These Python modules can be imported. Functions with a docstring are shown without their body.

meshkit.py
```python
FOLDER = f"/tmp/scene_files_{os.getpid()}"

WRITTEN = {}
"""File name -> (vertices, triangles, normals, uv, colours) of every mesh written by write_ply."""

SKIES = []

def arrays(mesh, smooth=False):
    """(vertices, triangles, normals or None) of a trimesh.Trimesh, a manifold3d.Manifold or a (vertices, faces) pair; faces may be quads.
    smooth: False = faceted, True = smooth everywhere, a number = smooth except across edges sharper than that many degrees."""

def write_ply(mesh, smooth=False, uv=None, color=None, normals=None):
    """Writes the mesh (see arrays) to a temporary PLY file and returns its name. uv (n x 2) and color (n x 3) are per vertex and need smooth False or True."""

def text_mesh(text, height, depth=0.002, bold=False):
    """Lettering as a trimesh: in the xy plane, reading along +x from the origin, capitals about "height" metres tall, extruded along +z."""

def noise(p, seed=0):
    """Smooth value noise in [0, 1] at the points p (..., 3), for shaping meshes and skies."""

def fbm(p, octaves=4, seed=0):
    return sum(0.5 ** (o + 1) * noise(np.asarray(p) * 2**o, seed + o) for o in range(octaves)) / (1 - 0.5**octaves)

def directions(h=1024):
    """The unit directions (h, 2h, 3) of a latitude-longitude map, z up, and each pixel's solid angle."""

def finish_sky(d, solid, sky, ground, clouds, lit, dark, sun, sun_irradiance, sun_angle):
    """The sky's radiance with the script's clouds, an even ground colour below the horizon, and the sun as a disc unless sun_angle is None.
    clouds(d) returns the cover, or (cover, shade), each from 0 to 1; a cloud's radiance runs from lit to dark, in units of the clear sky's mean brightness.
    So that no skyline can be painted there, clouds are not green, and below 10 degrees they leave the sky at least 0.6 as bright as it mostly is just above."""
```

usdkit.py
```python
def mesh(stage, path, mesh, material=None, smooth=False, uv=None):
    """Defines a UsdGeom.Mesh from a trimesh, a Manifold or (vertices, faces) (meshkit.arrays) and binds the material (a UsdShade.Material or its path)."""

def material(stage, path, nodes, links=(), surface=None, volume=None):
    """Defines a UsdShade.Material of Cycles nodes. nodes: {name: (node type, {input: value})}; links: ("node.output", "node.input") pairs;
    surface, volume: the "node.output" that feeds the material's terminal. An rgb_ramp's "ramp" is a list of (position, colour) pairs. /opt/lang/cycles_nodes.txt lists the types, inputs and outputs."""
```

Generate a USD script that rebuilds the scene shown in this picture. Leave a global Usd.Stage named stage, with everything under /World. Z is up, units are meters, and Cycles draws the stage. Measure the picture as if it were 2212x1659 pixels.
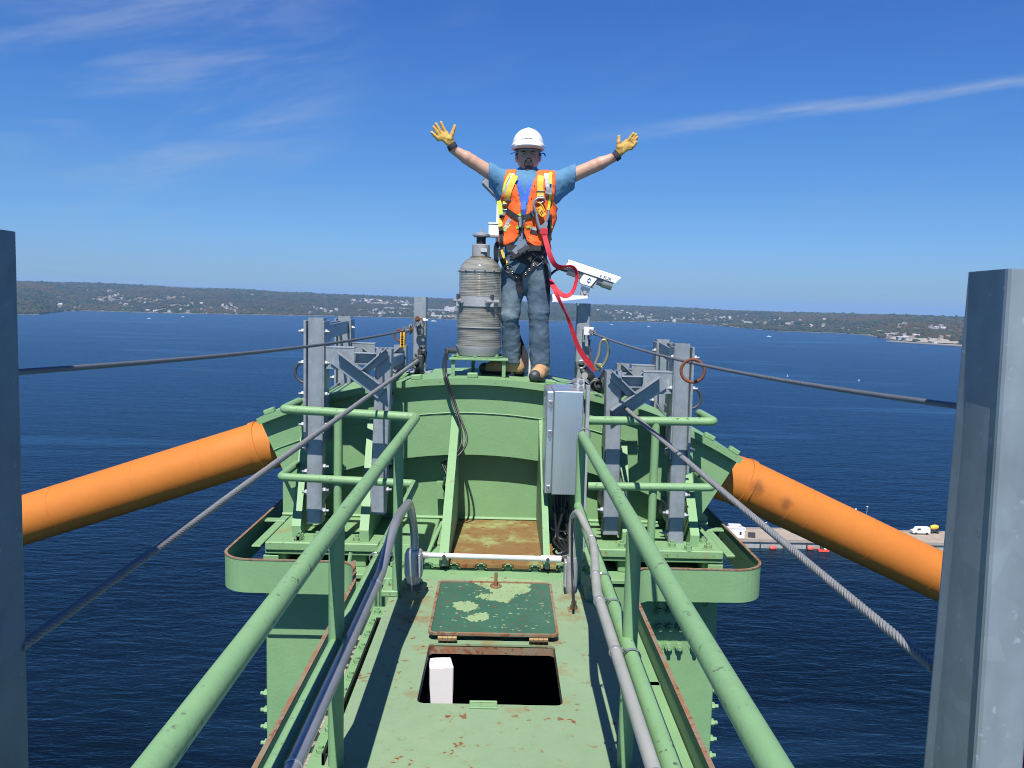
import math, random
import numpy as np, trimesh, shapely.geometry as sg, shapely.ops
import manifold3d
import usdkit, meshkit
from pxr import Usd, UsdGeom, UsdLux, UsdShade, Sdf, Gf, Vt

stage = Usd.Stage.CreateInMemory()
UsdGeom.SetStageUpAxis(stage, 'Z')
UsdGeom.Xform.Define(stage, '/World')
UsdGeom.Scope.Define(stage, '/World/Looks')
rng = np.random.default_rng(7)
random.seed(7)

# ------------------------------------------------------------------ camera, sky, sun, exposure
# metres; the lens is the origin, x to the right along the saddle, y ahead along the walkway, z up.
WATER = -92.0
FOC, CU, CV = 1770.0, 1106.0, 829.5          # focal length and centre in units of a 2212 wide frame
ROLL = math.radians(1.4)
_vy = np.array([(1087 - CU) / FOC, (651 - CV) / FOC, 1.0]); _vy /= np.linalg.norm(_vy)
_up = np.array([math.sin(ROLL), -math.cos(ROLL), 0.0]); _up -= _vy * (_up @ _vy); _up /= np.linalg.norm(_up)
_vx = np.cross(_vy, _up)
M = np.stack([_vx, _vy, _up], 1)             # world -> camera (right, down, forward)

cam = UsdGeom.Camera.Define(stage, '/World/camera')
R = M.T                                      # columns: right, down, forward in the world
mat = Gf.Matrix4d(*R[:, 0], 0, *(-R[:, 1]), 0, *(-R[:, 2]), 0, 0, 0, 0, 1)
cam.AddTransformOp().Set(mat)
cam.CreateHorizontalApertureAttr(36.0)
cam.CreateVerticalApertureAttr(27.0)
cam.CreateFocalLengthAttr(36.0 * FOC / 2212)
cam.CreateClippingRangeAttr(Gf.Vec2f(0.05, 200000.0))
cam.CreateExposureAttr(0.85)

SUN = np.array([-0.068, -0.53, 0.845]); SUN /= np.linalg.norm(SUN)
SUN_EL, SUN_ROT = math.asin(SUN[2]), math.atan2(SUN[0], SUN[1])
sun = UsdLux.DistantLight.Define(stage, '/World/sun')
sun.CreateIntensityAttr(1.25); sun.CreateNormalizeAttr(True); sun.CreateAngleAttr(0.53)
sun.CreateColorAttr(Gf.Vec3f(1.0, 0.95, 0.88))
_z = SUN; _x = np.cross([0, 0, 1.0], _z); _x /= np.linalg.norm(_x); _y = np.cross(_z, _x)
sun.AddTransformOp().Set(Gf.Matrix4d(*_x, 0, *_y, 0, *_z, 0, 0, 0, 0, 1))
SKY_STRENGTH = 0.05


def ray(u, v):
    return M.T @ np.array([(u - CU) / FOC, (v - CV) / FOC, 1.0])


def at(u, v, y=None, x=None, z=None):
    """Where the line of sight through (u, v) of the survey photograph meets the plane y, x or z."""
    d = ray(u, v)
    k = y / d[1] if y is not None else (x / d[0] if x is not None else z / d[2])
    return d * k


def pix(p):
    c = M @ np.asarray(p, float)
    return CU + FOC * c[0] / c[2], CV + FOC * c[1] / c[2]


def norm(a):
    a = np.asarray(a, float)
    return a / np.linalg.norm(a)


# ------------------------------------------------------------------ materials
MATS = {}


def mat_(name, nodes, links, surface='p.BSDF', volume=None):
    MATS[name] = usdkit.material(stage, '/World/Looks/' + name, nodes, links, surface=surface, volume=volume)
    return MATS[name]


def plain(name, col, rough=0.5, metal=0.0, vary=0.12, scale=9.0, bump=0.0, bscale=80.0, spec=0.5, stretch=(1, 1, 1), **kw):
    """One colour with soft tonal variation and an optional fine bump."""
    c = np.array(col, float)
    nodes = {'g': ('geometry', {}), 'mp': ('mapping', {'scale': stretch}), 'n': ('noise_texture', {'scale': scale, 'detail': 4.0, 'roughness': 0.6}),
             'r': ('rgb_ramp', {'ramp': [(0.25, tuple(c * (1 - vary))), (0.75, tuple(np.minimum(c * (1 + vary), 1)))]}),
             'p': ('principled_bsdf', {'roughness': rough, 'metallic': metal, 'specular_ior_level': spec, **kw})}
    links = [('g.position', 'mp.vector'), ('mp.vector', 'n.vector'), ('n.fac', 'r.fac'), ('r.color', 'p.base_color')]
    if bump:
        nodes['nb'] = ('noise_texture', {'scale': bscale, 'detail': 3.0})
        nodes['b'] = ('bump', {'strength': bump, 'distance': 0.01})
        links += [('mp.vector', 'nb.vector'), ('nb.fac', 'b.height'), ('b.normal', 'p.normal')]
    return mat_(name, nodes, links)


def paint(name, col, spots=0.64, spot_scale=24.0, stain=0.72, stain_scale=2.2, rust=(0.13, 0.042, 0.015), stain_col=(0.22, 0.15, 0.05), rough=0.55, vary=0.10, bump=0.22, blotch=0.0, blotch_col=(0.03, 0.13, 0.10)):
    """Brush-applied paint on steel: tone variation, small rust chips, yellow-brown stains, uneven film."""
    c = np.array(col, float)
    N = lambda s, d=4.0, r=0.6: ('noise_texture', {'scale': s, 'detail': d, 'roughness': r})
    nodes = {
        'g': ('geometry', {}), 'n1': N(1.7), 'n1b': N(11.0, 5.0), 'n2': N(spot_scale, 2.5, 0.55), 'n3': N(2.9, 3.0), 'n4': N(stain_scale, 5.0, 0.65), 'nb': N(55.0, 4.0),
        'tone': ('rgb_ramp', {'ramp': [(0.28, tuple(c * (1 - vary))), (0.5, tuple(c)), (0.74, tuple(np.minimum(c * (1 + vary) + [0.012, 0.006, 0.0], 1)))]}),
        'mixn': ('mix_float', {'fac': 0.35}),
        'spot': ('map_range', {'range_type': 'smoothstep', 'from_min': spots, 'from_max': spots + 0.035, 'to_min': 0.0, 'to_max': 1.0, 'clamp': True}),
        'clus': ('map_range', {'from_min': 0.40, 'from_max': 0.58, 'to_min': 0.0, 'to_max': 1.0, 'clamp': True}),
        'mul': ('math', {'math_type': 'multiply'}),
        'halo': ('map_range', {'range_type': 'smoothstep', 'from_min': spots - 0.10, 'from_max': spots + 0.03, 'to_min': 0.0, 'to_max': 0.35, 'clamp': True}),
        'mulh': ('math', {'math_type': 'multiply'}),
        'stain': ('map_range', {'range_type': 'smoothstep', 'from_min': stain - 0.10, 'from_max': stain + 0.10, 'to_min': 0.0, 'to_max': 0.85, 'clamp': True}),
        'm0': ('mix_color', {'b': stain_col}), 'm1': ('mix_color', {'b': tuple(np.array(stain_col) * 0.8)}), 'm2': ('mix_color', {'b': rust}),
        'b': ('bump', {'strength': bump, 'distance': 0.006}),
        'rr': ('map_range', {'from_min': 0.0, 'from_max': 1.0, 'to_min': rough, 'to_max': 0.8}),
        'p': ('principled_bsdf', {'specular_ior_level': 0.35})}
    links = [('g.position', k + '.vector') for k in ('n1', 'n1b', 'n2', 'n3', 'n4', 'nb')]
    links += [('n1.fac', 'mixn.a'), ('n1b.fac', 'mixn.b'), ('mixn.result', 'tone.fac'), ('n2.fac', 'spot.value'), ('n2.fac', 'halo.value'), ('n3.fac', 'clus.value'),
              ('spot.result', 'mul.value1'), ('clus.result', 'mul.value2'), ('halo.result', 'mulh.value1'), ('clus.result', 'mulh.value2'), ('n4.fac', 'stain.value'),
              ('tone.color', 'm0.a'), ('stain.result', 'm0.fac'), ('m0.result', 'm1.a'), ('mulh.value', 'm1.fac'), ('m1.result', 'm2.a'), ('mul.value', 'm2.fac'),
              ('nb.fac', 'b.height'), ('b.normal', 'p.normal'), ('mul.value', 'rr.value'), ('rr.result', 'p.roughness')]
    last = 'm2.result'
    if blotch:
        nodes['n5'] = N(3.4, 3.0, 0.5)
        nodes['bl'] = ('map_range', {'range_type': 'smoothstep', 'from_min': blotch - 0.012, 'from_max': blotch + 0.012, 'to_min': 1.0, 'to_max': 0.0, 'clamp': True})
        nodes['m3'] = ('mix_color', {'b': blotch_col})
        nodes['m4'] = ('mix_color', {'b': rust})
        links = [l for l in links if l not in (('m1.result', 'm2.a'),)]
        links += [('g.position', 'n5.vector'), ('n5.fac', 'bl.value'), ('m1.result', 'm3.a'), ('bl.result', 'm3.fac'), ('m3.result', 'm2.a')]
    links.append((last, 'p.base_color'))
    return mat_(name, nodes, links)


GREEN = (0.140, 0.258, 0.125)
paint('green_paint', GREEN, spots=0.74, spot_scale=38.0, stain=0.80)
paint('green_paint_worn', GREEN, spots=0.69, spot_scale=38.0, stain=0.70, stain_scale=3.0)
paint('rail_paint', GREEN, spots=0.655, spot_scale=42.0, rust=(0.045, 0.060, 0.045), stain=0.80, stain_col=(0.10, 0.15, 0.08))
paint('green_deck', (0.160, 0.235, 0.138), spots=0.652, spot_scale=24.0, stain=0.70, stain_scale=2.0)
def deck_stains(base):
    """Rust bleeding from the lid's hinges, bolts and the edge of the hatch, added to a paint material."""
    pts = [((890, 1335), .13, .75), ((905, 1300), .10, .6), ((1225, 1330), .11, .6), ((1235, 1290), .10, .6), ((915, 1400), .07, .5), ((1060, 1388), .09, .55), ((1180, 1390), .09, .55), ((1215, 1450), .06, .45), ((1210, 1515), .06, .4), ((900, 1500), .06, .35), ((1120, 1535), .05, .4), ((770, 1330), .10, .45), ((800, 1300), .10, .5)]
    path = f'/World/Looks/{base}'; sh = {}
    prev = UsdShade.Shader.Get(stage, path + '/m0').GetInput('a').GetConnectedSources()[0][0]
    src = (prev.source.GetPrim().GetName(), prev.sourceName)

    def add(n, kind, inp, links):
        s = UsdShade.Shader.Define(stage, f'{path}/{n}'); s.CreateIdAttr('cycles_' + kind)
        for k, v in inp.items():
            if isinstance(v, str): s.CreateInput(k, Sdf.ValueTypeNames.Token).Set(v)
            elif isinstance(v, bool): s.CreateInput(k, Sdf.ValueTypeNames.Bool).Set(v)
            elif np.ndim(v) == 0: s.CreateInput(k, Sdf.ValueTypeNames.Float).Set(float(v))
            else: s.CreateInput(k, Sdf.ValueTypeNames.Float3).Set(Gf.Vec3f(*map(float, v)))
        for k, (a, o) in links.items(): s.CreateInput(k, Sdf.ValueTypeNames.Token).ConnectToSource(UsdShade.Shader.Get(stage, f'{path}/{a}').CreateOutput(o, Sdf.ValueTypeNames.Token))
        return n
    add('wn', 'noise_texture', {'scale': 16.0, 'detail': 5.0, 'roughness': 0.65}, {'vector': ('g', 'position')}); add('wr', 'map_range', {'from_min': 0.3, 'from_max': 0.7, 'to_min': -0.07, 'to_max': 0.07}, {'value': ('wn', 'fac')})
    for i, ((u, v), rad, amt) in enumerate(pts):
        c = at(u, v, z=-1.60)
        add(f'sd{i}', 'vector_math', {'math_type': 'distance', 'vector2': tuple(c)}, {'vector1': ('g', 'position')}); add(f'sa{i}', 'math', {'math_type': 'add'}, {'value1': (f'sd{i}', 'value'), 'value2': ('wr', 'result')})
        add(f'sm{i}', 'map_range', {'range_type': 'smoothstep', 'from_min': 0.0, 'from_max': rad, 'to_min': amt, 'to_max': 0.0, 'clamp': True}, {'value': (f'sa{i}', 'value')})
        add(f'sx{i}', 'mix_color', {'b': (0.185, 0.115, 0.036) if i % 3 else (0.17, 0.075, 0.025)}, {'fac': (f'sm{i}', 'result'), 'a': src}); src = (f'sx{i}', 'result')
    UsdShade.Shader.Get(stage, path + '/m0').GetInput('a').ConnectToSource(UsdShade.Shader.Get(stage, f'{path}/{src[0]}').CreateOutput(src[1], Sdf.ValueTypeNames.Token))


deck_stains('green_deck')
paint('green_rusty', (0.21, 0.25, 0.10), spots=0.60, spot_scale=30.0, stain=0.42, stain_scale=3.5, stain_col=(0.145, 0.062, 0.020), rough=0.7)
paint('green_rusty_light', (0.185, 0.265, 0.135), spots=0.64, spot_scale=40.0, stain=0.72, rough=0.6)
paint('rust_edge', (0.16, 0.13, 0.09), spots=0.56, spot_scale=40.0, stain=0.52, stain_scale=9.0, stain_col=(0.18, 0.08, 0.035), rough=0.8)
paint('dark_green_flaking', (0.028, 0.085, 0.056), spots=0.63, spot_scale=45.0, stain=0.70, stain_col=(0.06, 0.05, 0.03), vary=.2, rust=(0.11, 0.035, 0.02))
paint('orange_paint', (0.50, 0.165, 0.022), spots=0.80, stain=0.80, stain_scale=0.9, stain_col=(0.35, 0.12, 0.03), rough=0.5, vary=0.05, bump=0.05)
def orange_marks():
    spots = [(at(1637, 1053, y=5.92), .055), (at(1698, 1088, y=5.92), .045)]
    nodes = {'g': ('geometry', {}), 'n': ('noise_texture', {'scale': 1.1, 'detail': 6.0, 'roughness': 0.65}), 'nf': ('noise_texture', {'scale': 30.0, 'detail': 4.0}), 'w': ('noise_texture', {'scale': 22.0, 'detail': 3.0}), 'wr': ('map_range', {'from_min': 0.0, 'from_max': 1.0, 'to_min': -0.03, 'to_max': 0.03}),
             'r': ('rgb_ramp', {'ramp': [(0.25, (0.355, 0.112, 0.016)), (0.5, (0.39, 0.130, 0.019)), (0.75, (0.42, 0.148, 0.025))]}), 'mf': ('mix_float', {'fac': 0.2}),
             'b': ('bump', {'strength': 0.15, 'distance': 0.006}), 'p': ('principled_bsdf', {'roughness': 0.6, 'specular_ior_level': 0.3})}
    links = [('g.position', 'n.vector'), ('g.position', 'nf.vector'), ('g.position', 'w.vector'), ('w.fac', 'wr.value'), ('n.fac', 'mf.a'), ('nf.fac', 'mf.b'), ('mf.result', 'r.fac'), ('nf.fac', 'b.height'), ('b.normal', 'p.normal')]
    last = 'r.color'
    for i, (c, rad) in enumerate(spots):
        nodes |= {f'd{i}': ('vector_math', {'math_type': 'distance', 'vector2': tuple(c)}), f'a{i}': ('math', {'math_type': 'add'}), f'm{i}': ('map_range', {'range_type': 'smoothstep', 'from_min': rad * .3, 'from_max': rad * 1.5, 'to_min': 0.6, 'to_max': 0.0, 'clamp': True}), f'x{i}': ('mix_color', {'b': (0.10, 0.03, 0.01)})}
        links += [('g.position', f'd{i}.vector1'), (f'd{i}.value', f'a{i}.value1'), ('wr.result', f'a{i}.value2'), (f'a{i}.value', f'm{i}.value'), (f'm{i}.result', f'x{i}.fac'), (last, f'x{i}.a')]; last = f'x{i}.result'
    links.append((last, 'p.base_color'))
    mat_('orange_cable', nodes, links)


orange_marks()
paint('red_rust', (0.13, 0.043, 0.02), spots=0.55, spot_scale=60.0, stain=0.6, stain_col=(0.14, 0.05, 0.03), rough=0.75)


def galv(name, col, rough=0.45, metal=0.35, scale=28.0):
    """Hot-dip zinc: crystalline spangle patches, streaks."""
    c = np.array(col, float)
    nodes = {'g': ('geometry', {}), 'v': ('voronoi_texture', {'scale': scale, 'randomness': 1.0}), 'bw': ('rgb_to_bw', {}), 'mp': ('mapping', {'scale': (6.0, 6.0, 0.8)}),
             'n': ('noise_texture', {'scale': 3.0, 'detail': 5.0}), 'n2': ('noise_texture', {'scale': 14.0, 'detail': 3.0}), 'mx': ('mix_float', {'fac': 0.66}), 'mx2': ('mix_float', {'fac': 0.35}),
             'r': ('rgb_ramp', {'ramp': [(0.20, tuple(c * 0.74)), (0.5, tuple(c)), (0.66, tuple(c * 1.14)), (0.74, tuple(np.minimum(c * 1.7, 0.85)))]}),
             'rr': ('map_range', {'from_min': 0.2, 'from_max': 0.8, 'to_min': rough - 0.1, 'to_max': rough + 0.15}),
             'fl': ('noise_texture', {'scale': 40.0, 'detail': 4.0, 'roughness': 0.6}), 'flr': ('map_range', {'range_type': 'smoothstep', 'from_min': 0.62, 'from_max': 0.74, 'to_min': 0.0, 'to_max': 0.42, 'clamp': True}), 'flm': ('mix_color', {'b': tuple(np.minimum(c * 2.0, .8))}),
             'dk': ('noise_texture', {'scale': 2.3, 'detail': 6.0, 'roughness': 0.7}), 'dkr': ('map_range', {'range_type': 'smoothstep', 'from_min': 0.52, 'from_max': 0.72, 'to_min': 0.0, 'to_max': 0.5, 'clamp': True}), 'dkm': ('mix_color', {'b': tuple(c * 0.62)}),
             'p': ('principled_bsdf', {'metallic': metal})}
    links = [('g.position', 'fl.vector'), ('fl.fac', 'flr.value'), ('flr.result', 'flm.fac'), ('g.position', 'dk.vector'), ('dk.fac', 'dkr.value'), ('dkr.result', 'dkm.fac'), ('r.color', 'dkm.a'), ('dkm.result', 'flm.a'), ('flm.result', 'p.base_color'), ('g.position', 'v.vector'), ('g.position', 'mp.vector'), ('mp.vector', 'n.vector'), ('g.position', 'n2.vector'), ('v.color', 'bw.color'), ('bw.val', 'mx.a'), ('n.fac', 'mx.b'),
             ('mx.result', 'mx2.a'), ('n2.fac', 'mx2.b'), ('mx2.result', 'r.fac'), ('n.fac', 'rr.value'), ('rr.result', 'p.roughness')]
    return mat_(name, nodes, links)


galv('galvanized', (0.20, 0.228, 0.252), metal=0.25)
galv('galvanized_near', (0.185, 0.225, 0.255), metal=0.2, scale=13.0)
galv('galvanized_dull', (0.105, 0.135, 0.150), metal=0.15, scale=13.0, rough=0.55)  # near-post zinc darkened for the left post: its shade is put into the colour
galv('galvanized_bright', (0.33, 0.35, 0.37), rough=0.4)
plain('stainless', (0.62, 0.64, 0.65), rough=0.33, metal=0.9, vary=0.06, scale=4.0, stretch=(30, 30, 1))
plain('conduit_gray', (0.275, 0.28, 0.255), rough=0.45, metal=0.15, bump=0.05)
plain('conduit_zinc', (0.34, 0.35, 0.36), rough=0.36, metal=0.7, vary=0.12, scale=6.0)
plain('conduit_white', (0.55, 0.545, 0.545), rough=0.4, metal=0.15)
plain('cast_aluminium', (0.36, 0.36, 0.36), rough=0.5, metal=0.5, bump=0.2)
plain('wire_rope', (0.13, 0.14, 0.155), rough=0.55, metal=0.4, scale=60)
plain('rope_sheath', (0.145, 0.15, 0.155), rough=0.6, scale=40)
plain('black_rubber', (0.012, 0.013, 0.015), rough=0.45)
plain('dark_steel', (0.055, 0.06, 0.065), rough=0.55, metal=0.4)
plain('brass', (0.27, 0.185, 0.085), rough=0.4, metal=0.8)
plain('zinc_gold', (0.50, 0.44, 0.24), rough=0.3, metal=0.85)
plain('bolt_steel', (0.33, 0.335, 0.34), rough=0.35, metal=0.7)
plain('white_paint', (0.62, 0.63, 0.64), rough=0.35, vary=0.03)
plain('white_card', (0.55, 0.545, 0.56), rough=0.6, vary=0.03)
plain('gray_plastic', (0.25, 0.255, 0.26), rough=0.5)
plain('label_blue', (0.02, 0.06, 0.30), rough=0.5, vary=0.02)
plain('label_black', (0.02, 0.02, 0.02), rough=0.5, vary=0.02)
plain('yellow_plastic', (0.72, 0.36, 0.02), rough=0.5)
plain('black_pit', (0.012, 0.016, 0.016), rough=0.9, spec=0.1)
plain('debris', (0.22, 0.20, 0.17), rough=0.9, vary=0.5, scale=60, bump=0.6)
plain('gray_cap', (0.22, 0.225, 0.23), rough=0.5, bump=0.15)
# clothes and skin
plain('skin', (0.40, 0.24, 0.175), rough=0.5, vary=0.09, scale=14, subsurface_weight=0.12, subsurface_scale=0.01)
plain('lips', (0.30, 0.11, 0.09), rough=0.5)
plain('hair', (0.085, 0.045, 0.028), rough=0.7, vary=0.4, scale=120)
plain('eye_white', (0.35, 0.33, 0.31), rough=0.3)  # greyed, with the shade over the eyes put into the colour
plain('iris', (0.04, 0.05, 0.05), rough=0.2)
plain('helmet_white', (0.62, 0.62, 0.61), rough=0.25, vary=0.02)
plain('shirt_blue', (0.06, 0.165, 0.28), rough=0.85, vary=0.13, scale=16, bump=0.4, bscale=30)
plain('lanyard_blue', (0.035, 0.13, 0.62), rough=0.7)
plain('vest_orange', (0.72, 0.10, 0.01), rough=0.75, vary=0.1, scale=12, bump=0.4, bscale=25)
plain('lime_tape', (0.48, 0.58, 0.05), rough=0.7)
plain('silver_tape', (0.40, 0.42, 0.43), rough=0.45, metal=0.2)
plain('webbing_yellow', (0.62, 0.40, 0.05), rough=0.8, vary=0.12, scale=50)
plain('webbing_black', (0.014, 0.015, 0.018), rough=0.75)
plain('webbing_red', (0.40, 0.010, 0.025), rough=0.7, vary=0.15, scale=30)
plain('leather_tan', (0.46, 0.28, 0.065), rough=0.75, vary=0.2, scale=30, bump=0.4, bscale=60)
plain('boot_tan', (0.36, 0.215, 0.105), rough=0.75, vary=0.2, scale=30, bump=0.3)
plain('glove_black', (0.01, 0.012, 0.02), rough=0.8)
mat_('denim', {'g': ('geometry', {}), 'n': ('noise_texture', {'scale': 4.2, 'detail': 5.0, 'roughness': 0.6}), 'n2': ('noise_texture', {'scale': 190.0, 'detail': 2.0}),
               'r': ('rgb_ramp', {'ramp': [(0.32, (0.040, 0.078, 0.125)), (0.5, (0.075, 0.125, 0.175)), (0.68, (0.145, 0.205, 0.245))]}),
               'm': ('mix_color', {'blend_type': 'multiply', 'fac': 0.5}), 'b': ('bump', {'strength': 0.5, 'distance': 0.01}), 'nb': ('noise_texture', {'scale': 26.0, 'detail': 4.0}),
               'p': ('principled_bsdf', {'roughness': 0.85})},
     [('g.position', 'n.vector'), ('g.position', 'n2.vector'), ('g.position', 'nb.vector'), ('n.fac', 'r.fac'), ('r.color', 'm.a'), ('n2.color', 'm.b'), ('m.result', 'p.base_color'), ('nb.fac', 'b.height'), ('b.normal', 'p.normal')])
mat_('clear_lens', {'f': ('fresnel', {'IOR': 1.5}), 't': ('transparent_bsdf', {'color': (0.86, 0.9, 0.88)}), 'gl': ('glossy_bsdf', {'roughness': 0.03, 'color': (0.9, 0.9, 0.9)}), 'm': ('mix_closure', {})},
     [('f.fac', 'm.fac'), ('t.BSDF', 'm.closure1'), ('gl.BSDF', 'm.closure2')], surface='m.closure')
mat_('beacon_glass', {'p': ('principled_bsdf', {'base_color': (0.37, 0.36, 0.32), 'roughness': 0.09, 'transmission_weight': 0.0, 'specular_ior_level': 0.9}), 't': ('transparent_bsdf', {'color': (0.80, 0.80, 0.76)}),
                      'g': ('geometry', {}), 'mp': ('mapping', {'scale': (1.0, 1.0, 9.0)}), 'n': ('noise_texture', {'scale': 5.0, 'detail': 3.0}),
                      'mr': ('map_range', {'from_min': 0.35, 'from_max': 0.7, 'to_min': 0.22, 'to_max': 0.55, 'clamp': True}), 'm': ('mix_closure', {})},
     [('g.position', 'mp.vector'), ('mp.vector', 'n.vector'), ('n.fac', 'mr.value'), ('mr.result', 'm.fac'), ('t.BSDF', 'm.closure1'), ('p.BSDF', 'm.closure2')], surface='m.closure')

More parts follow.
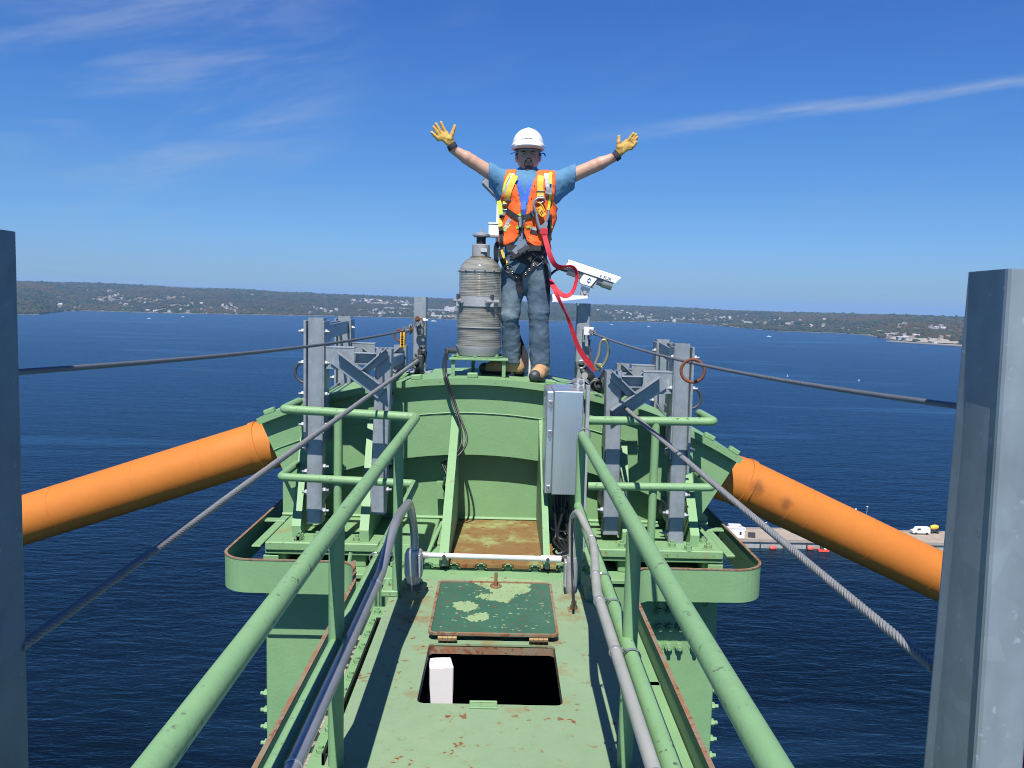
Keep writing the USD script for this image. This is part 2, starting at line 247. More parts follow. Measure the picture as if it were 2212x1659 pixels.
# ------------------------------------------------------------------ sky (dome with cirrus)
def sky():
    dome = UsdLux.DomeLight.Define(stage, '/World/sky')
    dome.GetPrim().SetCustomDataByKey('kind', 'structure')
    dome.GetPrim().SetCustomDataByKey('label', 'deep blue sky with thin streaks of cirrus')
    a, b = norm(ray(1250, 303)), norm(ray(2212, 175))
    n = norm(np.cross(a, b)); t = norm(b - a)
    a2, b2 = norm(ray(60, 150)), norm(ray(640, 12))
    n2 = norm(np.cross(a2, b2))
    c2 = norm(ray(330, 60)); c3 = norm(ray(150, 195))
    V = lambda op, **k: ('vector_math', {'math_type': op, **k})
    Mr = lambda f0, f1, t0, t1, kind='smoothstep': ('map_range', {'range_type': kind, 'from_min': f0, 'from_max': f1, 'to_min': t0, 'to_max': t1, 'clamp': True})
    mth = lambda op, **k: ('math', {'math_type': op, **k})
    nodes = {
        'sky': ('sky_texture', {'sky_type': 'single_scattering', 'sun_disc': False, 'sun_elevation': SUN_EL, 'sun_rotation': SUN_ROT, 'altitude': 100.0, 'air_density': 1.0, 'aerosol_density': 0.02, 'ozone_density': 1.0}),
        'g': ('geometry', {}), 'nrm': V('normalize'),
        # contrail-like streak
        'wob': ('noise_texture', {'scale': 9.0, 'detail': 4.0}), 'wobr': Mr(0.0, 1.0, -0.007, 0.007, 'linear'),
        'd1': V('dot_product', vector2=tuple(n)), 'd1w': mth('add'), 'd1a': mth('absolute'), 'al': V('dot_product', vector2=tuple(t)),
        'wid': Mr(t @ a - 0.05, t @ b, 0.016, 0.0085, 'linear'), 'rat': mth('divide'), 'g1': Mr(0.0, 1.0, 1.0, 0.0),
        'ext': Mr(t @ a - 0.06, t @ a + 0.22, 0.0, 0.42), 's1': mth('multiply'),
        # fibrous cirrus, upper left
        'mp': ('mapping', {'rotation': (0.0, 0.0, 0.0), 'scale': (2.2, 2.2, 13.0)}), 'tilt': ('vector_rotate', {'rotate_type': 'y_axis', 'angle': 0.26}),
        'nz': ('noise_texture', {'scale': 1.7, 'detail': 7.0, 'roughness': 0.60, 'distortion': 0.4}), 'nzr': Mr(0.42, 0.80, 0.0, 1.0),
        'd2': V('dot_product', vector2=tuple(c2)), 'm2': Mr(0.965, 1.0, 0.0, 0.42), 's2': mth('multiply'),
        'd3': V('dot_product', vector2=tuple(c3)), 'm3': Mr(0.990, 1.0, 0.0, 0.3), 's3': mth('multiply'),
        'nf': ('noise_texture', {'scale': 1.7, 'detail': 6.0, 'roughness': 0.6}), 'nfr': Mr(0.50, 0.9, 0.0, 0.07), 
        'sf': ('noise_texture', {'scale': 3.0, 'detail': 7.0, 'roughness': 0.7}), 'sfm': ('mapping', {'scale': (3.0, 3.0, 26.0)}), 'sfr': Mr(0.30, 0.62, 0.25, 1.0), 's1b': mth('multiply'), 'rot1': ('vector_rotate', {'rotate_type': 'y_axis', 'angle': 0.105}),
        'a1': mth('maximum'), 'a2': mth('maximum'), 'a3': mth('maximum', use_clamp=True),
        'cl': ('mix_color', {'b': (5.2, 6.2, 7.4), 'use_clamp': False}),
        'sat': ('hsv', {'saturation': 1.25, 'value': 1.0}), 'tint': ('mix_color', {'blend_type': 'multiply', 'fac': 1.0, 'b': (0.80, 0.97, 1.22), 'use_clamp': False}),
        'sepz': ('separate_xyz', {}), 'absz': ('math', {'math_type': 'absolute'}), 'grade': ('rgb_ramp', {'ramp': [(0.0, (.40, .55, .88)), (.0135, (.42, .57, .90)), (.06, (.52, .68, .965)), (.118, (.60, .775, .97)), (.21, (.64, .86, 1.085)), (.36, (.70, .84, 1.165)), (1.0, (.66, .80, 1.12))]}),
        'gmul': ('mix_color', {'blend_type': 'multiply', 'fac': 1.0, 'use_clamp': False}),
        'bg': ('background_shader', {'strength': SKY_STRENGTH})}
    links = [('g.position', 'nrm.vector1'), ('nrm.vector', 'wob.vector'), ('wob.fac', 'wobr.value'), ('nrm.vector', 'd1.vector1'), ('d1.value', 'd1w.value1'), ('wobr.result', 'd1w.value2'), ('d1w.value', 'd1a.value1'),
             ('nrm.vector', 'al.vector1'), ('al.value', 'wid.value'), ('d1a.value', 'rat.value1'), ('wid.result', 'rat.value2'), ('rat.value', 'g1.value'), ('al.value', 'ext.value'), ('g1.result', 's1.value1'), ('ext.result', 's1.value2'),
             ('nrm.vector', 'tilt.vector'), ('tilt.vector', 'mp.vector'), ('mp.vector', 'nz.vector'), ('nz.fac', 'nzr.value'), ('nrm.vector', 'd2.vector1'), ('d2.value', 'm2.value'), ('nzr.result', 's2.value1'), ('m2.result', 's2.value2'),
             ('nrm.vector', 'd3.vector1'), ('d3.value', 'm3.value'), ('nzr.result', 's3.value1'), ('m3.result', 's3.value2'),
             ('mp.vector', 'nf.vector'), ('nf.fac', 'nfr.value'), ('nrm.vector', 'rot1.vector'), ('rot1.vector', 'sfm.vector'), ('sfm.vector', 'sf.vector'), ('sf.fac', 'sfr.value'), ('s1.value', 's1b.value1'), ('sfr.result', 's1b.value2'), ('s1b.value', 'a1.value1'), ('s2.value', 'a1.value2'), ('a1.value', 'a2.value1'), ('s3.value', 'a2.value2'), ('a2.value', 'a3.value1'), ('nfr.result', 'a3.value2'),
             ('sky.color', 'sat.color'), ('sat.color', 'tint.a'), ('nrm.vector', 'sepz.vector'), ('sepz.z', 'absz.value1'), ('absz.value', 'grade.fac'), ('tint.result', 'gmul.a'), ('grade.color', 'gmul.b'), ('gmul.result', 'cl.a'), ('a3.value', 'cl.fac'), ('cl.result', 'bg.color')]
    m = mat_('sky_look', nodes, links, surface='bg.background')
    UsdShade.MaterialBindingAPI.Apply(dome.GetPrim()).Bind(m)


sky()

# ------------------------------------------------------------------ scene building helpers
USED = {}


def number(parent, name):
    k = (parent, name); i = USED.get(k, 0); USED[k] = i + 1
    return f'{parent}/{name}' if i == 0 else f'{parent}/{name}_{i:03d}'


def cat_mesh(ms):
    ms = [m for m in ms if m is not None]
    return ms[0] if len(ms) == 1 else trimesh.util.concatenate([trimesh.Trimesh(m.vertices, m.faces, process=False) for m in ms])


def tm(mesh):
    if isinstance(mesh, (list,)):
        return cat_mesh([tm(m) for m in mesh])
    if hasattr(mesh, 'to_mesh'):
        m = mesh.to_mesh(); return trimesh.Trimesh(np.array(m.vert_properties[:, :3]), np.array(m.tri_verts), process=False)
    return mesh


def tag(prim, label, cat=None, group=None, kind=None):
    if label: prim.SetCustomDataByKey('label', label)
    if cat: prim.SetCustomDataByKey('category', cat)
    if group: prim.SetCustomDataByKey('group', group)
    if kind: prim.SetCustomDataByKey('kind', kind)


class Thing:
    """A thing of the place: parts are collected, then written under one Xform at the thing's base."""

    def __init__(self, name, label, cat, group=None, kind=None):
        self.name, self.label, self.cat, self.group, self.kind, self.parts = name, label, cat, group, kind, []

    def part(self, name, mesh, mat, smooth=30, under=None, label=None, kind=None):
        self.parts.append(dict(name=name, mesh=tm(mesh), mat=mat, smooth=smooth, under=under, label=label, kind=kind))
        return len(self.parts) - 1

    def write(self):
        lo = np.min([p['mesh'].bounds[0] for p in self.parts], 0); hi = np.max([p['mesh'].bounds[1] for p in self.parts], 0)
        base = np.array([(lo[0] + hi[0]) / 2, (lo[1] + hi[1]) / 2, lo[2]])
        path = number('/World', self.name)
        x = UsdGeom.Xform.Define(stage, path); x.AddTranslateOp().Set(Gf.Vec3d(*map(float, base)))
        tag(x.GetPrim(), self.label, self.cat, self.group, self.kind)
        paths = []
        for p in self.parts:
            parent = path if p['under'] is None else paths[p['under']]
            q = number(parent, p['name']); paths.append(q)
            m = trimesh.Trimesh(p['mesh'].vertices - base, p['mesh'].faces, process=False)
            prim = usdkit.mesh(stage, q, m, MATS[p['mat']], smooth=p['smooth']).GetPrim()
            tag(prim, p['label'], kind=p['kind'])
        return path


def single(name, mesh, mat, label, cat=None, group=None, kind=None, smooth=30):
    m = tm(mesh); path = number('/World', name)
    b = m.bounds; base = np.array([(b[0][0] + b[1][0]) / 2, (b[0][1] + b[1][1]) / 2, b[0][2]])
    prim = usdkit.mesh(stage, path, trimesh.Trimesh(m.vertices - base, m.faces, process=False), MATS[mat], smooth=smooth)
    UsdGeom.Xformable(prim).AddTranslateOp().Set(Gf.Vec3d(*map(float, base)))
    tag(prim.GetPrim(), label, cat, group, kind)
    return path


def frame(d, up=(0, 0, 1)):
    d = norm(d); up = np.asarray(up, float)
    if abs(d @ norm(up)) > 0.98: up = np.array([0, 1.0, 0]) if abs(d[1]) < 0.9 else np.array([1.0, 0, 0])
    s = norm(np.cross(d, up)); return d, s, np.cross(s, d)


def cbox(size, c=(0, 0, 0), ch=0.003):
    """A box with chamfered edges."""
    s = np.asarray(size, float) / 2; ch = min(ch, 0.45 * s.min())
    pts = []
    for sx in (-1, 1):
        for sy in (-1, 1):
            for sz in (-1, 1):
                k = np.array([sx, sy, sz])
                for a in range(3):
                    q = s - ch; q = q.copy(); q[a] = s[a]; pts.append(k * q)
    m = trimesh.Trimesh(np.array(pts)).convex_hull
    m.apply_translation(c); return m


def box2(lo, hi, ch=0.003):
    lo, hi = np.asarray(lo, float), np.asarray(hi, float)
    return cbox(np.abs(hi - lo), (lo + hi) / 2, ch)


def beam(p0, p1, w, h, up=(0, 0, 1), ch=0.003):
    """A bar from p0 to p1, w across (sideways) and h in the up direction."""
    p0, p1 = np.asarray(p0, float), np.asarray(p1, float)
    d, s, u = frame(p1 - p0, up); L = np.linalg.norm(p1 - p0)
    m = cbox((L, w, h), (L / 2, 0, 0), ch)
    T = np.eye(4); T[:3, 0], T[:3, 1], T[:3, 2], T[:3, 3] = d, s, u, p0
    m.apply_transform(T); return m


def hollow(p0, p1, w, h, wall=0.008, up=(0, 1, 0), ch=0.012):
    """A rectangular tube open at its far end p1."""
    p0, p1 = np.asarray(p0, float), np.asarray(p1, float)
    d, s, u = frame(p1 - p0, up); L = np.linalg.norm(p1 - p0)
    o = sg.box(-w / 2 + ch, -h / 2 + ch, w / 2 - ch, h / 2 - ch).buffer(ch, quad_segs=3)
    pr = o.difference(o.buffer(-wall))
    m = trimesh.creation.extrude_polygon(pr, L, engine='earcut')
    T = np.eye(4); T[:3, 0], T[:3, 1], T[:3, 2], T[:3, 3] = s, u, np.cross(s, u), p0
    if T[:3, 2] @ d < 0: T[:3, 1] *= -1; T[:3, 2] *= -1
    m.apply_transform(T); return m


def tube(pts, r, sides=12, caps=True):
    p = np.asarray(pts, float); n = len(p); r = np.broadcast_to(np.asarray(r, float), (n,))
    t = np.gradient(p, axis=0) if n > 2 else np.repeat([p[1] - p[0]], 2, 0)
    t /= np.linalg.norm(t, axis=1, keepdims=True) + 1e-12
    a = np.zeros_like(p); a0 = frame(t[0])[1]
    for i in range(n):
        a0 = a0 - t[i] * (a0 @ t[i]); a0 /= np.linalg.norm(a0) + 1e-12; a[i] = a0
    b = np.cross(t, a); an = np.arange(sides) * 2 * np.pi / sides
    v = p[:, None] + r[:, None, None] * (np.cos(an)[None, :, None] * a[:, None] + np.sin(an)[None, :, None] * b[:, None])
    v = v.reshape(-1, 3)
    i, j = np.meshgrid(np.arange(n - 1), np.arange(sides), indexing='ij')
    q = np.stack([i * sides + j, i * sides + (j + 1) % sides, (i + 1) * sides + (j + 1) % sides, (i + 1) * sides + j], -1).reshape(-1, 4)
    f = [q[:, [0, 1, 2]], q[:, [0, 2, 3]]]
    if caps:
        v = np.vstack([v, p[0], p[-1]]); k = len(v) - 2; jj = np.arange(sides)
        f.append(np.stack([np.full(sides, k), (jj + 1) % sides, jj], 1))
        f.append(np.stack([np.full(sides, k + 1), (n - 1) * sides + jj, (n - 1) * sides + (jj + 1) % sides], 1))
    return trimesh.Trimesh(v, np.vstack(f), process=False)


def bend(pts, rad=0.06, n=6):
    """A polyline with its corners rounded."""
    p = [np.asarray(q, float) for q in pts]; out = [p[0]]
    for i in range(1, len(p) - 1):
        a, b = p[i - 1] - p[i], p[i + 1] - p[i]; la, lb = np.linalg.norm(a), np.linalg.norm(b)
        k = min(rad, la * 0.45, lb * 0.45); A, B = p[i] + a / la * k, p[i] + b / lb * k
        for s in np.linspace(0, 1, n): out.append((1 - s) ** 2 * A + 2 * s * (1 - s) * p[i] + s * s * B)
    out.append(p[-1]); return np.array(out)


def spline(pts, n=40):
    from scipy.interpolate import CubicSpline
    p = np.asarray(pts, float); s = np.r_[0, np.cumsum(np.linalg.norm(np.diff(p, axis=0), axis=1) ** 0.7)]
    return CubicSpline(s, p)(np.linspace(0, s[-1], n))


def prism(poly, thick, plane='xz', off=0.0, holes=()):
    """Polygon in a plane extruded: 'xz' along +y from off, 'yz' along +x, 'xy' along +z."""
    pg = poly if hasattr(poly, 'exterior') else sg.Polygon(poly, holes)
    if not pg.is_valid: pg = pg.buffer(0)
    m = trimesh.creation.extrude_polygon(pg, thick, engine='earcut')
    v = np.array(m.vertices); f = np.array(m.faces)
    if plane == 'xz': v = np.stack([v[:, 0], v[:, 2] + off, v[:, 1]], 1); f = f[:, ::-1]
    elif plane == 'yz': v = np.stack([v[:, 2] + off, v[:, 0], v[:, 1]], 1)
    else: v = v + [0, 0, off]
    return trimesh.Trimesh(v, f, process=False)


def revolve(profile, c=(0, 0, 0), sides=32, axis=(0, 0, 1)):
    """(radius, height) profile turned about an axis through c."""
    m = trimesh.creation.revolve(np.asarray(profile, float), sections=sides)
    d = norm(axis)
    if d[2] < 0.9999: m.apply_transform(trimesh.geometry.align_vectors([0, 0, 1], d))
    m.apply_translation(c); return m


def cyl(p0, p1, r, sides=16):
    return tube([p0, p1], r, sides)


def hexbolt(p, d, r=0.016, h=0.016, shank=0.012, washer=True):
    """Hexagonal nut on a stud, along direction d from the surface point p."""
    p = np.asarray(p, float); d = norm(d)
    ms = [tube([p - d * 0.002, p + d * h], r, 6), tube([p + d * h * 0.9, p + d * (h + shank)], r * 0.5, 8)]
    if washer: ms.append(tube([p - d * 0.002, p + d * 0.004], r * 1.35, 12))
    return cat_mesh(ms)


def torus(c, R_, r, axis=(0, 1, 0), n=28, sides=8, a0=0, a1=2 * np.pi, squash=1.0, up=(0, 0, 1)):
    d, s, u = frame(axis, up)
    an = np.linspace(a0, a1, n)
    pts = np.asarray(c, float) + np.outer(np.cos(an) * R_, s) + np.outer(np.sin(an) * R_ * squash, u)
    return tube(pts, r, sides, caps=abs(a1 - a0 - 2 * np.pi) > 1e-3)


def ribbon(pts, width, thick=0.004, side=None, twist=None):
    """A flat strap along a path; side: width direction per point or one vector."""
    p = np.asarray(pts, float); n = len(p); t = np.gradient(p, axis=0); t /= np.linalg.norm(t, axis=1, keepdims=True) + 1e-12
    s = np.broadcast_to(np.asarray(side, float), (n, 3)).copy(); s -= t * (s * t).sum(1, keepdims=True); s /= np.linalg.norm(s, axis=1, keepdims=True) + 1e-12
    nn = np.cross(t, s)
    if twist is not None:
        c_, s_ = np.cos(twist)[:, None], np.sin(twist)[:, None]; s, nn = s * c_ + nn * s_, nn * c_ - s * s_
    w = np.broadcast_to(np.asarray(width, float), (n,))[:, None] / 2
    v = np.stack([p - s * w - nn * thick / 2, p + s * w - nn * thick / 2, p + s * w + nn * thick / 2, p - s * w + nn * thick / 2], 1).reshape(-1, 3)
    i, j = np.meshgrid(np.arange(n - 1), np.arange(4), indexing='ij')
    q = np.stack([i * 4 + j, i * 4 + (j + 1) % 4, (i + 1) * 4 + (j + 1) % 4, (i + 1) * 4 + j], -1).reshape(-1, 4)
    f = np.vstack([q[:, [0, 1, 2]], q[:, [0, 2, 3]], [[0, 2, 1], [0, 3, 2]], [[4 * n - 4, 4 * n - 3, 4 * n - 2], [4 * n - 4, 4 * n - 2, 4 * n - 1]]])
    return trimesh.Trimesh(v, f, process=False)


def rope(pts, r, lay=9, strands=6, sides=6):
    """Twisted wire rope: strands winding round the path."""
    p = np.asarray(pts, float); s = np.r_[0, np.cumsum(np.linalg.norm(np.diff(p, axis=0), axis=1))]
    n = max(24, int(s[-1] / (r * lay) * 10)); q = np.linspace(0, s[-1], n)
    c = np.stack([np.interp(q, s, p[:, k]) for k in range(3)], 1)
    t = np.gradient(c, axis=0); t /= np.linalg.norm(t, axis=1, keepdims=True)
    a = np.cross(t, [0, 0, 1.0]); a /= np.linalg.norm(a, axis=1, keepdims=True); b = np.cross(t, a)
    ms = []
    for k in range(strands):
        ph = 2 * np.pi * (k / strands + q / (r * lay * 1.0))
        ms.append(tube(c + r * 0.62 * (np.cos(ph)[:, None] * a + np.sin(ph)[:, None] * b), r * 0.42, sides))
    return cat_mesh(ms)


# picture measurements: offsets of the enlargements used to survey the photograph
def Z(ox, oy, sc):
    k = 0.8848
    return lambda x, y: (ox * k + x * k / sc, oy * k + y * k / sc)


ZA = Z(1000, 250, 3.687); ZB = Z(1000, 550, 3.687); ZC = Z(640, 700, 3.687); ZD = Z(1240, 700, 3.687)
ZE = Z(540, 1050, 3.687); ZF = Z(900, 1050, 3.687); ZG = Z(1300, 1050, 3.687); ZH = Z(540, 1425, 3.687); ZI = Z(1000, 1425, 3.687); ZJ = Z(1400, 1425, 3.687)
ZV = Z(1180, 420, 7.541); ZHL = Z(1040, 290, 18.43); ZHR = Z(1480, 310, 18.43); ZK = Z(1700, 1150, 3.687); ZHD = Z(1190, 300, 11.06); ZCAM = Z(1380, 620, 13.83)
# ------------------------------------------------------------------ water
EARTH = 7.43e6       # earth's radius with refraction: the sea falls away and the horizon dips


def water():
    nodes = {
        'g': ('geometry', {}), 'mp1': ('mapping', {'scale': (0.10, 0.30, 1.0), 'rotation': (0, 0, 0.22)}), 'mp2': ('mapping', {'scale': (0.5, 1.15, 1.0), 'rotation': (0, 0, -0.12)}), 'mp3': ('mapping', {'scale': (0.0026, 0.0100, 1.0), 'rotation': (0, 0, 0.22)}),
        'mp4': ('mapping', {'scale': (0.02, 0.06, 1.0), 'rotation': (0, 0, 0.1)}),
        'w1': ('noise_texture', {'scale': 1.0, 'detail': 3.0, 'roughness': 0.55, 'distortion': 0.6}), 'w2': ('noise_texture', {'scale': 1.0, 'detail': 3.0, 'roughness': 0.6, 'distortion': 0.4}),
        'w4': ('noise_texture', {'scale': 1.0, 'detail': 2.0}), 'w3': ('noise_texture', {'scale': 1.0, 'detail': 5.0, 'roughness': 0.6, 'distortion': 0.8}),
        'b1': ('bump', {'strength': 1.0, 'distance': 0.75}), 'b2': ('bump', {'strength': 1.0, 'distance': 0.22}), 'b4': ('bump', {'strength': 0.5, 'distance': 2.0}),
        'lane': ('map_range', {'range_type': 'smoothstep', 'from_min': 0.54, 'from_max': 0.70, 'to_min': 0.0, 'to_max': 1.0, 'clamp': True}),
        'rough': ('map_range', {'from_min': 0.0, 'from_max': 1.0, 'to_min': 0.30, 'to_max': 0.22}),
        'col': ('mix_color', {'a': (0.0004, 0.0024, 0.0046), 'b': (0.0040, 0.0145, 0.031)}),
        'gcol': ('mix_color', {'a': (0.25, 0.53, 0.72), 'b': (0.40, 0.72, 0.90)}), 'fr': ('fresnel', {'IOR': 1.333}), 'df': ('diffuse_bsdf', {}), 'gl': ('glossy_bsdf', {'color': (0.25, 0.53, 0.72)}), 'p': ('mix_closure', {})}
    links = [('g.position', 'mp1.vector'), ('g.position', 'mp2.vector'), ('g.position', 'mp3.vector'), ('g.position', 'mp4.vector'), ('mp1.vector', 'w1.vector'), ('mp2.vector', 'w2.vector'), ('mp3.vector', 'w3.vector'), ('mp4.vector', 'w4.vector'),
             ('w4.fac', 'b4.height'), ('b4.normal', 'b1.normal'), ('w1.fac', 'b1.height'), ('b1.normal', 'b2.normal'), ('w2.fac', 'b2.height'), ('b2.normal', 'fr.normal'), ('b2.normal', 'gl.normal'), ('fr.fac', 'p.fac'), ('df.BSDF', 'p.closure1'), ('gl.BSDF', 'p.closure2'),
             ('w3.fac', 'lane.value'), ('lane.result', 'rough.value'), ('rough.result', 'gl.roughness'), ('lane.result', 'gcol.fac'), ('gcol.result', 'gl.color'), ('lane.result', 'col.fac'), ('col.result', 'df.color')]
    mat_('sea_water', nodes, links, surface='p.closure')
    rad = [0, 60, 200, 600, 1500, 3000, 5000, 8000, 12000, 18000, 26000, 36000, 50000]; n = 64
    v = [[0, 0, WATER]]; f = []
    for r in rad[1:]:
        v += [[r * math.cos(a), r * math.sin(a), WATER - r * r / (2 * EARTH)] for a in np.arange(n) * 2 * math.pi / n]
    for k in range(n): f.append([0, 1 + k, 1 + (k + 1) % n])
    for i in range(len(rad) - 2):
        for k in range(n):
            a, b = 1 + i * n + k, 1 + i * n + (k + 1) % n; f += [[a, a + n, b + n], [a, b + n, b]]
    single('water', trimesh.Trimesh(np.array(v, float), np.array(f), process=False), 'sea_water', 'calm dark blue basin water with wind ripples', kind='structure', smooth=False)


water()

# ------------------------------------------------------------------ far shore
SHORE = np.array([(-700, 668), (-300, 672), (41, 678.8), (85, 678.8), (135, 672.5), (180, 671), (264, 673), (360, 676), (528, 679), (619, 680.6), (754, 683), (895, 686.5), (986, 690), (1100, 691.5), (1283, 694), (1398, 695), (1490, 697.7), (1562, 704),
                  (1598, 707.6), (1681, 715), (1825, 720), (1873, 724), (1933, 736), (1993, 742), (2075, 745), (2400, 758), (2900, 778)], float)
RIDGE = np.array([(-700, 590), (-300, 600), (41, 608), (108, 609.7), (204, 611.6), (300, 616), (408, 622), (528, 626), (619, 632), (670, 632), (695, 635), (770, 637.5), (895, 643), (964, 646), (1100, 651), (1283, 657.7), (1391, 661), (1463, 664), (1553, 669), (1681, 674.5), (1801, 677), (1921, 680), (2075, 685), (2400, 694), (2900, 708)], float)
AZ = np.radians(np.linspace(-41, 41, 760))


def _polar(tab):
    out = []
    for u, v in tab:
        d = ray(u, v); out.append((math.atan2(d[0], d[1]), math.atan2(d[2], math.hypot(d[0], d[1]))))
    return np.array(out)


_sh, _ri = _polar(SHORE), _polar(RIDGE)
_el = np.interp(AZ, _sh[:, 0], _sh[:, 1]); DSH = -WATER / np.tan(-_el)
ELR = np.interp(AZ, _ri[:, 0], _ri[:, 1])
DRIDGE = 2600.0


def land(az, s):
    """Ground height above the eye at azimuth az, s metres behind the shoreline (arrays)."""
    d0 = np.interp(az, AZ, DSH); er = np.interp(az, AZ, ELR)
    hr = er * (d0 + DRIDGE) - 10.0                # ridge height leaves room for the tree crowns
    k = np.clip(s / DRIDGE, 0, 1); prof = np.where(s < 0, 0, 1 - (1 - k) ** 1.7)
    x, y = (d0 + s) * np.sin(az), (d0 + s) * np.cos(az)
    nz = meshkit.fbm(np.stack([x / 420, y / 420, np.zeros_like(x)], -1), 4, 3) - 0.5
    z = WATER + 1.2 + (hr - WATER) * prof + nz * 34 * np.minimum(k * 5, 1) * (1 - k * 0.75)
    beyond = np.clip((s - DRIDGE) / 2500, 0, 1)
    z = np.where(s > DRIDGE, np.minimum(z, WATER + (hr - WATER) * 1.0) - 40 * beyond, z)
    return x, y, np.where(s < 0, WATER - 3.0, z) - (d0 + s) ** 2 / (2 * EARTH)


def far_shore():
    s = np.r_[-60, -3, 0, 12, 30, np.linspace(60, DRIDGE, 90), np.linspace(DRIDGE + 100, DRIDGE + 3000, 14)]
    A, S = np.meshgrid(AZ, s, indexing='ij'); x, y, z = land(A, S)
    n, m = A.shape
    i, j = np.meshgrid(np.arange(n - 1), np.arange(m - 1), indexing='ij'); a = i * m + j
    q = np.stack([a, a + 1, a + m + 1, a + m], -1).reshape(-1, 4)[:, ::-1]
    mesh = trimesh.Trimesh(np.stack([x, y, z], -1).reshape(-1, 3), np.vstack([q[:, [0, 1, 2]], q[:, [0, 2, 3]]]), process=False)
    if mesh.face_normals[:, 2].mean() < 0: mesh.invert()
    plain('shore_ground', (0.11, 0.095, 0.06), rough=0.95, vary=0.4, scale=0.012)
    single('hills', mesh, 'shore_ground', 'low wooded hills along the far shore', kind='structure', smooth=True)


far_shore()


def far_ridges():
    """Blue ridges many miles behind the shore."""
    plain('far_woods', (0.05, 0.055, 0.04), rough=0.95, vary=0.3, scale=0.004)
    for i, (D, lift, u0, u1) in enumerate([(13000, 0.5, 1150, 3000), (17000, 1.3, -800, 3000)]):
        us = np.linspace(u0, u1, 220); top = []
        for u in us:
            v = np.interp(u, RIDGE[:, 0], RIDGE[:, 1]); d = ray(u, v - lift - 2.2 * (meshkit.noise(np.array([u / 90.0, i * 7.0, 0])) - 0.5)); top.append(d / math.hypot(d[0], d[1]))
        top = np.array(top); rows = []
        for k, (r, h) in enumerate([(D - 2500, 0.0), (D - 1200, 0.6), (D, 1.0), (D + 1500, 0.5), (D + 3000, 0.0)]):
            zt = top[:, 2] * D; zb = WATER - r * r / (2 * EARTH); z = zb + (np.maximum(zt - zb, 3)) * h
            rows.append(np.stack([top[:, 0] * r, top[:, 1] * r, z - (2 if h == 0 else 0)], 1))
        v = np.concatenate(rows); n = len(us); f = []
        for k in range(4):
            for j in range(n - 1): a = k * n + j; f += [[a, a + 1, a + n + 1], [a, a + n + 1, a + n]]
        single('hills', trimesh.Trimesh(v, np.array(f), process=False), 'far_woods', ('blue hazy ridge beyond the right far shore', 'faintest ridge on the far horizon')[i], kind='structure', smooth=True)


far_ridges()


def forest_mat(name, a, b):
    nodes = {'g': ('geometry', {}), 'n': ('noise_texture', {'scale': 0.006, 'detail': 4.0, 'roughness': 0.6}), 'o': ('object_info', {}), 'r': ('rgb_ramp', {'ramp': [(0.32, a), (0.68, b)]}),
             'mm': ('mix_float', {'fac': 0.35}), 'p': ('principled_bsdf', {'roughness': 0.95, 'specular_ior_level': 0.1})}
    mat_(name, nodes, [('g.position', 'n.vector'), ('n.fac', 'mm.a'), ('o.random', 'mm.b'), ('mm.result', 'r.fac'), ('r.color', 'p.base_color')])


forest_mat('crown_olive', (0.020, 0.034, 0.009), (0.036, 0.047, 0.014))
forest_mat('crown_dark', (0.008, 0.019, 0.008), (0.016, 0.029, 0.012))
forest_mat('crown_brown', (0.040, 0.032, 0.010), (0.054, 0.039, 0.012))
forest_mat('crown_gray', (0.030, 0.031, 0.016), (0.038, 0.037, 0.019))

HOUSES = []   # (x, y, z, heading, kind)


def site(u, f, s=None):
    """A building site at picture column u and share f of the way from the waterline to the skyline."""
    d = ray(u, 700); az = math.atan2(d[0], d[1])
    d0 = np.interp(az, AZ, DSH); er = np.interp(az, AZ, ELR); es = -math.atan2(-WATER, d0)
    e = es + f * (er - es); ss = np.linspace(8, DRIDGE, 400)
    x, y, z = land(np.full_like(ss, az), ss)
    k = int(np.argmax(np.arctan2(z + 4, np.hypot(x, y)) >= e)); k = k if k else 5
    return x[k], y[k], z[k]


CLUST = [(180, 270, .35, .75, 10), (120, 150, .2, .4, 2), (260, 420, .05, .4, 7), (400, 530, .12, .45, 11), (619, 760, .1, .4, 8), (760, 885, .60, .82, 66), (800, 985, .08, .35, 26), (1290, 1420, .45, .66, 20), (1320, 1480, .08, .35, 18), (1480, 1680, .25, .75, 22), (1681, 1780, .3, .7, 10), (1940, 2070, .52, .7, 12), (1920, 2070, .05, .3, 12)]
_r = np.random.default_rng(21)
for (u0, u1, f0, f1, n) in CLUST:
    for _ in range(n):
        u, f = _r.uniform(u0, u1), _r.uniform(f0, f1)
        if 1000 < u < 1275: continue
        HOUSES.append((*site(u, f), _r.uniform(0, math.pi), int(_r.integers(0, 6)), u, f))
BLOCKS = []
for k in range(5): BLOCKS.append((928 + k * 7.2, 0.40, 12, 9))
for k in range(11): BLOCKS.append((962.5 + k * 2.55 - (0), 0.42 + 0.015 * ((k * 7) % 3), 15, 21 + (k * 5) % 6))


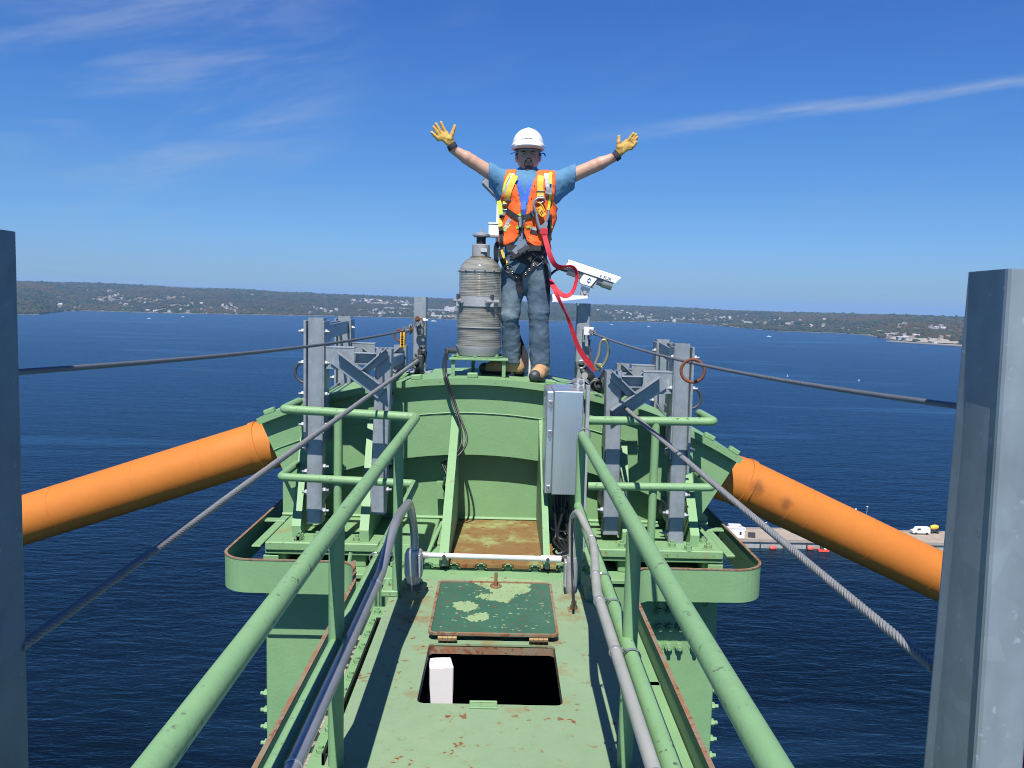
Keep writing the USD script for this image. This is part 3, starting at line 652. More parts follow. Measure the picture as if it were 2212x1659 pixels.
def forest():
    r = np.random.default_rng(5); N = 62000
    az = r.uniform(AZ[0], AZ[-1], N); s = DRIDGE * 1.12 * r.uniform(0.0, 1, N) ** 1.25 + 10
    x, y, z = land(az, s)
    keep = np.ones(N, bool)
    # clearings: towns, meadows and yards
    clear = meshkit.fbm(np.stack([x / 230, y / 230, np.zeros(N)], -1), 3, 11)
    keep &= ~((clear > 0.64) & (r.random(N) < 0.8))
    from scipy.spatial import cKDTree
    hp = np.array([(h[0], h[1]) for h in HOUSES] + [tuple(site(b[0], b[1])[:2]) for b in BLOCKS])
    t = cKDTree(hp); d, i = t.query(np.stack([x, y], 1)); keep &= d > 16
    rr = np.hypot(x, y); hr = np.hypot(*hp[i].T)
    keep &= ~((d < 75) & (rr < hr) & (np.abs(np.arctan2(x, y) - np.arctan2(hp[i][:, 0], hp[i][:, 1])) * rr < 12))
    u = np.array([pix((a, b, c))[0] for a, b, c in zip(x, y, z)])
    keep &= ~((u > 755) & (u < 885) & (s > 1100) & (s < 2000) & (r.random(N) < 0.62))
    keep &= ~((u > 1912) & (u < 2075) & (s < 200) & (r.random(N) < 0.86))
    keep &= ~((u > 900) & (u < 990) & (s < 700) & (r.random(N) < 0.5))
    x, y, z, s, u = x[keep], y[keep], z[keep], s[keep], u[keep]; n = len(x)
    patch = meshkit.fbm(np.stack([x / 330, y / 330, np.zeros(n)], -1), 4, 2) + r.normal(0, 0.07, n)
    warm = np.interp(u, [-600, 300, 700, 1000, 1300, 1600, 1700, 2300], [0.5, 0.5, 0.47, 0.42, 0.36, 0.40, 0.55, 0.58])
    kind = np.where(patch < warm - 0.09, 0, np.where(patch < warm, 1, np.where(patch < warm + 0.07, 2, 3)))
    kind = np.array([2, 0, 1, 3])[np.clip(kind, 0, 3)]          # brown, olive, dark, grey by patch
    path = '/World/forest'
    pi = UsdGeom.PointInstancer.Define(stage, path)
    protos = []
    for k, mt in enumerate(('crown_olive', 'crown_dark', 'crown_brown', 'crown_gray')):
        for w in range(2):
            m = trimesh.creation.icosphere(2, 1.0); v = np.array(m.vertices)
            v *= (0.72 + 0.62 * meshkit.fbm(v * 1.9 + 10 * k + 5 * w, 3, k * 2 + w))[:, None]
            v[:, 2] *= 0.85 if k != 1 else 1.35
            if k == 1: v[:, :2] *= (1.05 - 0.45 * (v[:, 2:3] / 1.4))
            v[:, 2] += 0.55
            q = f'{path}/crown_{k * 2 + w:03d}' if k * 2 + w else f'{path}/crown'
            usdkit.mesh(stage, q, trimesh.Trimesh(v, m.faces, process=False), MATS[mt], smooth=False); protos.append(q)
    pi.CreatePrototypesRel().SetTargets(protos)
    sc = r.uniform(5.5, 10.5, n) * np.interp(s, [0, DRIDGE], [0.85, 1.25])
    pi.CreatePositionsAttr(Vt.Vec3fArray.FromNumpy(np.stack([x, y, z - 1], 1).astype(np.float32)))
    pi.CreateScalesAttr(Vt.Vec3fArray.FromNumpy(np.stack([sc * r.uniform(.8, 1.25, n), sc * r.uniform(.8, 1.25, n), sc * r.uniform(.55, 1.0, n)], 1).astype(np.float32)))
    a = r.uniform(0, math.pi, n)
    pi.CreateOrientationsAttr(Vt.QuathArray([Gf.Quath(float(math.cos(t)), 0, 0, float(math.sin(t))) for t in a]))
    pi.CreateProtoIndicesAttr(Vt.IntArray.FromNumpy((kind * 2 + r.integers(0, 2, n)).astype(np.int32)))
    tag(pi.GetPrim(), 'distant mixed spring woodland covering the far shore', 'woods', kind='stuff')


forest()

for k, c in enumerate([(0.40, 0.40, 0.40), (0.26, 0.25, 0.24), (0.42, 0.42, 0.41), (0.22, 0.20, 0.185), (0.27, 0.28, 0.295), (0.31, 0.29, 0.26)]): plain(f'house_wall_{k}', c, rough=0.8, vary=0.04)
plain('roof_gray', (0.15, 0.15, 0.155), rough=0.9); plain('roof_brown', (0.17, 0.12, 0.09), rough=0.9); plain('roof_white', (0.40, 0.40, 0.41), rough=0.8); plain('window_dark', (0.03, 0.035, 0.045), rough=0.2)


def house_mesh(w, d, h, rh):
    wall = box2((-w / 2, -d / 2, -4), (w / 2, d / 2, h), 0.05)
    gab = prism([(-d / 2, h), (d / 2, h), (0, h + rh * 0.9)], w - 0.3, 'yz', -w / 2 + 0.15)
    roof = [prism([(-d / 2 - .5, h - .25), (0, h + rh), (0, h + rh + .3), (-d / 2 - .5, h + .1)], w + .8, 'yz', -w / 2 - .4), prism([(d / 2 + .5, h + .1), (0, h + rh + .3), (0, h + rh), (d / 2 + .5, h - .25)], w + .8, 'yz', -w / 2 - .4)]
    win = [box2((x - .6, y - .06, h * .45), (x + .6, y + .06, h * .45 + 1.4), .01) for x in (-w / 3, 0, w / 3) for y in (-d / 2, d / 2)]
    return cat_mesh([wall, gab]), cat_mesh(roof), cat_mesh(win)


def houses():
    UsdGeom.Scope.Define(stage, '/World/house_kinds')
    kinds = []
    for k, (w, d, h, rh, roof) in enumerate([(13, 9, 6, 3, 'roof_gray'), (11, 9, 5.5, 3.4, 'roof_brown'), (15, 10, 6.5, 3, 'roof_white'), (14, 10, 6, 3, 'roof_gray'), (18, 11, 6, 2.4, 'roof_white'), (12, 9, 6.5, 4, 'roof_brown')]):
        q = f'/World/house_kinds/house_kind_{k}'
        p = stage.CreateClassPrim(q); 
        a, b, c = house_mesh(w, d, h, rh)
        UsdGeom.Xform.Define(stage, q); stage.GetPrimAtPath(q).SetSpecifier(Sdf.SpecifierClass)
        usdkit.mesh(stage, q + '/wall', a, MATS[f'house_wall_{k}']); usdkit.mesh(stage, q + '/roof', b, MATS[roof]); usdkit.mesh(stage, q + '/windows', c, MATS['window_dark'])
        stage.GetPrimAtPath(q + '/windows').SetCustomDataByKey('kind', 'stuff')
        kinds.append(q)
    look_ = ['white gray-roofed house', 'gray-walled brown-roofed house', 'white white-roofed house', 'tan gray-roofed house', 'long pale flat-looking house', 'cream brown-roofed house']
    zone = lambda u: 'left far shore' if u < 620 else 'far slope left of the beacon' if u < 1000 else 'far shore right of the man' if u < 1560 else 'right wooded point'
    ordn = ['first', 'second', 'third', 'fourth', 'fifth', 'sixth', 'seventh', 'eighth', 'ninth', 'tenth', 'eleventh', 'twelfth', 'thirteenth', 'fourteenth', 'fifteenth', 'sixteenth', 'seventeenth', 'eighteenth', 'nineteenth', 'twentieth']
    seen = {}
    for (x, y, z, a, k, u, f) in sorted(HOUSES, key=lambda h: h[5]):
        q = number('/World', 'house'); xf = UsdGeom.Xform.Define(stage, q)
        xf.AddTranslateOp().Set(Gf.Vec3d(x, y, z + 1.0)); xf.AddRotateZOp().Set(math.degrees(a))
        xf.GetPrim().GetReferences().AddInternalReference(kinds[k]); xf.GetPrim().SetInstanceable(True)
        g = f"{look_[k]}s {'high' if f > 0.5 else 'low'} on the {zone(u)}"; i = seen.get(g, 0); seen[g] = i + 1
        tag(xf.GetPrim(), f"{ordn[min(i, 19)]} {look_[k]} from left, {'high' if f > 0.5 else 'low'} on the {zone(u)}", 'house', g)


houses()


def apartments():
    ordn = ['first', 'second', 'third', 'fourth', 'fifth', 'sixth', 'seventh', 'eighth', 'ninth', 'tenth', 'eleventh']
    plain('block_white', (0.66, 0.65, 0.63), rough=0.8, vary=0.03); plain('block_tan', (0.33, 0.28, 0.25), rough=0.8, vary=0.03); plain('block_blue', (0.36, 0.40, 0.46), rough=0.8, vary=0.05)
    for i, (u, f, w, h) in enumerate(BLOCKS):
        x, y, z = site(u, f); low = i < 5; tan = i >= 14
        if low: w, h = 20, 12
        t = Thing('apartment_block', (f'{ordn[i]} low gray apartment block from the left beside the center left post' if low else f'{ordn[i - 5]} {"tan" if tan else "white"} apartment tower from the left in the row seen left of the beacon'), 'apartment block')
        m = 'block_blue' if low else ('block_tan' if tan else 'block_white')
        wl = t.part('wall', box2((x - w / 2, y - 8, z - 5), (x + w / 2, y + 8, z + h), .1), m)
        t.part('roof', box2((x - w / 2 - .3, y - 8.3, z + h + .01), (x + w / 2 + .3, y + 8.3, z + h + .8), .1), 'roof_gray')
        for fl in range(int(h // 3)):
            t.part('window_row', box2((x - w / 2 + 1, y - 8.08, z + fl * 3 + 1.0), (x + w / 2 - 1, y - 7.9, z + fl * 3 + 2.3), .01), 'window_dark', under=wl)
        t.write()


apartments()


def shore_works():
    """Sheds, tents and quays that read as white marks along the waterline."""
    items = [('tent', 320, .03, 17, 8, 6, 'left of two white round-topped tents at the left far waterline'), ('tent', 337, .03, 22, 9, 5, 'right of two white round-topped tents at the left far waterline'),
             ('shed', 214, .03, 12, 7, 4, 'white boat shed on the left far waterline'), ('shed', 268, .03, 14, 9, 5, 'white shed by the water left of the two tents'), ('shed', 282, .07, 26, 10, 5, 'long gray shed behind the waterline left of the two tents'),
             ('warehouse', 838, .42, 70, 20, 7, 'long white warehouse on the far slope left of the center left post'), ('warehouse', 872, .42, 60, 20, 7, 'white warehouse beside the center left post on the far shore'),
             ('warehouse', 825, .13, 40, 20, 9, 'white shore warehouse between the left frame and the center left post'), ('warehouse', 944, .10, 46, 20, 9, 'white shore building between the center left post and the beacon'), ('warehouse', 966, .10, 30, 20, 8, 'small white shore building beside the beacon'),
             ('hotel', 1383, .22, 40, 16, 20, 'tall pale building with gabled top on the middle right far shore'), ('quay_shed', 1412, .04, 75, 16, 8, 'long white quay building at the middle right far waterline'), ('quay_shed', 1444, .04, 55, 16, 7, 'shorter white quay building at the middle right far waterline'),
             ('boathouse', 1566, .04, 24, 10, 6, 'tan boathouse on the spit at the right far waterline'), ('warehouse', 1613, .3, 34, 16, 9, 'bright white hall above the woods of the right far shore'),
             ('plant_shed', 1925, .18, 34, 16, 7, 'pale blue plant building above the right far quay'), ('plant_shed', 1956, .12, 46, 16, 8, 'brown plant building on the right far quay'), ('plant_shed', 1905, .3, 30, 14, 4, 'white slope-side shed above the right far quay')]
    cols = dict(tent='roof_white', shed='house_wall_0', warehouse='house_wall_2', hotel='house_wall_1', quay_shed='house_wall_2', boathouse='house_wall_5', plant_shed='house_wall_4')
    for nm, u, f, w, d, h, lab in items:
        x, y, z = site(u, f); z = z + 1
        t = Thing(nm, 'distant ' + lab, nm.replace('_', ' '))
        t.part('wall', box2((x - w / 2, y - d / 2, z - 5), (x + w / 2, y + d / 2, z + h), .1), cols[nm])
        if nm == 'tent':
            an = np.linspace(0, math.pi, 12); pr = [(x + w / 2 * math.cos(a), z + h + .02 + 3 * math.sin(a)) for a in an]
            t.part('canopy', prism(pr, d, 'xz', y - d / 2), 'roof_white')
        else:
            t.part('roof', prism([(x - w / 2 - .5, z + h + .02), (x + w / 2 + .5, z + h + .02), (x + w / 2 - 1, z + h + 1.6), (x - w / 2 + 1, z + h + 1.6)], d + 1, 'xz', y - d / 2 - .5), 'roof_white' if nm != 'hotel' else 'roof_brown')
            for q in range(3): t.part('door', box2((x - w / 4 * (q - 1) - 1.5, y - d / 2 - .06, z), (x - w / 4 * (q - 1) + 1.5, y - d / 2 + .05, z + h * .55), .01), 'window_dark')
        t.write()
    q0, q1 = at(1925, 738, z=WATER + 1.2), at(2110, 750, z=WATER + 1.2)
    single('quay', beam(q0 + [0, 14, .6], q1 + [0, 14, .6], 26, 3.0, ch=.1), 'house_wall_1', 'pale concrete quay on the right far shore', 'quay')


shore_works()


def yard():
    """Bare gravel ground of the plant on the right far shore."""
    plain('yard_gravel', (0.27, 0.235, 0.19), rough=0.95, vary=0.3, scale=0.05)
    a0, a1 = (math.atan2(ray(u, 720)[0], ray(u, 720)[1]) for u in (1915, 2072))
    A, S = np.meshgrid(np.linspace(a0, a1, 40), np.linspace(14, 210, 16), indexing='ij'); S = S * (1 - .45 * np.abs(np.linspace(-1, 1, 40))[:, None] ** 2); x, y, z = land(A, S); n, m = A.shape
    i, j = np.meshgrid(np.arange(n - 1), np.arange(m - 1), indexing='ij'); a = i * m + j; q = np.stack([a, a + m, a + m + 1, a + 1], -1).reshape(-1, 4)
    g = trimesh.Trimesh(np.stack([x, y, z + 2.2], -1).reshape(-1, 3), np.vstack([q[:, [0, 1, 2]], q[:, [0, 2, 3]]]), process=False)
    if g.face_normals[:, 2].mean() < 0: g.invert()
    single('gravel_ground', g, 'yard_gravel', 'bare tan ground around the plant on the right far shore', kind='structure', smooth=True)


yard()


def boat(u, v, L, label, sail=False):
    p = at(u, v, z=WATER + 0.1); t = Thing('sailboat' if sail else 'motorboat', label, 'sailboat' if sail else 'boat')
    hull = prism([(-L / 2, 0), (L / 2 * .8, 0), (L / 2, L * .09), (-L / 2, L * .08)], L * .26, 'xz', -L * .13); hull.apply_translation(p); t.part('hull', hull, 'white_paint')
    cab = cbox((L * .34, L * .2, L * .1), p + [-L * .05, 0, L * .14], .02); c = t.part('cabin', cab, 'white_paint'); t.part('window_band', cbox((L * .3, L * .202, L * .035), p + [-L * .05, 0, L * .15], .01), 'window_dark', under=c)
    if sail:
        t.part('mast', tube([p + [0, 0, L * .1], p + [0, 0, L * 1.3]], L * .012, 6), 'white_paint')
        t.part('sail', prism([(0.02, L * .2), (L * .42, L * .2), (0.02, L * 1.25)], .04, 'xz'), 'roof_white'); t.parts[-1]['mesh'].apply_translation(p)
    t.write()


boat(937, 694, 24, 'white motorboat on the water between center left post and beacon')
boat(322, 688, 13, 'white speck of a motorboat off the left far shore')
boat(395, 684, 11, 'faint pale motorboat off the left far shore right of the tents')
boat(1321, 702, 15, 'pale motorboat off the far shore right of the center right post')
boat(1401, 705, 14, 'tiny pale motorboat above the right galvanized frame')
boat(1661, 727, 15, 'white motorboat off the right wooded point')
boat(1701, 813, 2.6, 'tiny sailboat just above the upper right wire rope', True)
boat(1855, 823, 2.6, 'small sailboat in mid water left of the right near post', True)


# ------------------------------------------------------------------ pier with vehicles
def pier():
    zt = WATER + 3.2
    a, b = at(1420, 1163, z=zt), at(2300, 1180, z=zt); d = norm(b - a); n = np.array([-d[1], d[0], 0])
    fa, fb = at(1420, 1137, z=zt), at(2300, 1155, z=zt); W = float((fa - a) @ n)
    plain('pier_deck_concrete', (0.25, 0.21, 0.165), rough=0.9, vary=0.18, scale=0.35, bump=0.1, bscale=4); plain('pier_wall_concrete', (0.25, 0.25, 0.235), rough=0.9, vary=0.25, scale=0.6, stretch=(1, 1, .3)); plain('tire_black', (.015, .015, .015), rough=.8)
    t = Thing('pier', 'long concrete pier beyond the right orange cable', 'pier')
    L = np.linalg.norm(b - a); c = (a + b) / 2 + n * W / 2
    T = np.eye(4); T[:3, 0], T[:3, 1], T[:3, 2] = d, n, [0, 0, 1]

    def loc(size, x, y, z, ch=.03):
        m = cbox(size, (x, y, z), ch); m.apply_transform(T); m.apply_translation(a); return m
    t.part('deck', loc((L, W, .7), L / 2, W / 2, -.36, .05), 'pier_deck_concrete')
    t.part('face_wall', loc((L - 1, W - 1.2, 6), L / 2, W / 2, -3.75, .05), 'pier_wall_concrete')
    t.part('curb', loc((L, .5, .4), L / 2, .3, .21, .03), 'house_wall_3')
    t.part('curb', loc((L, .5, .4), L / 2, W - .3, .21, .03), 'house_wall_3')
    for k in range(int(L // 9)): t.part('fender_timber', loc((.5, .35, 3.2), 4 + 9 * k, .4, -2.2), 'dark_steel')
    t.write()
    P = lambda u, v, z=0.0: at(u, v, z=zt + z)

    def van(p, s, lab, head):
        k = Thing('parked_van', lab, 'van'); R_ = trimesh.transformations.rotation_matrix(head, [0, 0, 1])
        def put(m): m = m.copy(); m.apply_scale(s); m.apply_transform(R_); m.apply_translation(p + [0, 0, .02]); return m
        body = prism([(-2.7, .45), (2.7, .45), (2.72, 1.15), (1.75, 1.3), (1.2, 2.15), (-2.6, 2.2), (-2.72, 1.2)], 1.9, 'xz', -.95)
        k.part('body', put(body), 'white_paint')
        k.part('windscreen', put(prism([(1.72, 1.33), (1.24, 2.08), (1.20, 2.05), (1.68, 1.30)], 1.6, 'xz', -.8)), 'window_dark')
        for sy in (-.96, .93): k.part('side_window', put(prism([(.3, 1.35), (1.5, 1.35), (1.15, 2.0), (.3, 2.0)], .03, 'xz', sy)), 'window_dark')
        for wx in (-1.7, 1.75):
            for wy in (-.9, .9): k.part('wheel', put(cyl((wx, wy - .11, .36), (wx, wy + .11, .36), .36, 14)), 'tire_black')
        k.write()

    van(P(*ZK(362, 541)), 1.25, 'white van parked behind the white cabin on the pier', 0.0)
    van(P(*ZK(2012, 566)), 1.3, 'white van parked near the yellow mixer on the pier', math.pi)
    van(P(*ZK(190, 520)), 1.2, 'white van at the pier edge half hidden by the tower guard', math.pi / 2)
    p = P(*ZK(350, 603)); k = Thing('site_cabin', 'white box cabin with dark door on the pier', 'cabin')
    k.part('body', cbox((7.2, 3, 3.6), p + [0, 1.5, 1.82], .05), 'white_paint'); k.part('door', cbox((.8, .05, 1.2), p + [2.0, -.02, 1.9], .01), 'window_dark'); k.part('roof', cbox((7.4, 3.2, .16), p + [0, 1.5, 3.71], .03), 'roof_white'); k.write()
    p = P(*ZK(497, 596)); k = Thing('steel_crate', 'dark open steel bin on the pier right of the cabin', 'crate'); R_ = trimesh.transformations.rotation_matrix(-.2, [0, 0, 1])
    for m in (cbox((2.6, .1, 1.7), (0, -.8, .9)), cbox((2.6, .1, 1.7), (0, .8, .9)), cbox((.1, 1.5, 1.7), (-1.25, 0, .9)), cbox((.1, 1.5, 1.7), (1.25, 0, .9)), cbox((2.4, 1.5, .1), (0, 0, .12))):
        m.apply_transform(R_); m.apply_translation(p); k.part('panel', m, 'dark_steel')
    k.write()
    p = P(*ZK(2138, 560)); k = Thing('mixer_trailer', 'yellow drum mixer on a trailer at the right end of the pier', 'mixer')
    k.part('drum', revolve([(0, -1.7), (.6, -1.65), (.95, -.9), (1.0, .6), (.6, 1.5), (0, 1.6)], p + [0, 0, 2.5], 20, (1, 0, .12)), 'yellow_plastic'); k.part('chassis', cbox((4.4, 1.4, .25), p + [0, 0, .95], .03), 'dark_steel')
    for wx in (-1.2, 1.2):
        for wy in (-.7, .7): k.part('wheel', cyl(p + [wx, wy - .1, .42], p + [wx, wy + .1, .42], .42, 12), 'tire_black')
    for wx in (-1.3, 1.3): k.part('cradle', cbox((.2, 1.2, 1.0), p + [wx, 0, 1.5], .02), 'dark_steel')
    k.write()
    for i, (x, y, lab) in enumerate([(400, 668, 'red mooring buoy at the pier foot nearest the tower'), (672, 670, 'second red mooring buoy along the pier foot'), (1010, 676, 'red mooring buoy at the pier foot beside the orange cable')]):
        p = at(*ZK(x, y + 6), z=WATER + .6) - [0, 2.2, 0]; k = Thing('mooring_buoy', lab, 'buoy'); plain('buoy_red', (.62, .06, .035), rough=.5) if 'buoy_red' not in MATS else None
        k.part('float', revolve([(0, -1.4), (.55, -1.15), (.8, -.5), (.8, .5), (.55, 1.15), (0, 1.4)], p, 16, (1, 0, 0)), 'buoy_red'); k.part('shackle', torus(p + [1.5, 0, 0], .22, .05, (0, 1, 0), 12, 6), 'dark_steel'); k.write()
    boat_p = at(*ZK(1145, 722), z=WATER + .1); k = Thing('work_boat', 'red work boat moored at the pier under the orange cable', 'boat')
    k.part('hull', prism([(-2.2, 0), (1.7, 0), (2.4, 1.0), (-2.3, .8)], 1.8, 'xz', -.9), 'buoy_red'); k.parts[-1]['mesh'].apply_translation(boat_p)
    k.part('wheelhouse', cbox((1.2, 1.2, 1.1), boat_p + [-.7, 0, 1.4], .05), 'dark_steel'); k.part('foredeck', cbox((1.5, 1.3, .12), boat_p + [.9, 0, .98], .02), 'white_paint'); k.write()
    for i, (x, y0, y1, lab) in enumerate([(1513, 395, 322, 'tall lamp pole with white head rising above the orange cable'), (1412, 400, 344, 'lamp pole top just showing over the orange cable'), (625, 540, 466, 'pale lamp pole on the pier behind the lower right rope')]):
        u0, v0 = ZK(x, y0); u1, v1 = ZK(x, y1); d1 = ray(u1, v1); base = P(u0, v0 + (70 if i < 2 else 3)); hgt = max(d1[2] * (base[1] / d1[1]) - base[2], 3.0)
        k = Thing('lamp_pole', lab, 'lamp pole'); k.part('pole', tube([base, base + [0, 0, hgt]], [.13, .09], 8), 'galvanized_bright'); k.part('lamp_head', revolve([(0, .25), (.3, .15), (.34, -.1), (0, -.2)], base + [0, 0, hgt + .1], 12), 'white_paint'); k.part('base', cbox((.5, .5, .3), base + [0, 0, .15]), 'pier_wall_concrete'); k.write()


pier()
# ------------------------------------------------------------------ bridge tower, saddle, walkway
ZDECK = -1.60          # walkway deck below the lens
ZBASE = -1.59          # top of the saddle base plate
YF = 5.65              # front edge of the saddle's top flange
SXC = -0.06            # middle of the saddle
YBACK = 6.55

# the arch of the saddle: a circle through three points of its top edge
_p = [at(u, v, y=YF)[[0, 2]] for u, v in ((553, 905), (1000, 817), (1605, 991))]


def circle3(a, b, c):
    A = 2 * np.array([b - a, c - a]); B = np.array([b @ b - a @ a, c @ c - a @ a]); o = np.linalg.solve(A, B); return o, np.linalg.norm(a - o)


ARC_O, ARC_R = circle3(*_p)
ANG = lambda q: math.atan2(q[1] - ARC_O[1], q[0] - ARC_O[0])
A0, A1 = ANG(_p[0]), ANG(_p[2])            # left end, right end (A0 > A1)


def arc(r, a0=None, a1=None, n=40):
    an = np.linspace(A0 if a0 is None else a0, A1 if a1 is None else a1, n)
    return np.stack([ARC_O[0] + r * np.cos(an), ARC_O[1] + r * np.sin(an)], 1)


def saddle_top(x, r=None):
    r = ARC_R if r is None else r
    return ARC_O[1] + math.sqrt(r * r - (x - ARC_O[0]) ** 2)


def sector(r0, r1, y0, y1, a0=None, a1=None, n=40):
    return prism(np.vstack([arc(r1, a0, a1, n), arc(r0, a0, a1, n)[::-1]]), y1 - y0, 'xz', y0)


def saddle():
    t = Thing('cable_saddle', 'pale green arched steel cable saddle on top of the tower', 'cable saddle')
    t.part('top_flange', sector(ARC_R - 0.045, ARC_R, YF, YBACK), 'green_paint_worn', label='chipped arched top flange')
    rl = ARC_R - 0.55
    for y0, y1 in ((YF + .075, YF + .125), (YBACK - .125, YBACK - .075)):
        t.part('side_wall', sector(ARC_R - 0.25, ARC_R - 0.046, y0 - (.006 if y0 < 6 else 0), y1), 'green_paint')
        t.part('skirt', sector(rl, ARC_R - 0.251, y0, y1), 'green_paint')
    # weld bead along the seam
    a = arc(ARC_R - 0.251, n=60); t.part('weld_seam', tube(np.stack([a[:, 0], np.full(60, YF + .071), a[:, 1]], 1) + np.random.default_rng(2).normal(0, .0008, (60, 3)), .005, 6), 'green_paint')
    # end collars
    for aa in (A0, A1):
        t.part('end_plate', sector(rl + .04, ARC_R - .047, YF + .13, YBACK - .13, aa - .006 * np.sign(aa - 1.57), aa - .016 * np.sign(aa - 1.57), 2), 'green_paint')
    xl, xr = at(612, 1075, y=5.87)[0], at(1526, 1150, y=5.87)[0]
    n = 40; xs = np.linspace(xl, xr, n); top = np.array([min(saddle_top(x, rl + .05), saddle_top(0, rl + .05)) for x in xs])
    t.part('body', prism([(xl, ZBASE)] + [(x, z) for x, z in zip(xs, top)] + [(xr, ZBASE)], 0.48, 'xz', 5.86), 'green_paint')
    t.part('weld_seam', tube([(xl, 5.852, ZBASE + .012), (xr, 5.852, ZBASE + .012)], .014, 6), 'green_paint_worn')
    # stiffener ribs: front edge leans outwards towards the foot
    RIBS = [(660, 943, 641, 1169, .06), (805, 905, 787, 1180, .06), (985, 897, 958, 1236, .055), (1170, 907, 1180, 1240, .04), (1345, 953, 1352, 1184, .055), (1484, 1022, 1498, 1192, .06)]
    for i, (u0, v0, u1, v1, w) in enumerate(RIBS):
        yb = ZBASE * FOC / (-(v1 - (651 + .0244 * (u1 - 1087)))) ; yb = min(yb, 5.6)
        foot = at(u1, v1, y=yb); topp = at(u0, v0, y=YF + .07)
        x = (foot[0] + topp[0]) / 2 - (.0)
        ys = YF + .10
        pts = [(yb, ZBASE + .001), (yb, ZBASE + .075), (YF + .045, topp[2]), (ys, topp[2]), (ys, -1.02), (5.861, -1.02), (5.861, ZBASE + .001)]
        m = prism(pts, w, 'yz', -w / 2); dx = (topp[0] - foot[0]); v = np.array(m.vertices); v[:, 0] += foot[0] + dx * (v[:, 2] - ZBASE) / (topp[2] - ZBASE); m.vertices = v
        t.part('stiffener_rib', m, 'green_paint_worn' if i in (2, 3) else 'green_paint')
    # small lugs on the flange
    for u in (1020, 690, 584, 900, 1458, 1535, 1590, 1188):
        x = at(u, 850, y=YF + .06)[0]
        if abs(x - .15) < .1: continue
        if A1 < math.atan2(saddle_top(x) - ARC_O[1], x - ARC_O[0]) < A0:
            a = math.atan2(saddle_top(x) - ARC_O[1], x - ARC_O[0]); lug = cbox((.075, .06, .035), (0, 0, .016), .006)
            lug.apply_transform(trimesh.transformations.rotation_matrix(-(a - math.pi / 2), [0, 1, 0])); lug.apply_translation([x, YF + .06, saddle_top(x)]); t.part('lug', lug, 'green_paint')
    # base plate, its lower ledge, bolts
    bl, br = at(572, 1190, y=5.2)[0], at(1563, 1196, y=5.2)[0]
    cl, cr = at(985, 1142, y=5.84)[0] - .02, at(1172, 1142, y=5.84)[0] + .03
    base_l = box2((bl, 5.20, ZBASE - .055), (cl - .10, 7.0, ZBASE), .006); base_r = box2((cr + .10, 5.20, ZBASE - .055), (br, 7.0, ZBASE), .006)
    t.part('base_plate', base_l, 'green_paint_worn'); t.part('base_plate', base_r, 'green_paint_worn')
    t.part('ledge_plate', box2((bl - .005, 5.215, ZBASE - .085), (cl - .11, 7.05, ZBASE - .057), .006), 'green_paint_worn'); t.part('ledge_plate', box2((cr + .11, 5.215, ZBASE - .085), (br + .005, 7.05, ZBASE - .057), .006), 'green_paint_worn')
    # rusty apron between the middle ribs, scalloped round its bolts
    yf = 4.82; sc = []
    xs0, xs1 = cl - .32, cr + .26
    edge = sg.box(xs0, yf, xs1, 5.86)
    holes = np.linspace(xs0 + .06, xs1 - .06, 8)
    for hx in holes: edge = edge.difference(sg.Point(hx, yf).buffer(.036, quad_segs=6))
    mid = edge.intersection(sg.box(cl - .005, 0, cr + .005, 9)); 
    t.part('apron_plate', prism(mid, .02, 'xy', ZBASE - .018), 'green_rusty', label='rusty apron plate between the middle ribs')
    for side in (edge.intersection(sg.box(-9, 0, cl - .006, 5.19)), edge.intersection(sg.box(cr + .006, 0, 9, 5.19))): t.part('apron_plate', prism(side, .02, 'xy', ZBASE - .018), 'green_paint_worn')
    t.part('splice_bar', box2((xs0 - .02, 4.62, ZBASE - .07), (xs1 + .02, 4.85, ZBASE - .024), .005), 'green_paint_worn')
    for hx in holes: t.part('bolt', hexbolt((hx, yf - .012, ZBASE - .024), (0, 0, 1), .026, .026, .012), 'green_paint_worn')
    for u, v in ((648, 1161), (637, 1177), (623, 1191), (686, 1162), (688, 1194), (714, 1181), (762, 1183), (1376, 1217), (1400, 1220), (1451, 1181), (1486, 1187), (1529, 1185), (1518, 1172), (1345, 1186)):
        p = at(u, v, z=ZBASE)
        if p[1] < 5.22 or not (bl + .03 < p[0] < br - .03) or cl - .12 < p[0] < cr + .12: p[1] = max(p[1], 5.26)
        if cl - .14 < p[0] < cr + .14: continue
        t.part('bolt', hexbolt(p, (0, 0, 1), .026, .026, .018), 'green_paint_worn')
    t.write()
    return bl, br, cl, cr


BL, BR, CL, CR = saddle()


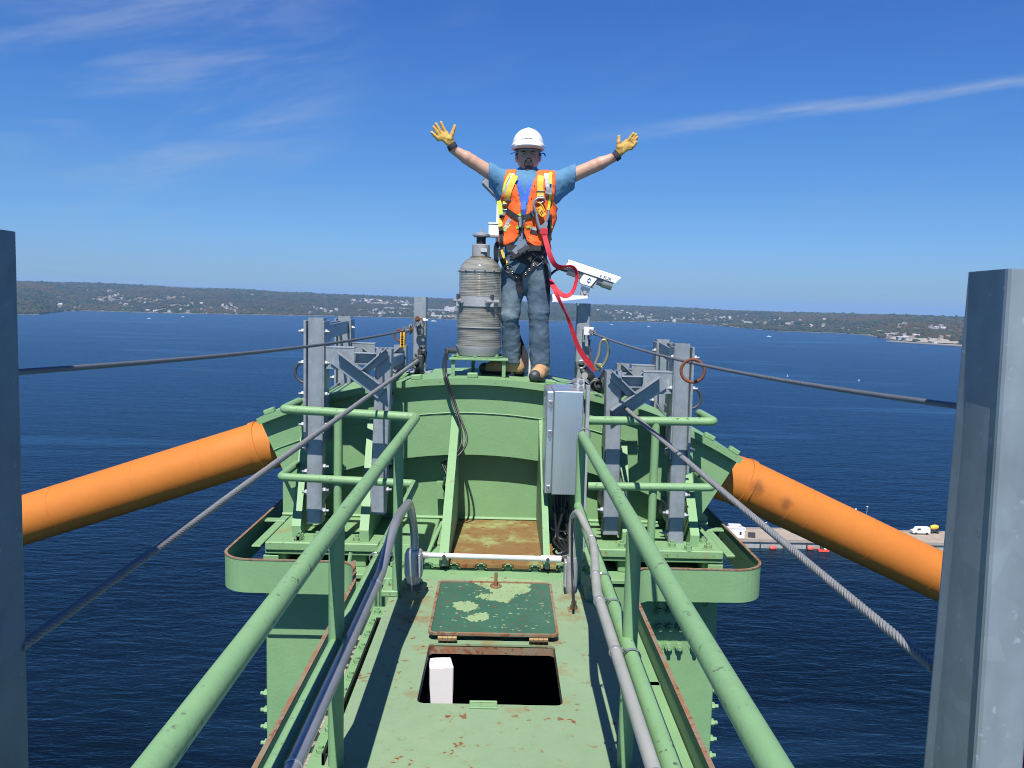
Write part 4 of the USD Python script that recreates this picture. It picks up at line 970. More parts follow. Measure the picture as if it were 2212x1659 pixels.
def tower():
    t = Thing('bridge_tower', 'pale green riveted steel tower head below the saddle', 'bridge tower')
    x0, x1 = at(575, 1300, y=5.14)[0], at(1550, 1310, y=5.14)[0]
    t.part('top_plate', box2((x0 - .02, 5.10, -1.79), (x1 + .02, 7.2, -1.76), .004), 'green_paint_worn')
    t.part('column', box2((x0, 5.14, -60), (x1, 7.1, -1.795), .006), 'green_paint')
    t.part('splice_plate', box2((x0 + .005, 5.118, -2.18), (-.75, 5.138, -1.80), .004), 'green_paint'); t.part('splice_plate', box2((.66, 5.118, -2.02), (x1 - .005, 5.138, -1.80), .004), 'green_paint')
    # blocks carrying the base plate, dark slot between
    for a, b in ((BL + .02, BL + .12), (-.98, -.86), (BR - .12, BR - .02), (.80, .92)): t.part('packer', box2((a, 5.25, -1.758), (b, 6.9, ZBASE - .088), .004), 'green_paint_worn')
    t.part('packer', box2((BL + .14, 5.55, -1.758), (BR - .14, 6.8, ZBASE - .088), .004), 'green_paint')
    # nuts on the front splice (right), along both edges
    nut = lambda p, d=(0, -1, 0), r=.026: t.part('nut', hexbolt(p, d, r, .03, .025), 'green_paint')
    for zx, zy in ((770, 170), (870, 170), (965, 175), (1205, 172), (770, 245), (865, 240), (962, 258), (850, 560), (945, 560), (1082, 562), (1180, 565), (770, 385), (860, 385), (950, 390), (760, 555), (1120, 400), (1110, 250)):
        p = at(*ZJ(zx, zy), y=5.118 if zy < 300 else 5.14); nut(p)
    for k in range(14):
        z = -2.30 - k * .115
        nut((x1 + .0, 5.20, z), (1, 0, 0)); 
        if k > 2: nut((x0 - .0, 5.20, z + .03), (-1, 0, 0))
    t.write()
    # splash guard: a rounded band held off the tower
    g = Thing('guard_band', 'rounded green guard band with rusty rim around the tower head', 'guard rail')
    yb = 4.93; zt, zb = -1.625, -1.83
    xl, xr = at(492, 1232, y=yb + .2)[0], at(1635, 1268, y=yb + .2)[0]
    gl, gr = at(768, 1262, y=yb)[0], at(1365, 1262, y=yb)[0]

    def path(xe, xi, sgn):
        r = .20; pts = [(xi - sgn * .015, yb - .13), (xi + sgn * .01, yb - .06), (xi + sgn * .06, yb - .01), (xi + sgn * .12, yb)]
        cx = xe - sgn * r
        for a in np.linspace(-math.pi / 2, 0, 10): pts.append((cx + sgn * r * math.cos(a), yb + r + r * math.sin(a)))
        pts.append((xe, 7.25)); return pts
    for xe, xi, s in ((xl, gl, -1), (xr, gr, 1)):
        ln = sg.LineString(path(xe, xi, s)).buffer(.006, cap_style=2, join_style=1)
        g.part('band', prism(ln, zt - zb, 'xy', zb), 'green_paint', smooth=40)
        g.part('rim', prism(ln.buffer(.003), .007, 'xy', zt + .0005), 'rust_edge', label='rusty rim')
        g.part('bracket', box2((xe - s * .30, 5.9, zt - .03), (xe - s * .013, 5.97, zt - .015)), 'green_paint')
        g.part('bracket', box2((xe - s * .30, 5.22, zt - .06), (xe - s * .20, 5.235, zb + .05)), 'green_paint')
        g.part('bracket', box2((xe - s * .20, 5.1, zt - .10), (xe - s * .02, 5.16, zt - .085)), 'green_paint')
        g.part('ledge_angle', box2((xe - s * .16, 5.30, zt - .035), (xe - s * .10, 6.9, zt - .02)), 'green_paint_worn')
    g.part('hook', cat_mesh([tube([(-.93, 5.0, zt - .06), (-.92, 5.03, zt + .03)], .012, 6), hexbolt((-.97, 5.02, zt - .06), (0, 0, 1), .03, .03)]), 'green_paint_worn')
    g.write()
    return gl, gr


GL, GR = tower()


def walkway():
    t = Thing('walkway', 'pale green plate walkway with an open hatch leading to the saddle', 'walkway')
    xl, xr = -.575, .54; y1 = 4.60
    cs = [at(905, 1519, z=ZDECK), at(1213, 1524, z=ZDECK), at(1200, 1393, z=ZDECK), at(922, 1391, z=ZDECK)]
    hx0, hx1 = (cs[0][0] + cs[3][0]) / 2, (cs[1][0] + cs[2][0]) / 2; hy0, hy1 = (cs[0][1] + cs[1][1]) / 2, (cs[2][1] + cs[3][1]) / 2
    hole = sg.box(hx0 + .03, hy0 + .03, hx1 - .03, hy1 - .03).buffer(.03, quad_segs=5)
    deck = sg.box(xl, -1.2, xr, y1).difference(hole)
    t.part('deck_plate', prism(deck, .014, 'xy', ZDECK - .014), 'green_deck')
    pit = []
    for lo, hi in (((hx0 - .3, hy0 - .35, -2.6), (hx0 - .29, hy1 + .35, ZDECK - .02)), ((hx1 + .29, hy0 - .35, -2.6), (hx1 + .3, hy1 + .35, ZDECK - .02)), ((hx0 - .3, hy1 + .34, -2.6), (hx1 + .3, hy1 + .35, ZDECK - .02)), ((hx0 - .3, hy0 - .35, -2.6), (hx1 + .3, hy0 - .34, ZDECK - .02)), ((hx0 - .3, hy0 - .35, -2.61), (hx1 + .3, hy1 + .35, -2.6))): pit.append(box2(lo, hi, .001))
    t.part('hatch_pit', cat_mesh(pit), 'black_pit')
    t.part('hatch_lip', prism(hole.buffer(.004).difference(hole), .04, 'xy', ZDECK - .05), 'rust_edge')
    # side plates and bottom flange angles with bolts
    for x, s in ((xl, -1), (xr, 1)):
        t.part('side_plate', box2((x - s * .012, -1.2, -2.5), (x - s * .0, y1, ZDECK - .016), .002), 'green_paint')
        t.part('edge_angle', box2((min(x, x + s * .085), -1.2, ZDECK - .075), (max(x, x + s * .085), 4.3, ZDECK - .06), .002), 'green_paint_worn')
        for k in range(16): t.part('bolt', hexbolt((x + s * .05, 1.95 + k * .15, ZDECK - .06), (0, 0, 1), .019, .02, .012), 'green_paint_worn')
        t.part('end_pad', box2((x - s * .005 - .05, 4.28, ZDECK + .001), (x - s * .005 + .05, 4.46, ZDECK + .035), .005), 'green_paint_worn')
        t.part('bolt', hexbolt((x - s * .005, 4.37, ZDECK + .035), (0, 0, 1), .022, .022, .014), 'green_paint_worn')
        t.part('bolt', hexbolt((x - s * .13, 4.52, ZDECK + .0), (0, 0, 1), .026, .024, .016), 'green_paint_worn')
    # gutters beside the walkway: upright plate with rusty edge, dark trough with grit
    for x, s, xe in ((GL, -1, at(545, 1659, z=-1.56)[0]), (GR, 1, at(1541, 1656, z=-1.56)[0])):
        outer = xe; ia = xl - .09 if s < 0 else xr + .09
        pl = sg.LineString([(outer, .4), (outer, 4.45), (x - s * .015, 4.80)]).buffer(.006, cap_style=2)
        t.part('gutter_plate', prism(pl, .22, 'xy', -1.80), 'green_paint', under=None)
        t.part('gutter_rim', prism(pl.buffer(.004), .007, 'xy', -1.579), 'rust_edge')
        lo, hi = sorted((outer + s * -.008, ia)); t.part('gutter_floor', box2((lo, .4, -1.815), (hi, 4.6, -1.805), .001), 'dark_steel')
        lo2, hi2 = sorted((outer - s * .012, outer - s * .06)); t.part('gutter_ledge', box2((lo2, .4, -1.70), (hi2, 4.4, -1.69), .001), 'green_paint_worn')
        r = np.random.default_rng(4 + s)
        grit = []
        for _ in range(150):
            m = trimesh.creation.icosphere(0, r.uniform(.008, .028)); m.apply_scale([1, 1, .5]); m.apply_translation([r.uniform(lo + .02, hi - .02), r.uniform(1.5, 4.3), -1.80]); grit.append(m)
        t.part('gutter_grit', cat_mesh(grit), 'debris', kind='stuff')
        t.part('gutter_stay', box2((lo + .01, 2.2, -1.72), (hi, 2.24, -1.69), .004), 'green_paint_worn'); t.part('gutter_stay', box2((lo + .01, 3.5, -1.72), (hi, 3.54, -1.69), .004), 'galvanized')
    # catch for the hatch lid
    c = at(1044, 1521, z=ZDECK)
    t.part('hatch_catch', cat_mesh([box2((c[0] - .055, hy0 - .04, ZDECK + .001), (c[0] + .055, hy0 - .002, ZDECK + .007), .002), box2((c[0] - .055, hy0 - .001, ZDECK - .02), (c[0] + .055, hy0 + .009, ZDECK + .012), .002), box2((c[0] - .02, hy0 - .03, ZDECK + .0075), (c[0] + .045, hy0 - .016, ZDECK + .010), .001)]), 'green_paint_worn')
    # lid folded back, resting on its handle stud
    l0, l1 = at(925, 1369, z=ZDECK + .03), at(1207, 1379, z=ZDECK + .03); l2 = at(950, 1255, z=ZDECK + .06); l3 = at(1196, 1262, z=ZDECK + .06)
    lx0, lx1 = l0[0], l1[0]; ly0 = (l0[1] + l1[1]) / 2; ly1 = (l2[1] + l3[1]) / 2
    pg = sg.box(lx0 + .03, ly0 + .03, lx1 - .03, ly1 - .03).buffer(.03, quad_segs=5)
    Tl = np.eye(4); Tl[:3, :3] = trimesh.transformations.rotation_matrix(math.radians(2.2), [1, 0, 0])[:3, :3]; Tl[:3, 3] = [0, ly0, ZDECK + .026]

    def lid(m): m.apply_translation([0, -ly0, 0]); m.apply_transform(Tl); return m
    L = t.part('hatch_lid', lid(prism(pg, .010, 'xy', 0)), 'dark_green_flaking', label='open hatch lid with flaking dark green paint')
    t.part('lid_rim', lid(prism(pg.buffer(.002).difference(pg.buffer(-.011)), .012, 'xy', .004)), 'rust_edge', under=L)
    gl = np.random.default_rng(12)

    def flake(pts, jag=.011):
        """A patch of older pale paint showing through, with a broken edge."""
        P_ = sg.Polygon(pts); d_ = np.linspace(0, P_.length, max(14, int(P_.length / .008)), endpoint=False)
        o = [P_.exterior.interpolate(k) for k in d_]; o = sg.Polygon([(k.x + gl.normal(0, jag * .55), k.y + gl.normal(0, jag * .55)) for k in o]).buffer(0)
        o = max(getattr(o, 'geoms', [o]), key=lambda g: g.area)
        return prism(o, .0008, 'xy', .0103)
    U = lambda zx, zy: (lambda a: (a[0], a[1]))(at(*ZF(zx, zy), z=ZDECK + .045))
    U2 = lambda zx, zy: (lambda a: (a[0], a[1]))(at(*ZI(zx, zy), z=ZDECK + .04))
    for pts in ([U(930, 1365), U(1130, 1350), U(1300, 1370), U(1570, 1375), U(1580, 1395), U(1450, 1410), U(1460, 1470), U(1400, 1490), U(1320, 1500), U(1250, 1570), U(1090, 1540), U(970, 1520), U(1000, 1490), U(1130, 1495), U(1050, 1440), U(960, 1410)],
                [U(745, 1590), U(800, 1555), U(920, 1550), U(1000, 1600), U(930, 1625), U(890, 1645)], [U2(515, 310), U2(560, 285), U2(690, 270), U2(715, 300), U2(690, 330), U2(590, 345), U2(540, 340)]):
        t.part('paint_flake', lid(flake(pts)), 'green_rusty_light', under=L)
    for _ in range(110):
        cx, cy = gl.uniform(lx0 + .03, lx1 - .03), gl.uniform(ly0 + .03, ly1 - .04); w_ = gl.uniform(.003, .011)
        t.part('paint_chip', lid(flake([(cx - w_, cy), (cx, cy - w_ * .5), (cx + w_ * 1.2, cy + .001), (cx, cy + w_ * .5)], .004)), 'green_rusty_light' if gl.random() < .8 else 'red_rust', under=L)
    hb = np.array([at(1071, 1266, z=ZDECK + .07)[0], ly1 - .06, 0])
    t.part('lid_stud', cat_mesh([lid(tube([hb + [0, 0, .008], hb + [0, 0, .09]], .009, 8)), lid(torus(hb + [0, 0, .015], .026, .007, (0, 0, 1), 16, 6))]), 'rust_edge', under=L)
    for u in (967, 1163):
        x = at(u, 1378, z=ZDECK + .02)[0]
        for k in range(4): t.part('hinge', tube([(x - .045 + k * .0225, ly0 - .02, ZDECK + .022), (x - .024 + k * .0225, ly0 - .02, ZDECK + .022)], .0125, 10), 'brass', under=L)
    t.write()
    # a white carton standing in the hatch
    yb = 3.60; xa, xb = at(930, 1443, y=yb)[0], at(976, 1443, y=yb)[0]; zt = at(950, 1443, y=yb)[2]
    cb_ = cbox((xb - xa + .012, .11, zt + 2.3), (0, 0, (zt - 2.3) / 2), .004); cb_.apply_transform(trimesh.transformations.rotation_matrix(math.radians(11), [0, 0, 1])); cb_.apply_translation([(xa + xb) / 2 - .008, yb + .06, 0])
    single('carton', cb_, 'white_card', 'white box standing upright inside the open hatch', 'box')


walkway()


def cable():
    """Main suspension cable: rises on both sides and runs through the saddle."""
    yc = (YF + YBACK) / 2; r = .185
    l0, l1 = at(56, 1122, y=yc), at(568, 962, y=yc); r1, r0 = at(1600, 1040, y=yc), at(2026, 1243, y=yc)
    rc = ARC_R - .32
    dl, dr = norm(l0 - l1), norm(r0 - r1)
    dl[1] = dr[1] = 0
    mid = arc(rc, A0 - .03, A1 + .03, 14)
    pts = [l1 + dl * 60] + [l1 + dl * k for k in (12, 4, 1.5, .4)] + [l1] + [np.array([x, yc, z]) for x, z in mid[2:-2]] + [r1] + [r1 + dr * k for k in (.4, 1.5, 4, 12)] + [r1 + dr * 60]
    t = Thing('main_cable', 'thick orange painted main suspension cable passing through the saddle', 'suspension cable')
    t.part('cable_span', tube(pts, r, 40), 'orange_cable', smooth=40)
    for p, d, ks in ((l1, dl, (.42, .95, 1.6)), (r1, dr, (.36, .52, 1.05, 1.6))):
        for k in ks: t.part('wrap_seam', tube([p + d * k, p + d * (k + .012)], r + .0018, 40), 'orange_cable', smooth=40)
    for p, d in ((l1, dl), (r1, dr)): t.part('cable_collar', tube([p + d * .0 , p + d * .05], r + .008, 40), 'orange_cable', smooth=40)
    t.write()


cable()


def railings():
    R_ = .028; HR, MR = -.75, -1.15
    for side, xh, xm, cu, cv, eu, ev, wu, wv, mu, mv, meu, mev, mwu, mwv, posts, tu in (
            ('left', -.537, -.537, 905, 905, 612, 884, 660, 849, 903, 1045, 606, 1030, 640, 1014, (1.05, 2.68, 4.31), 730),
            ('right', .462, .445, 1250, 907, 1543, 911, 1490, 889, 1250, 1049, 1540, 1053, 1490, 1032, (1.08, 2.70, 4.58), 1413)):
        t = Thing('guardrail', f'pale green pipe guardrail on the {side} side of the walkway, turning along the saddle', 'railing')
        yr = 5.2
        c = at(cu, cv, y=yr); c[0] = xh; e = at(eu, ev, y=yr); w = at(wu, wv, y=YF + .12)
        near = np.array([xh, -.6, HR]); c[2] = HR if side == 'left' else c[2]
        m = at(mu, mv, y=yr - .02); me = at(meu, mev, y=yr - .02)
        if side == 'left':
            m[0] = xm
            t.part('handrail', tube(bend([near, c, e, e + [0, .40, .0]], .035, 5), R_, 18), 'rail_paint', smooth=40)
            t.part('midrail', tube(bend([[xm, -.6, MR], [xm, m[1], m[2]], me, me + [0, .42, 0]], .035, 5), R_ * .93, 18), 'rail_paint', smooth=40)
        else:
            t.part('handrail', tube([near, [xh + .006, 4.60, HR]], R_, 18), 'rail_paint', smooth=40)
            t.part('midrail', tube([[xm, -.6, MR], [xm + .01, 4.56, MR]], R_ * .93, 18), 'rail_paint', smooth=40)
            c = at(1268, 908, y=yr); m = at(1270, 1050, y=yr - .02)
            t.part('handrail', tube(bend([c, e, e + [0, .40, .0]], .035, 5), R_, 18), 'rail_paint', smooth=40)
            t.part('midrail', tube(bend([m, me, me + [0, .42, 0]], .035, 5), R_ * .93, 18), 'rail_paint', smooth=40)
        for y in posts:
            t.part('post', tube([(xh, y, ZDECK - .05), (xh, y, HR - .01)], R_ * .95, 18), 'green_paint', smooth=40)
        tp = at(tu, 1000, y=yr)[0]
        zt = (c[2] + (e[2] - c[2]) * (tp - c[0]) / (e[0] - c[0]))
        t.part('post', tube([(tp, yr, ZBASE - .05), (tp, yr, zt - .01)], R_ * .95, 18), 'green_paint', smooth=40)
        # thin stay from the corner down to the base
        t.part('stay', tube([at(955, 1128, y=5.3), at(892, 1265, y=4.75)] if side == 'left' else [at(1240, 1130, y=5.3), at(1262, 1265, y=4.7)], .012, 8), 'green_paint')
        t.write()


railings()
# ------------------------------------------------------------------ galvanized frames that clamp the saddle
def frames():
    YF1, YR1 = 5.42, 6.72
    for side, s, fo, fi, ro, ri, diag in (
            ('left', -1, (686, 686, 682, 1126), (832, 752, 817, 1106), (746, 683, 746, 900), (866, 745, 866, 880), (756, 742)),
            ('right', 1, (1472, 742, 1456, 1175), (1325, 800, 1317, 1150), (1431, 733, 1431, 900), (1345, 785, 1345, 900), None)):
        t = Thing('clamp_frame', f'galvanized steel clamp frame of four posts and angle braces on the {side} of the saddle', 'steel frame', None)
        w = .105
        P = {}
        for nm, (u0, v0, u1, v1), y in (('fo', fo, YF1), ('fi', fi, YF1), ('ro', ro, YR1), ('ri', ri, YR1)):
            a, b = at(u0, v0, y=y), at(u1, v1, y=y)
            if nm[0] == 'r': b = np.array([a[0], y, -1.35])
            P[nm] = (a, b)
            t.part('post', hollow(b, a, w, w, .008), 'galvanized', smooth=30)
            t.part('foot_cap', cbox((w * .97, w * .97, .006), b + [0, 0, .0], .002), 'galvanized')
        fo_, fi_, ro_, ri_ = (P[k][0] for k in ('fo', 'fi', 'ro', 'ri'))
        # clamp plates on the outer faces of the outer posts, with bolts
        for nm in ('fo', 'ro'):
            a, b = P[nm]; x = a[0] + s * (w / 2 + .012); top = a[2] - .02; bot = a[2] - .86 if nm == 'fo' else a[2] - .75
            t.part('side_plate', box2((x - .008, a[1] - .085, bot), (x + .008, a[1] + .085, top), .002), 'galvanized')
            t.part('side_plate', box2((a[0] - s * (w / 2 + .004) - .005, a[1] - .085, bot + .1), (a[0] - s * (w / 2 + .004) + .005, a[1] + .085, top), .002), 'galvanized')
            for k in range(4):
                z = top - .07 - k * .205
                t.part('bolt', hexbolt((x + s * .008, a[1] - .05, z), (s, 0, 0), .018, .018, .02), 'galvanized')
                t.part('bolt', hexbolt((a[0] - s * (w / 2 + .009), a[1] - .05, z), (-s, 0, 0), .016, .016, .012), 'galvanized')
        # ties between front and rear outer posts
        for dz, h in ((-.05, .10), (-.55, .14)):
            t.part('tie_plate', beam(fo_ + [-s * .03, w / 2 + .001, dz - h / 2], [ro_[0] - s * .03, ro_[1] - w / 2 - .001, fo_[2] + dz - h / 2], .012, h), 'galvanized')
            t.part('tie_plate', beam(fo_ + [s * .035, w / 2 + .001, dz - h / 2], [ro_[0] + s * .035, ro_[1] - w / 2 - .001, fo_[2] + dz - h / 2], .012, h), 'galvanized')
        # bracket and braces of the front and rear bents
        for o, i, lab in ((fo_, fi_, 'front'), (ro_, ri_, 'rear')):
            zb = o[2] - (.195 if lab == 'front' else .22); y0 = o[1]
            bx0, bx1 = o[0] - s * (w / 2 + .002), o[0] - s * (w / 2 + .20)
            t.part('bracket_plate', box2((min(bx0, bx1), y0 - .052, zb - .14), (max(bx0, bx1), y0 - .042, zb), .002), 'galvanized')
            t.part('bracket_plate', box2((min(bx0, bx1), y0 - .055, zb + .001), (max(bx0, bx1), y0 + .05, zb + .009), .002), 'galvanized')
            dy = y0 - w / 2
            ip = np.array([i[0] + s * w * .5, dy + .02, zb - .03])
            t.part('top_chord', cat_mesh([beam([bx1, dy + .02, zb - .028], ip, .05, .008), beam([bx1, dy + .04, zb - .07], ip + [0, .02, -.042], .008, .075)]), 'galvanized')
            # long diagonal angle, from the bracket down to the inner post
            du, dv = (pix(o)[0], pix(o)[1]) if lab == 'rear' else (0, 0)
            a0 = np.array([o[0] - s * (w / 2 + .10), dy - .045, zb - .02]); a1 = np.array([i[0] + s * -.02, dy - .045, zb - .25])
            d, sd, up = frame(a1 - a0)
            t.part('diagonal_brace', cat_mesh([beam(a0, a1, .075, .009), beam(a0 + [0, .033, 0] - up * .05, a1 + [0, .033, 0] - up * .05, .009, .09)]), 'galvanized')
            # short brace back up to the inner post's top
            b0 = np.array([i[0] - s * .03, dy - .06, i[2] + .01]); b1 = b0 + [s * .165, .0, -.15]
            t.part('short_brace', cat_mesh([beam(b0, b1, .055, .010), beam(b0 + [0, .02, -.03], b1 + [0, .02, -.03], .008, .045)]), 'galvanized')
        # tie over the saddle between the inner posts
        t.part('cross_tie', beam(fi_ + [0, w / 2, -.10], ri_ + [0, -w / 2, -.10], .07, .07), 'galvanized'); t.part('cross_tie', beam(fi_ + [0, w / 2, -.36], ri_ + [0, -w / 2, -.36], .07, .07), 'galvanized')
        # bolts where the posts clamp the saddle wall
        for nm, dvs in (('fo', (.28, .12, -.02)), ('fi', (.24, .06))):
            a, b = P[nm]
            for dz in dvs:
                t.part('bolt', hexbolt((b[0] - s * (w / 2 + .001), b[1] - .02, b[2] + dz + .1), (-s, 0, 0), .019, .018, .02), 'galvanized')
                if nm == 'fo': t.part('bolt', hexbolt((b[0] + s * (w / 2 + .001), b[1] + .0, b[2] + dz + .22), (s, 0, 0), .019, .018, .02), 'galvanized')
        # a paint-smeared shoe block between post and saddle
        for nm in ('fo', 'fi'):
            a, b = P[nm]
            t.part('spacer_block', box2((b[0] - .04, b[1] + w / 2 + .002, -1.0), (b[0] + .04, 5.72, -.86), .004), 'galvanized')
            t.part('spacer_block', box2((b[0] - .04, b[1] + w / 2 + .002, b[2] + .12), (b[0] + .04, 5.855, b[2] + .24), .004), 'galvanized')
        # U-bolt on the outer clamp plate
        a = P['fo'][0]; x = a[0] + s * (w / 2 + .02)
        t.part('u_bolt', torus((x, a[1] - .02, a[2] - .36), .07, .010, (0, 1, 0), 16, 8, -math.pi / 2 if s > 0 else math.pi / 2, math.pi / 2 if s > 0 else 1.5 * math.pi), 'dark_steel')
        t.write()


frames()


def anchor_posts():
    for side, u0, u1, v0 in (('left', 895, 923, 641), ('right', 1246, 1275, 655)):
        y = 6.25; a, b = at(u0, v0, y=y), at(u1, v0 + .4, y=y); w = b[0] - a[0]; x = (a[0] + b[0]) / 2; zt = a[2]; zb = saddle_top(x) + .002
        t = Thing('anchor_post', f'square galvanized anchor post on top of the saddle, {"left of the beacon" if side == "left" else "right of the man"}', 'post')
        t.part('tube', hollow((x, y, zb), (x, y, zt), w, w, .007), 'galvanized'); t.part('base_plate', cbox((w * 1.9, w * 1.9, .014), (x, y, zb + .01), .003), 'galvanized')
        t.part('eye_plate', box2((x - .008, y - w / 2 - .075, zt - .29), (x + .008, y - w / 2 - .001, zt - .19), .004), 'galvanized'); t.part('eye_plate', box2((x - .008, y - w / 2 - .075, zt - .52), (x + .008, y - w / 2 - .001, zt - .42), .004), 'galvanized')
        t.write()
        # thin seam strip
    # tall posts close to the lens, left and right edges of the picture
    xl = at(38, 501, y=1.90)[0]; zt = at(38, 501, y=1.90)[2]; xl2 = at(66, 1659, y=1.90)[0]
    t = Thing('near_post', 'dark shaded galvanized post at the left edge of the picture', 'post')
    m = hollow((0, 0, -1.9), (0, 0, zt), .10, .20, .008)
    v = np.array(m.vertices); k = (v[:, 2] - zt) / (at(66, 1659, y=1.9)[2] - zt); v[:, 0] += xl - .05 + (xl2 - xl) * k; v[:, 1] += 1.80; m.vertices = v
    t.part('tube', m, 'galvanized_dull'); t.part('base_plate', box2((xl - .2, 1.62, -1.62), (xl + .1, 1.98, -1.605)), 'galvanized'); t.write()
    y0 = 1.64; cu = at(2180, 580, y=y0); cb = at(2110, 1659, y=y0); w, d = .105, .21
    t = Thing('near_post', 'tall pale galvanized post at the right edge of the picture', 'post')
    d = .19; m = hollow((0, 0, -1.9), (0, 0, cu[2]), w, d, .008, ch=.014)
    f0, f1 = at(2088, 582, y=y0 + d)[0] - cu[0], at(1990, 1659, y=y0 + d)[0] - cb[0]
    v = np.array(m.vertices); k = (v[:, 2] - cu[2]) / (cb[2] - cu[2]); far = (v[:, 1] + d / 2) / d; v[:, 0] += cu[0] + w / 2 + (cb[0] - cu[0]) * k + far * (f0 + (f1 - f0) * k); v[:, 1] += y0 + d / 2; m.vertices = v
    t.part('tube', m, 'galvanized_near'); t.part('base_plate', box2((cb[0] - .1, y0 - .05, -1.62), (cb[0] + .25, y0 + .3, -1.605)), 'galvanized'); t.write()
    # coil of red and navy rope hung behind the right post
    c = at(2222, 1560, y=y0 + .12)
    t = Thing('rope_coil', 'red and navy rope coil hanging behind the right near post', 'rope')
    for k, mt in enumerate(('webbing_red', 'lanyard_blue', 'webbing_red', 'webbing_yellow')):
        q = np.linspace(0, 2 * math.pi, 26); pts = np.stack([c[0] + .012 * np.sin(q * 2 + k) + .012 * k, c[1] + .12 * np.cos(q), c[2] - .02 + .17 * np.sin(q + .3 * k)], 1); t.part('rope_loop', tube(pts, .011, 8), mt, smooth=60)
    t.part('tie', tube([(c[0] - .02, c[1] - .02, c[2] + .13), (c[0] - .05, c[1] - .03, c[2] + .2)], .006, 6), 'black_rubber'); t.write()


anchor_posts()


# ------------------------------------------------------------------ lifelines with their end fittings
def clip(p, d, r=.008):
    """Wire rope clip: saddle, U-bolt legs and two nuts."""
    d, s, u = frame(d)
    return cat_mesh([beam(p - d * .012, p + d * .012, .034, .016), tube([p - s * .013 - u * .02, p - s * .013 + u * .028], .004, 6), tube([p + s * .013 - u * .02, p + s * .013 + u * .028], .004, 6), hexbolt(p - s * .013 + u * .012, u, .008, .008, .006, False), hexbolt(p + s * .013 + u * .012, u, .008, .008, .006, False)])


def curve3(pts):
    return spline([np.asarray(p) for p in pts], 40)


def persp_line(a, ya, b, yb, n=9, sag=()):
    """Points of a straight wire between two sighted ends; sag drops the middle by metres."""
    A, B = at(*a, y=ya), at(*b, y=yb); t = np.linspace(0, 1, n)
    P = A + (B - A) * t[:, None]
    if sag: P[:, 2] -= sag[0] * 4 * t * (1 - t)
    return P


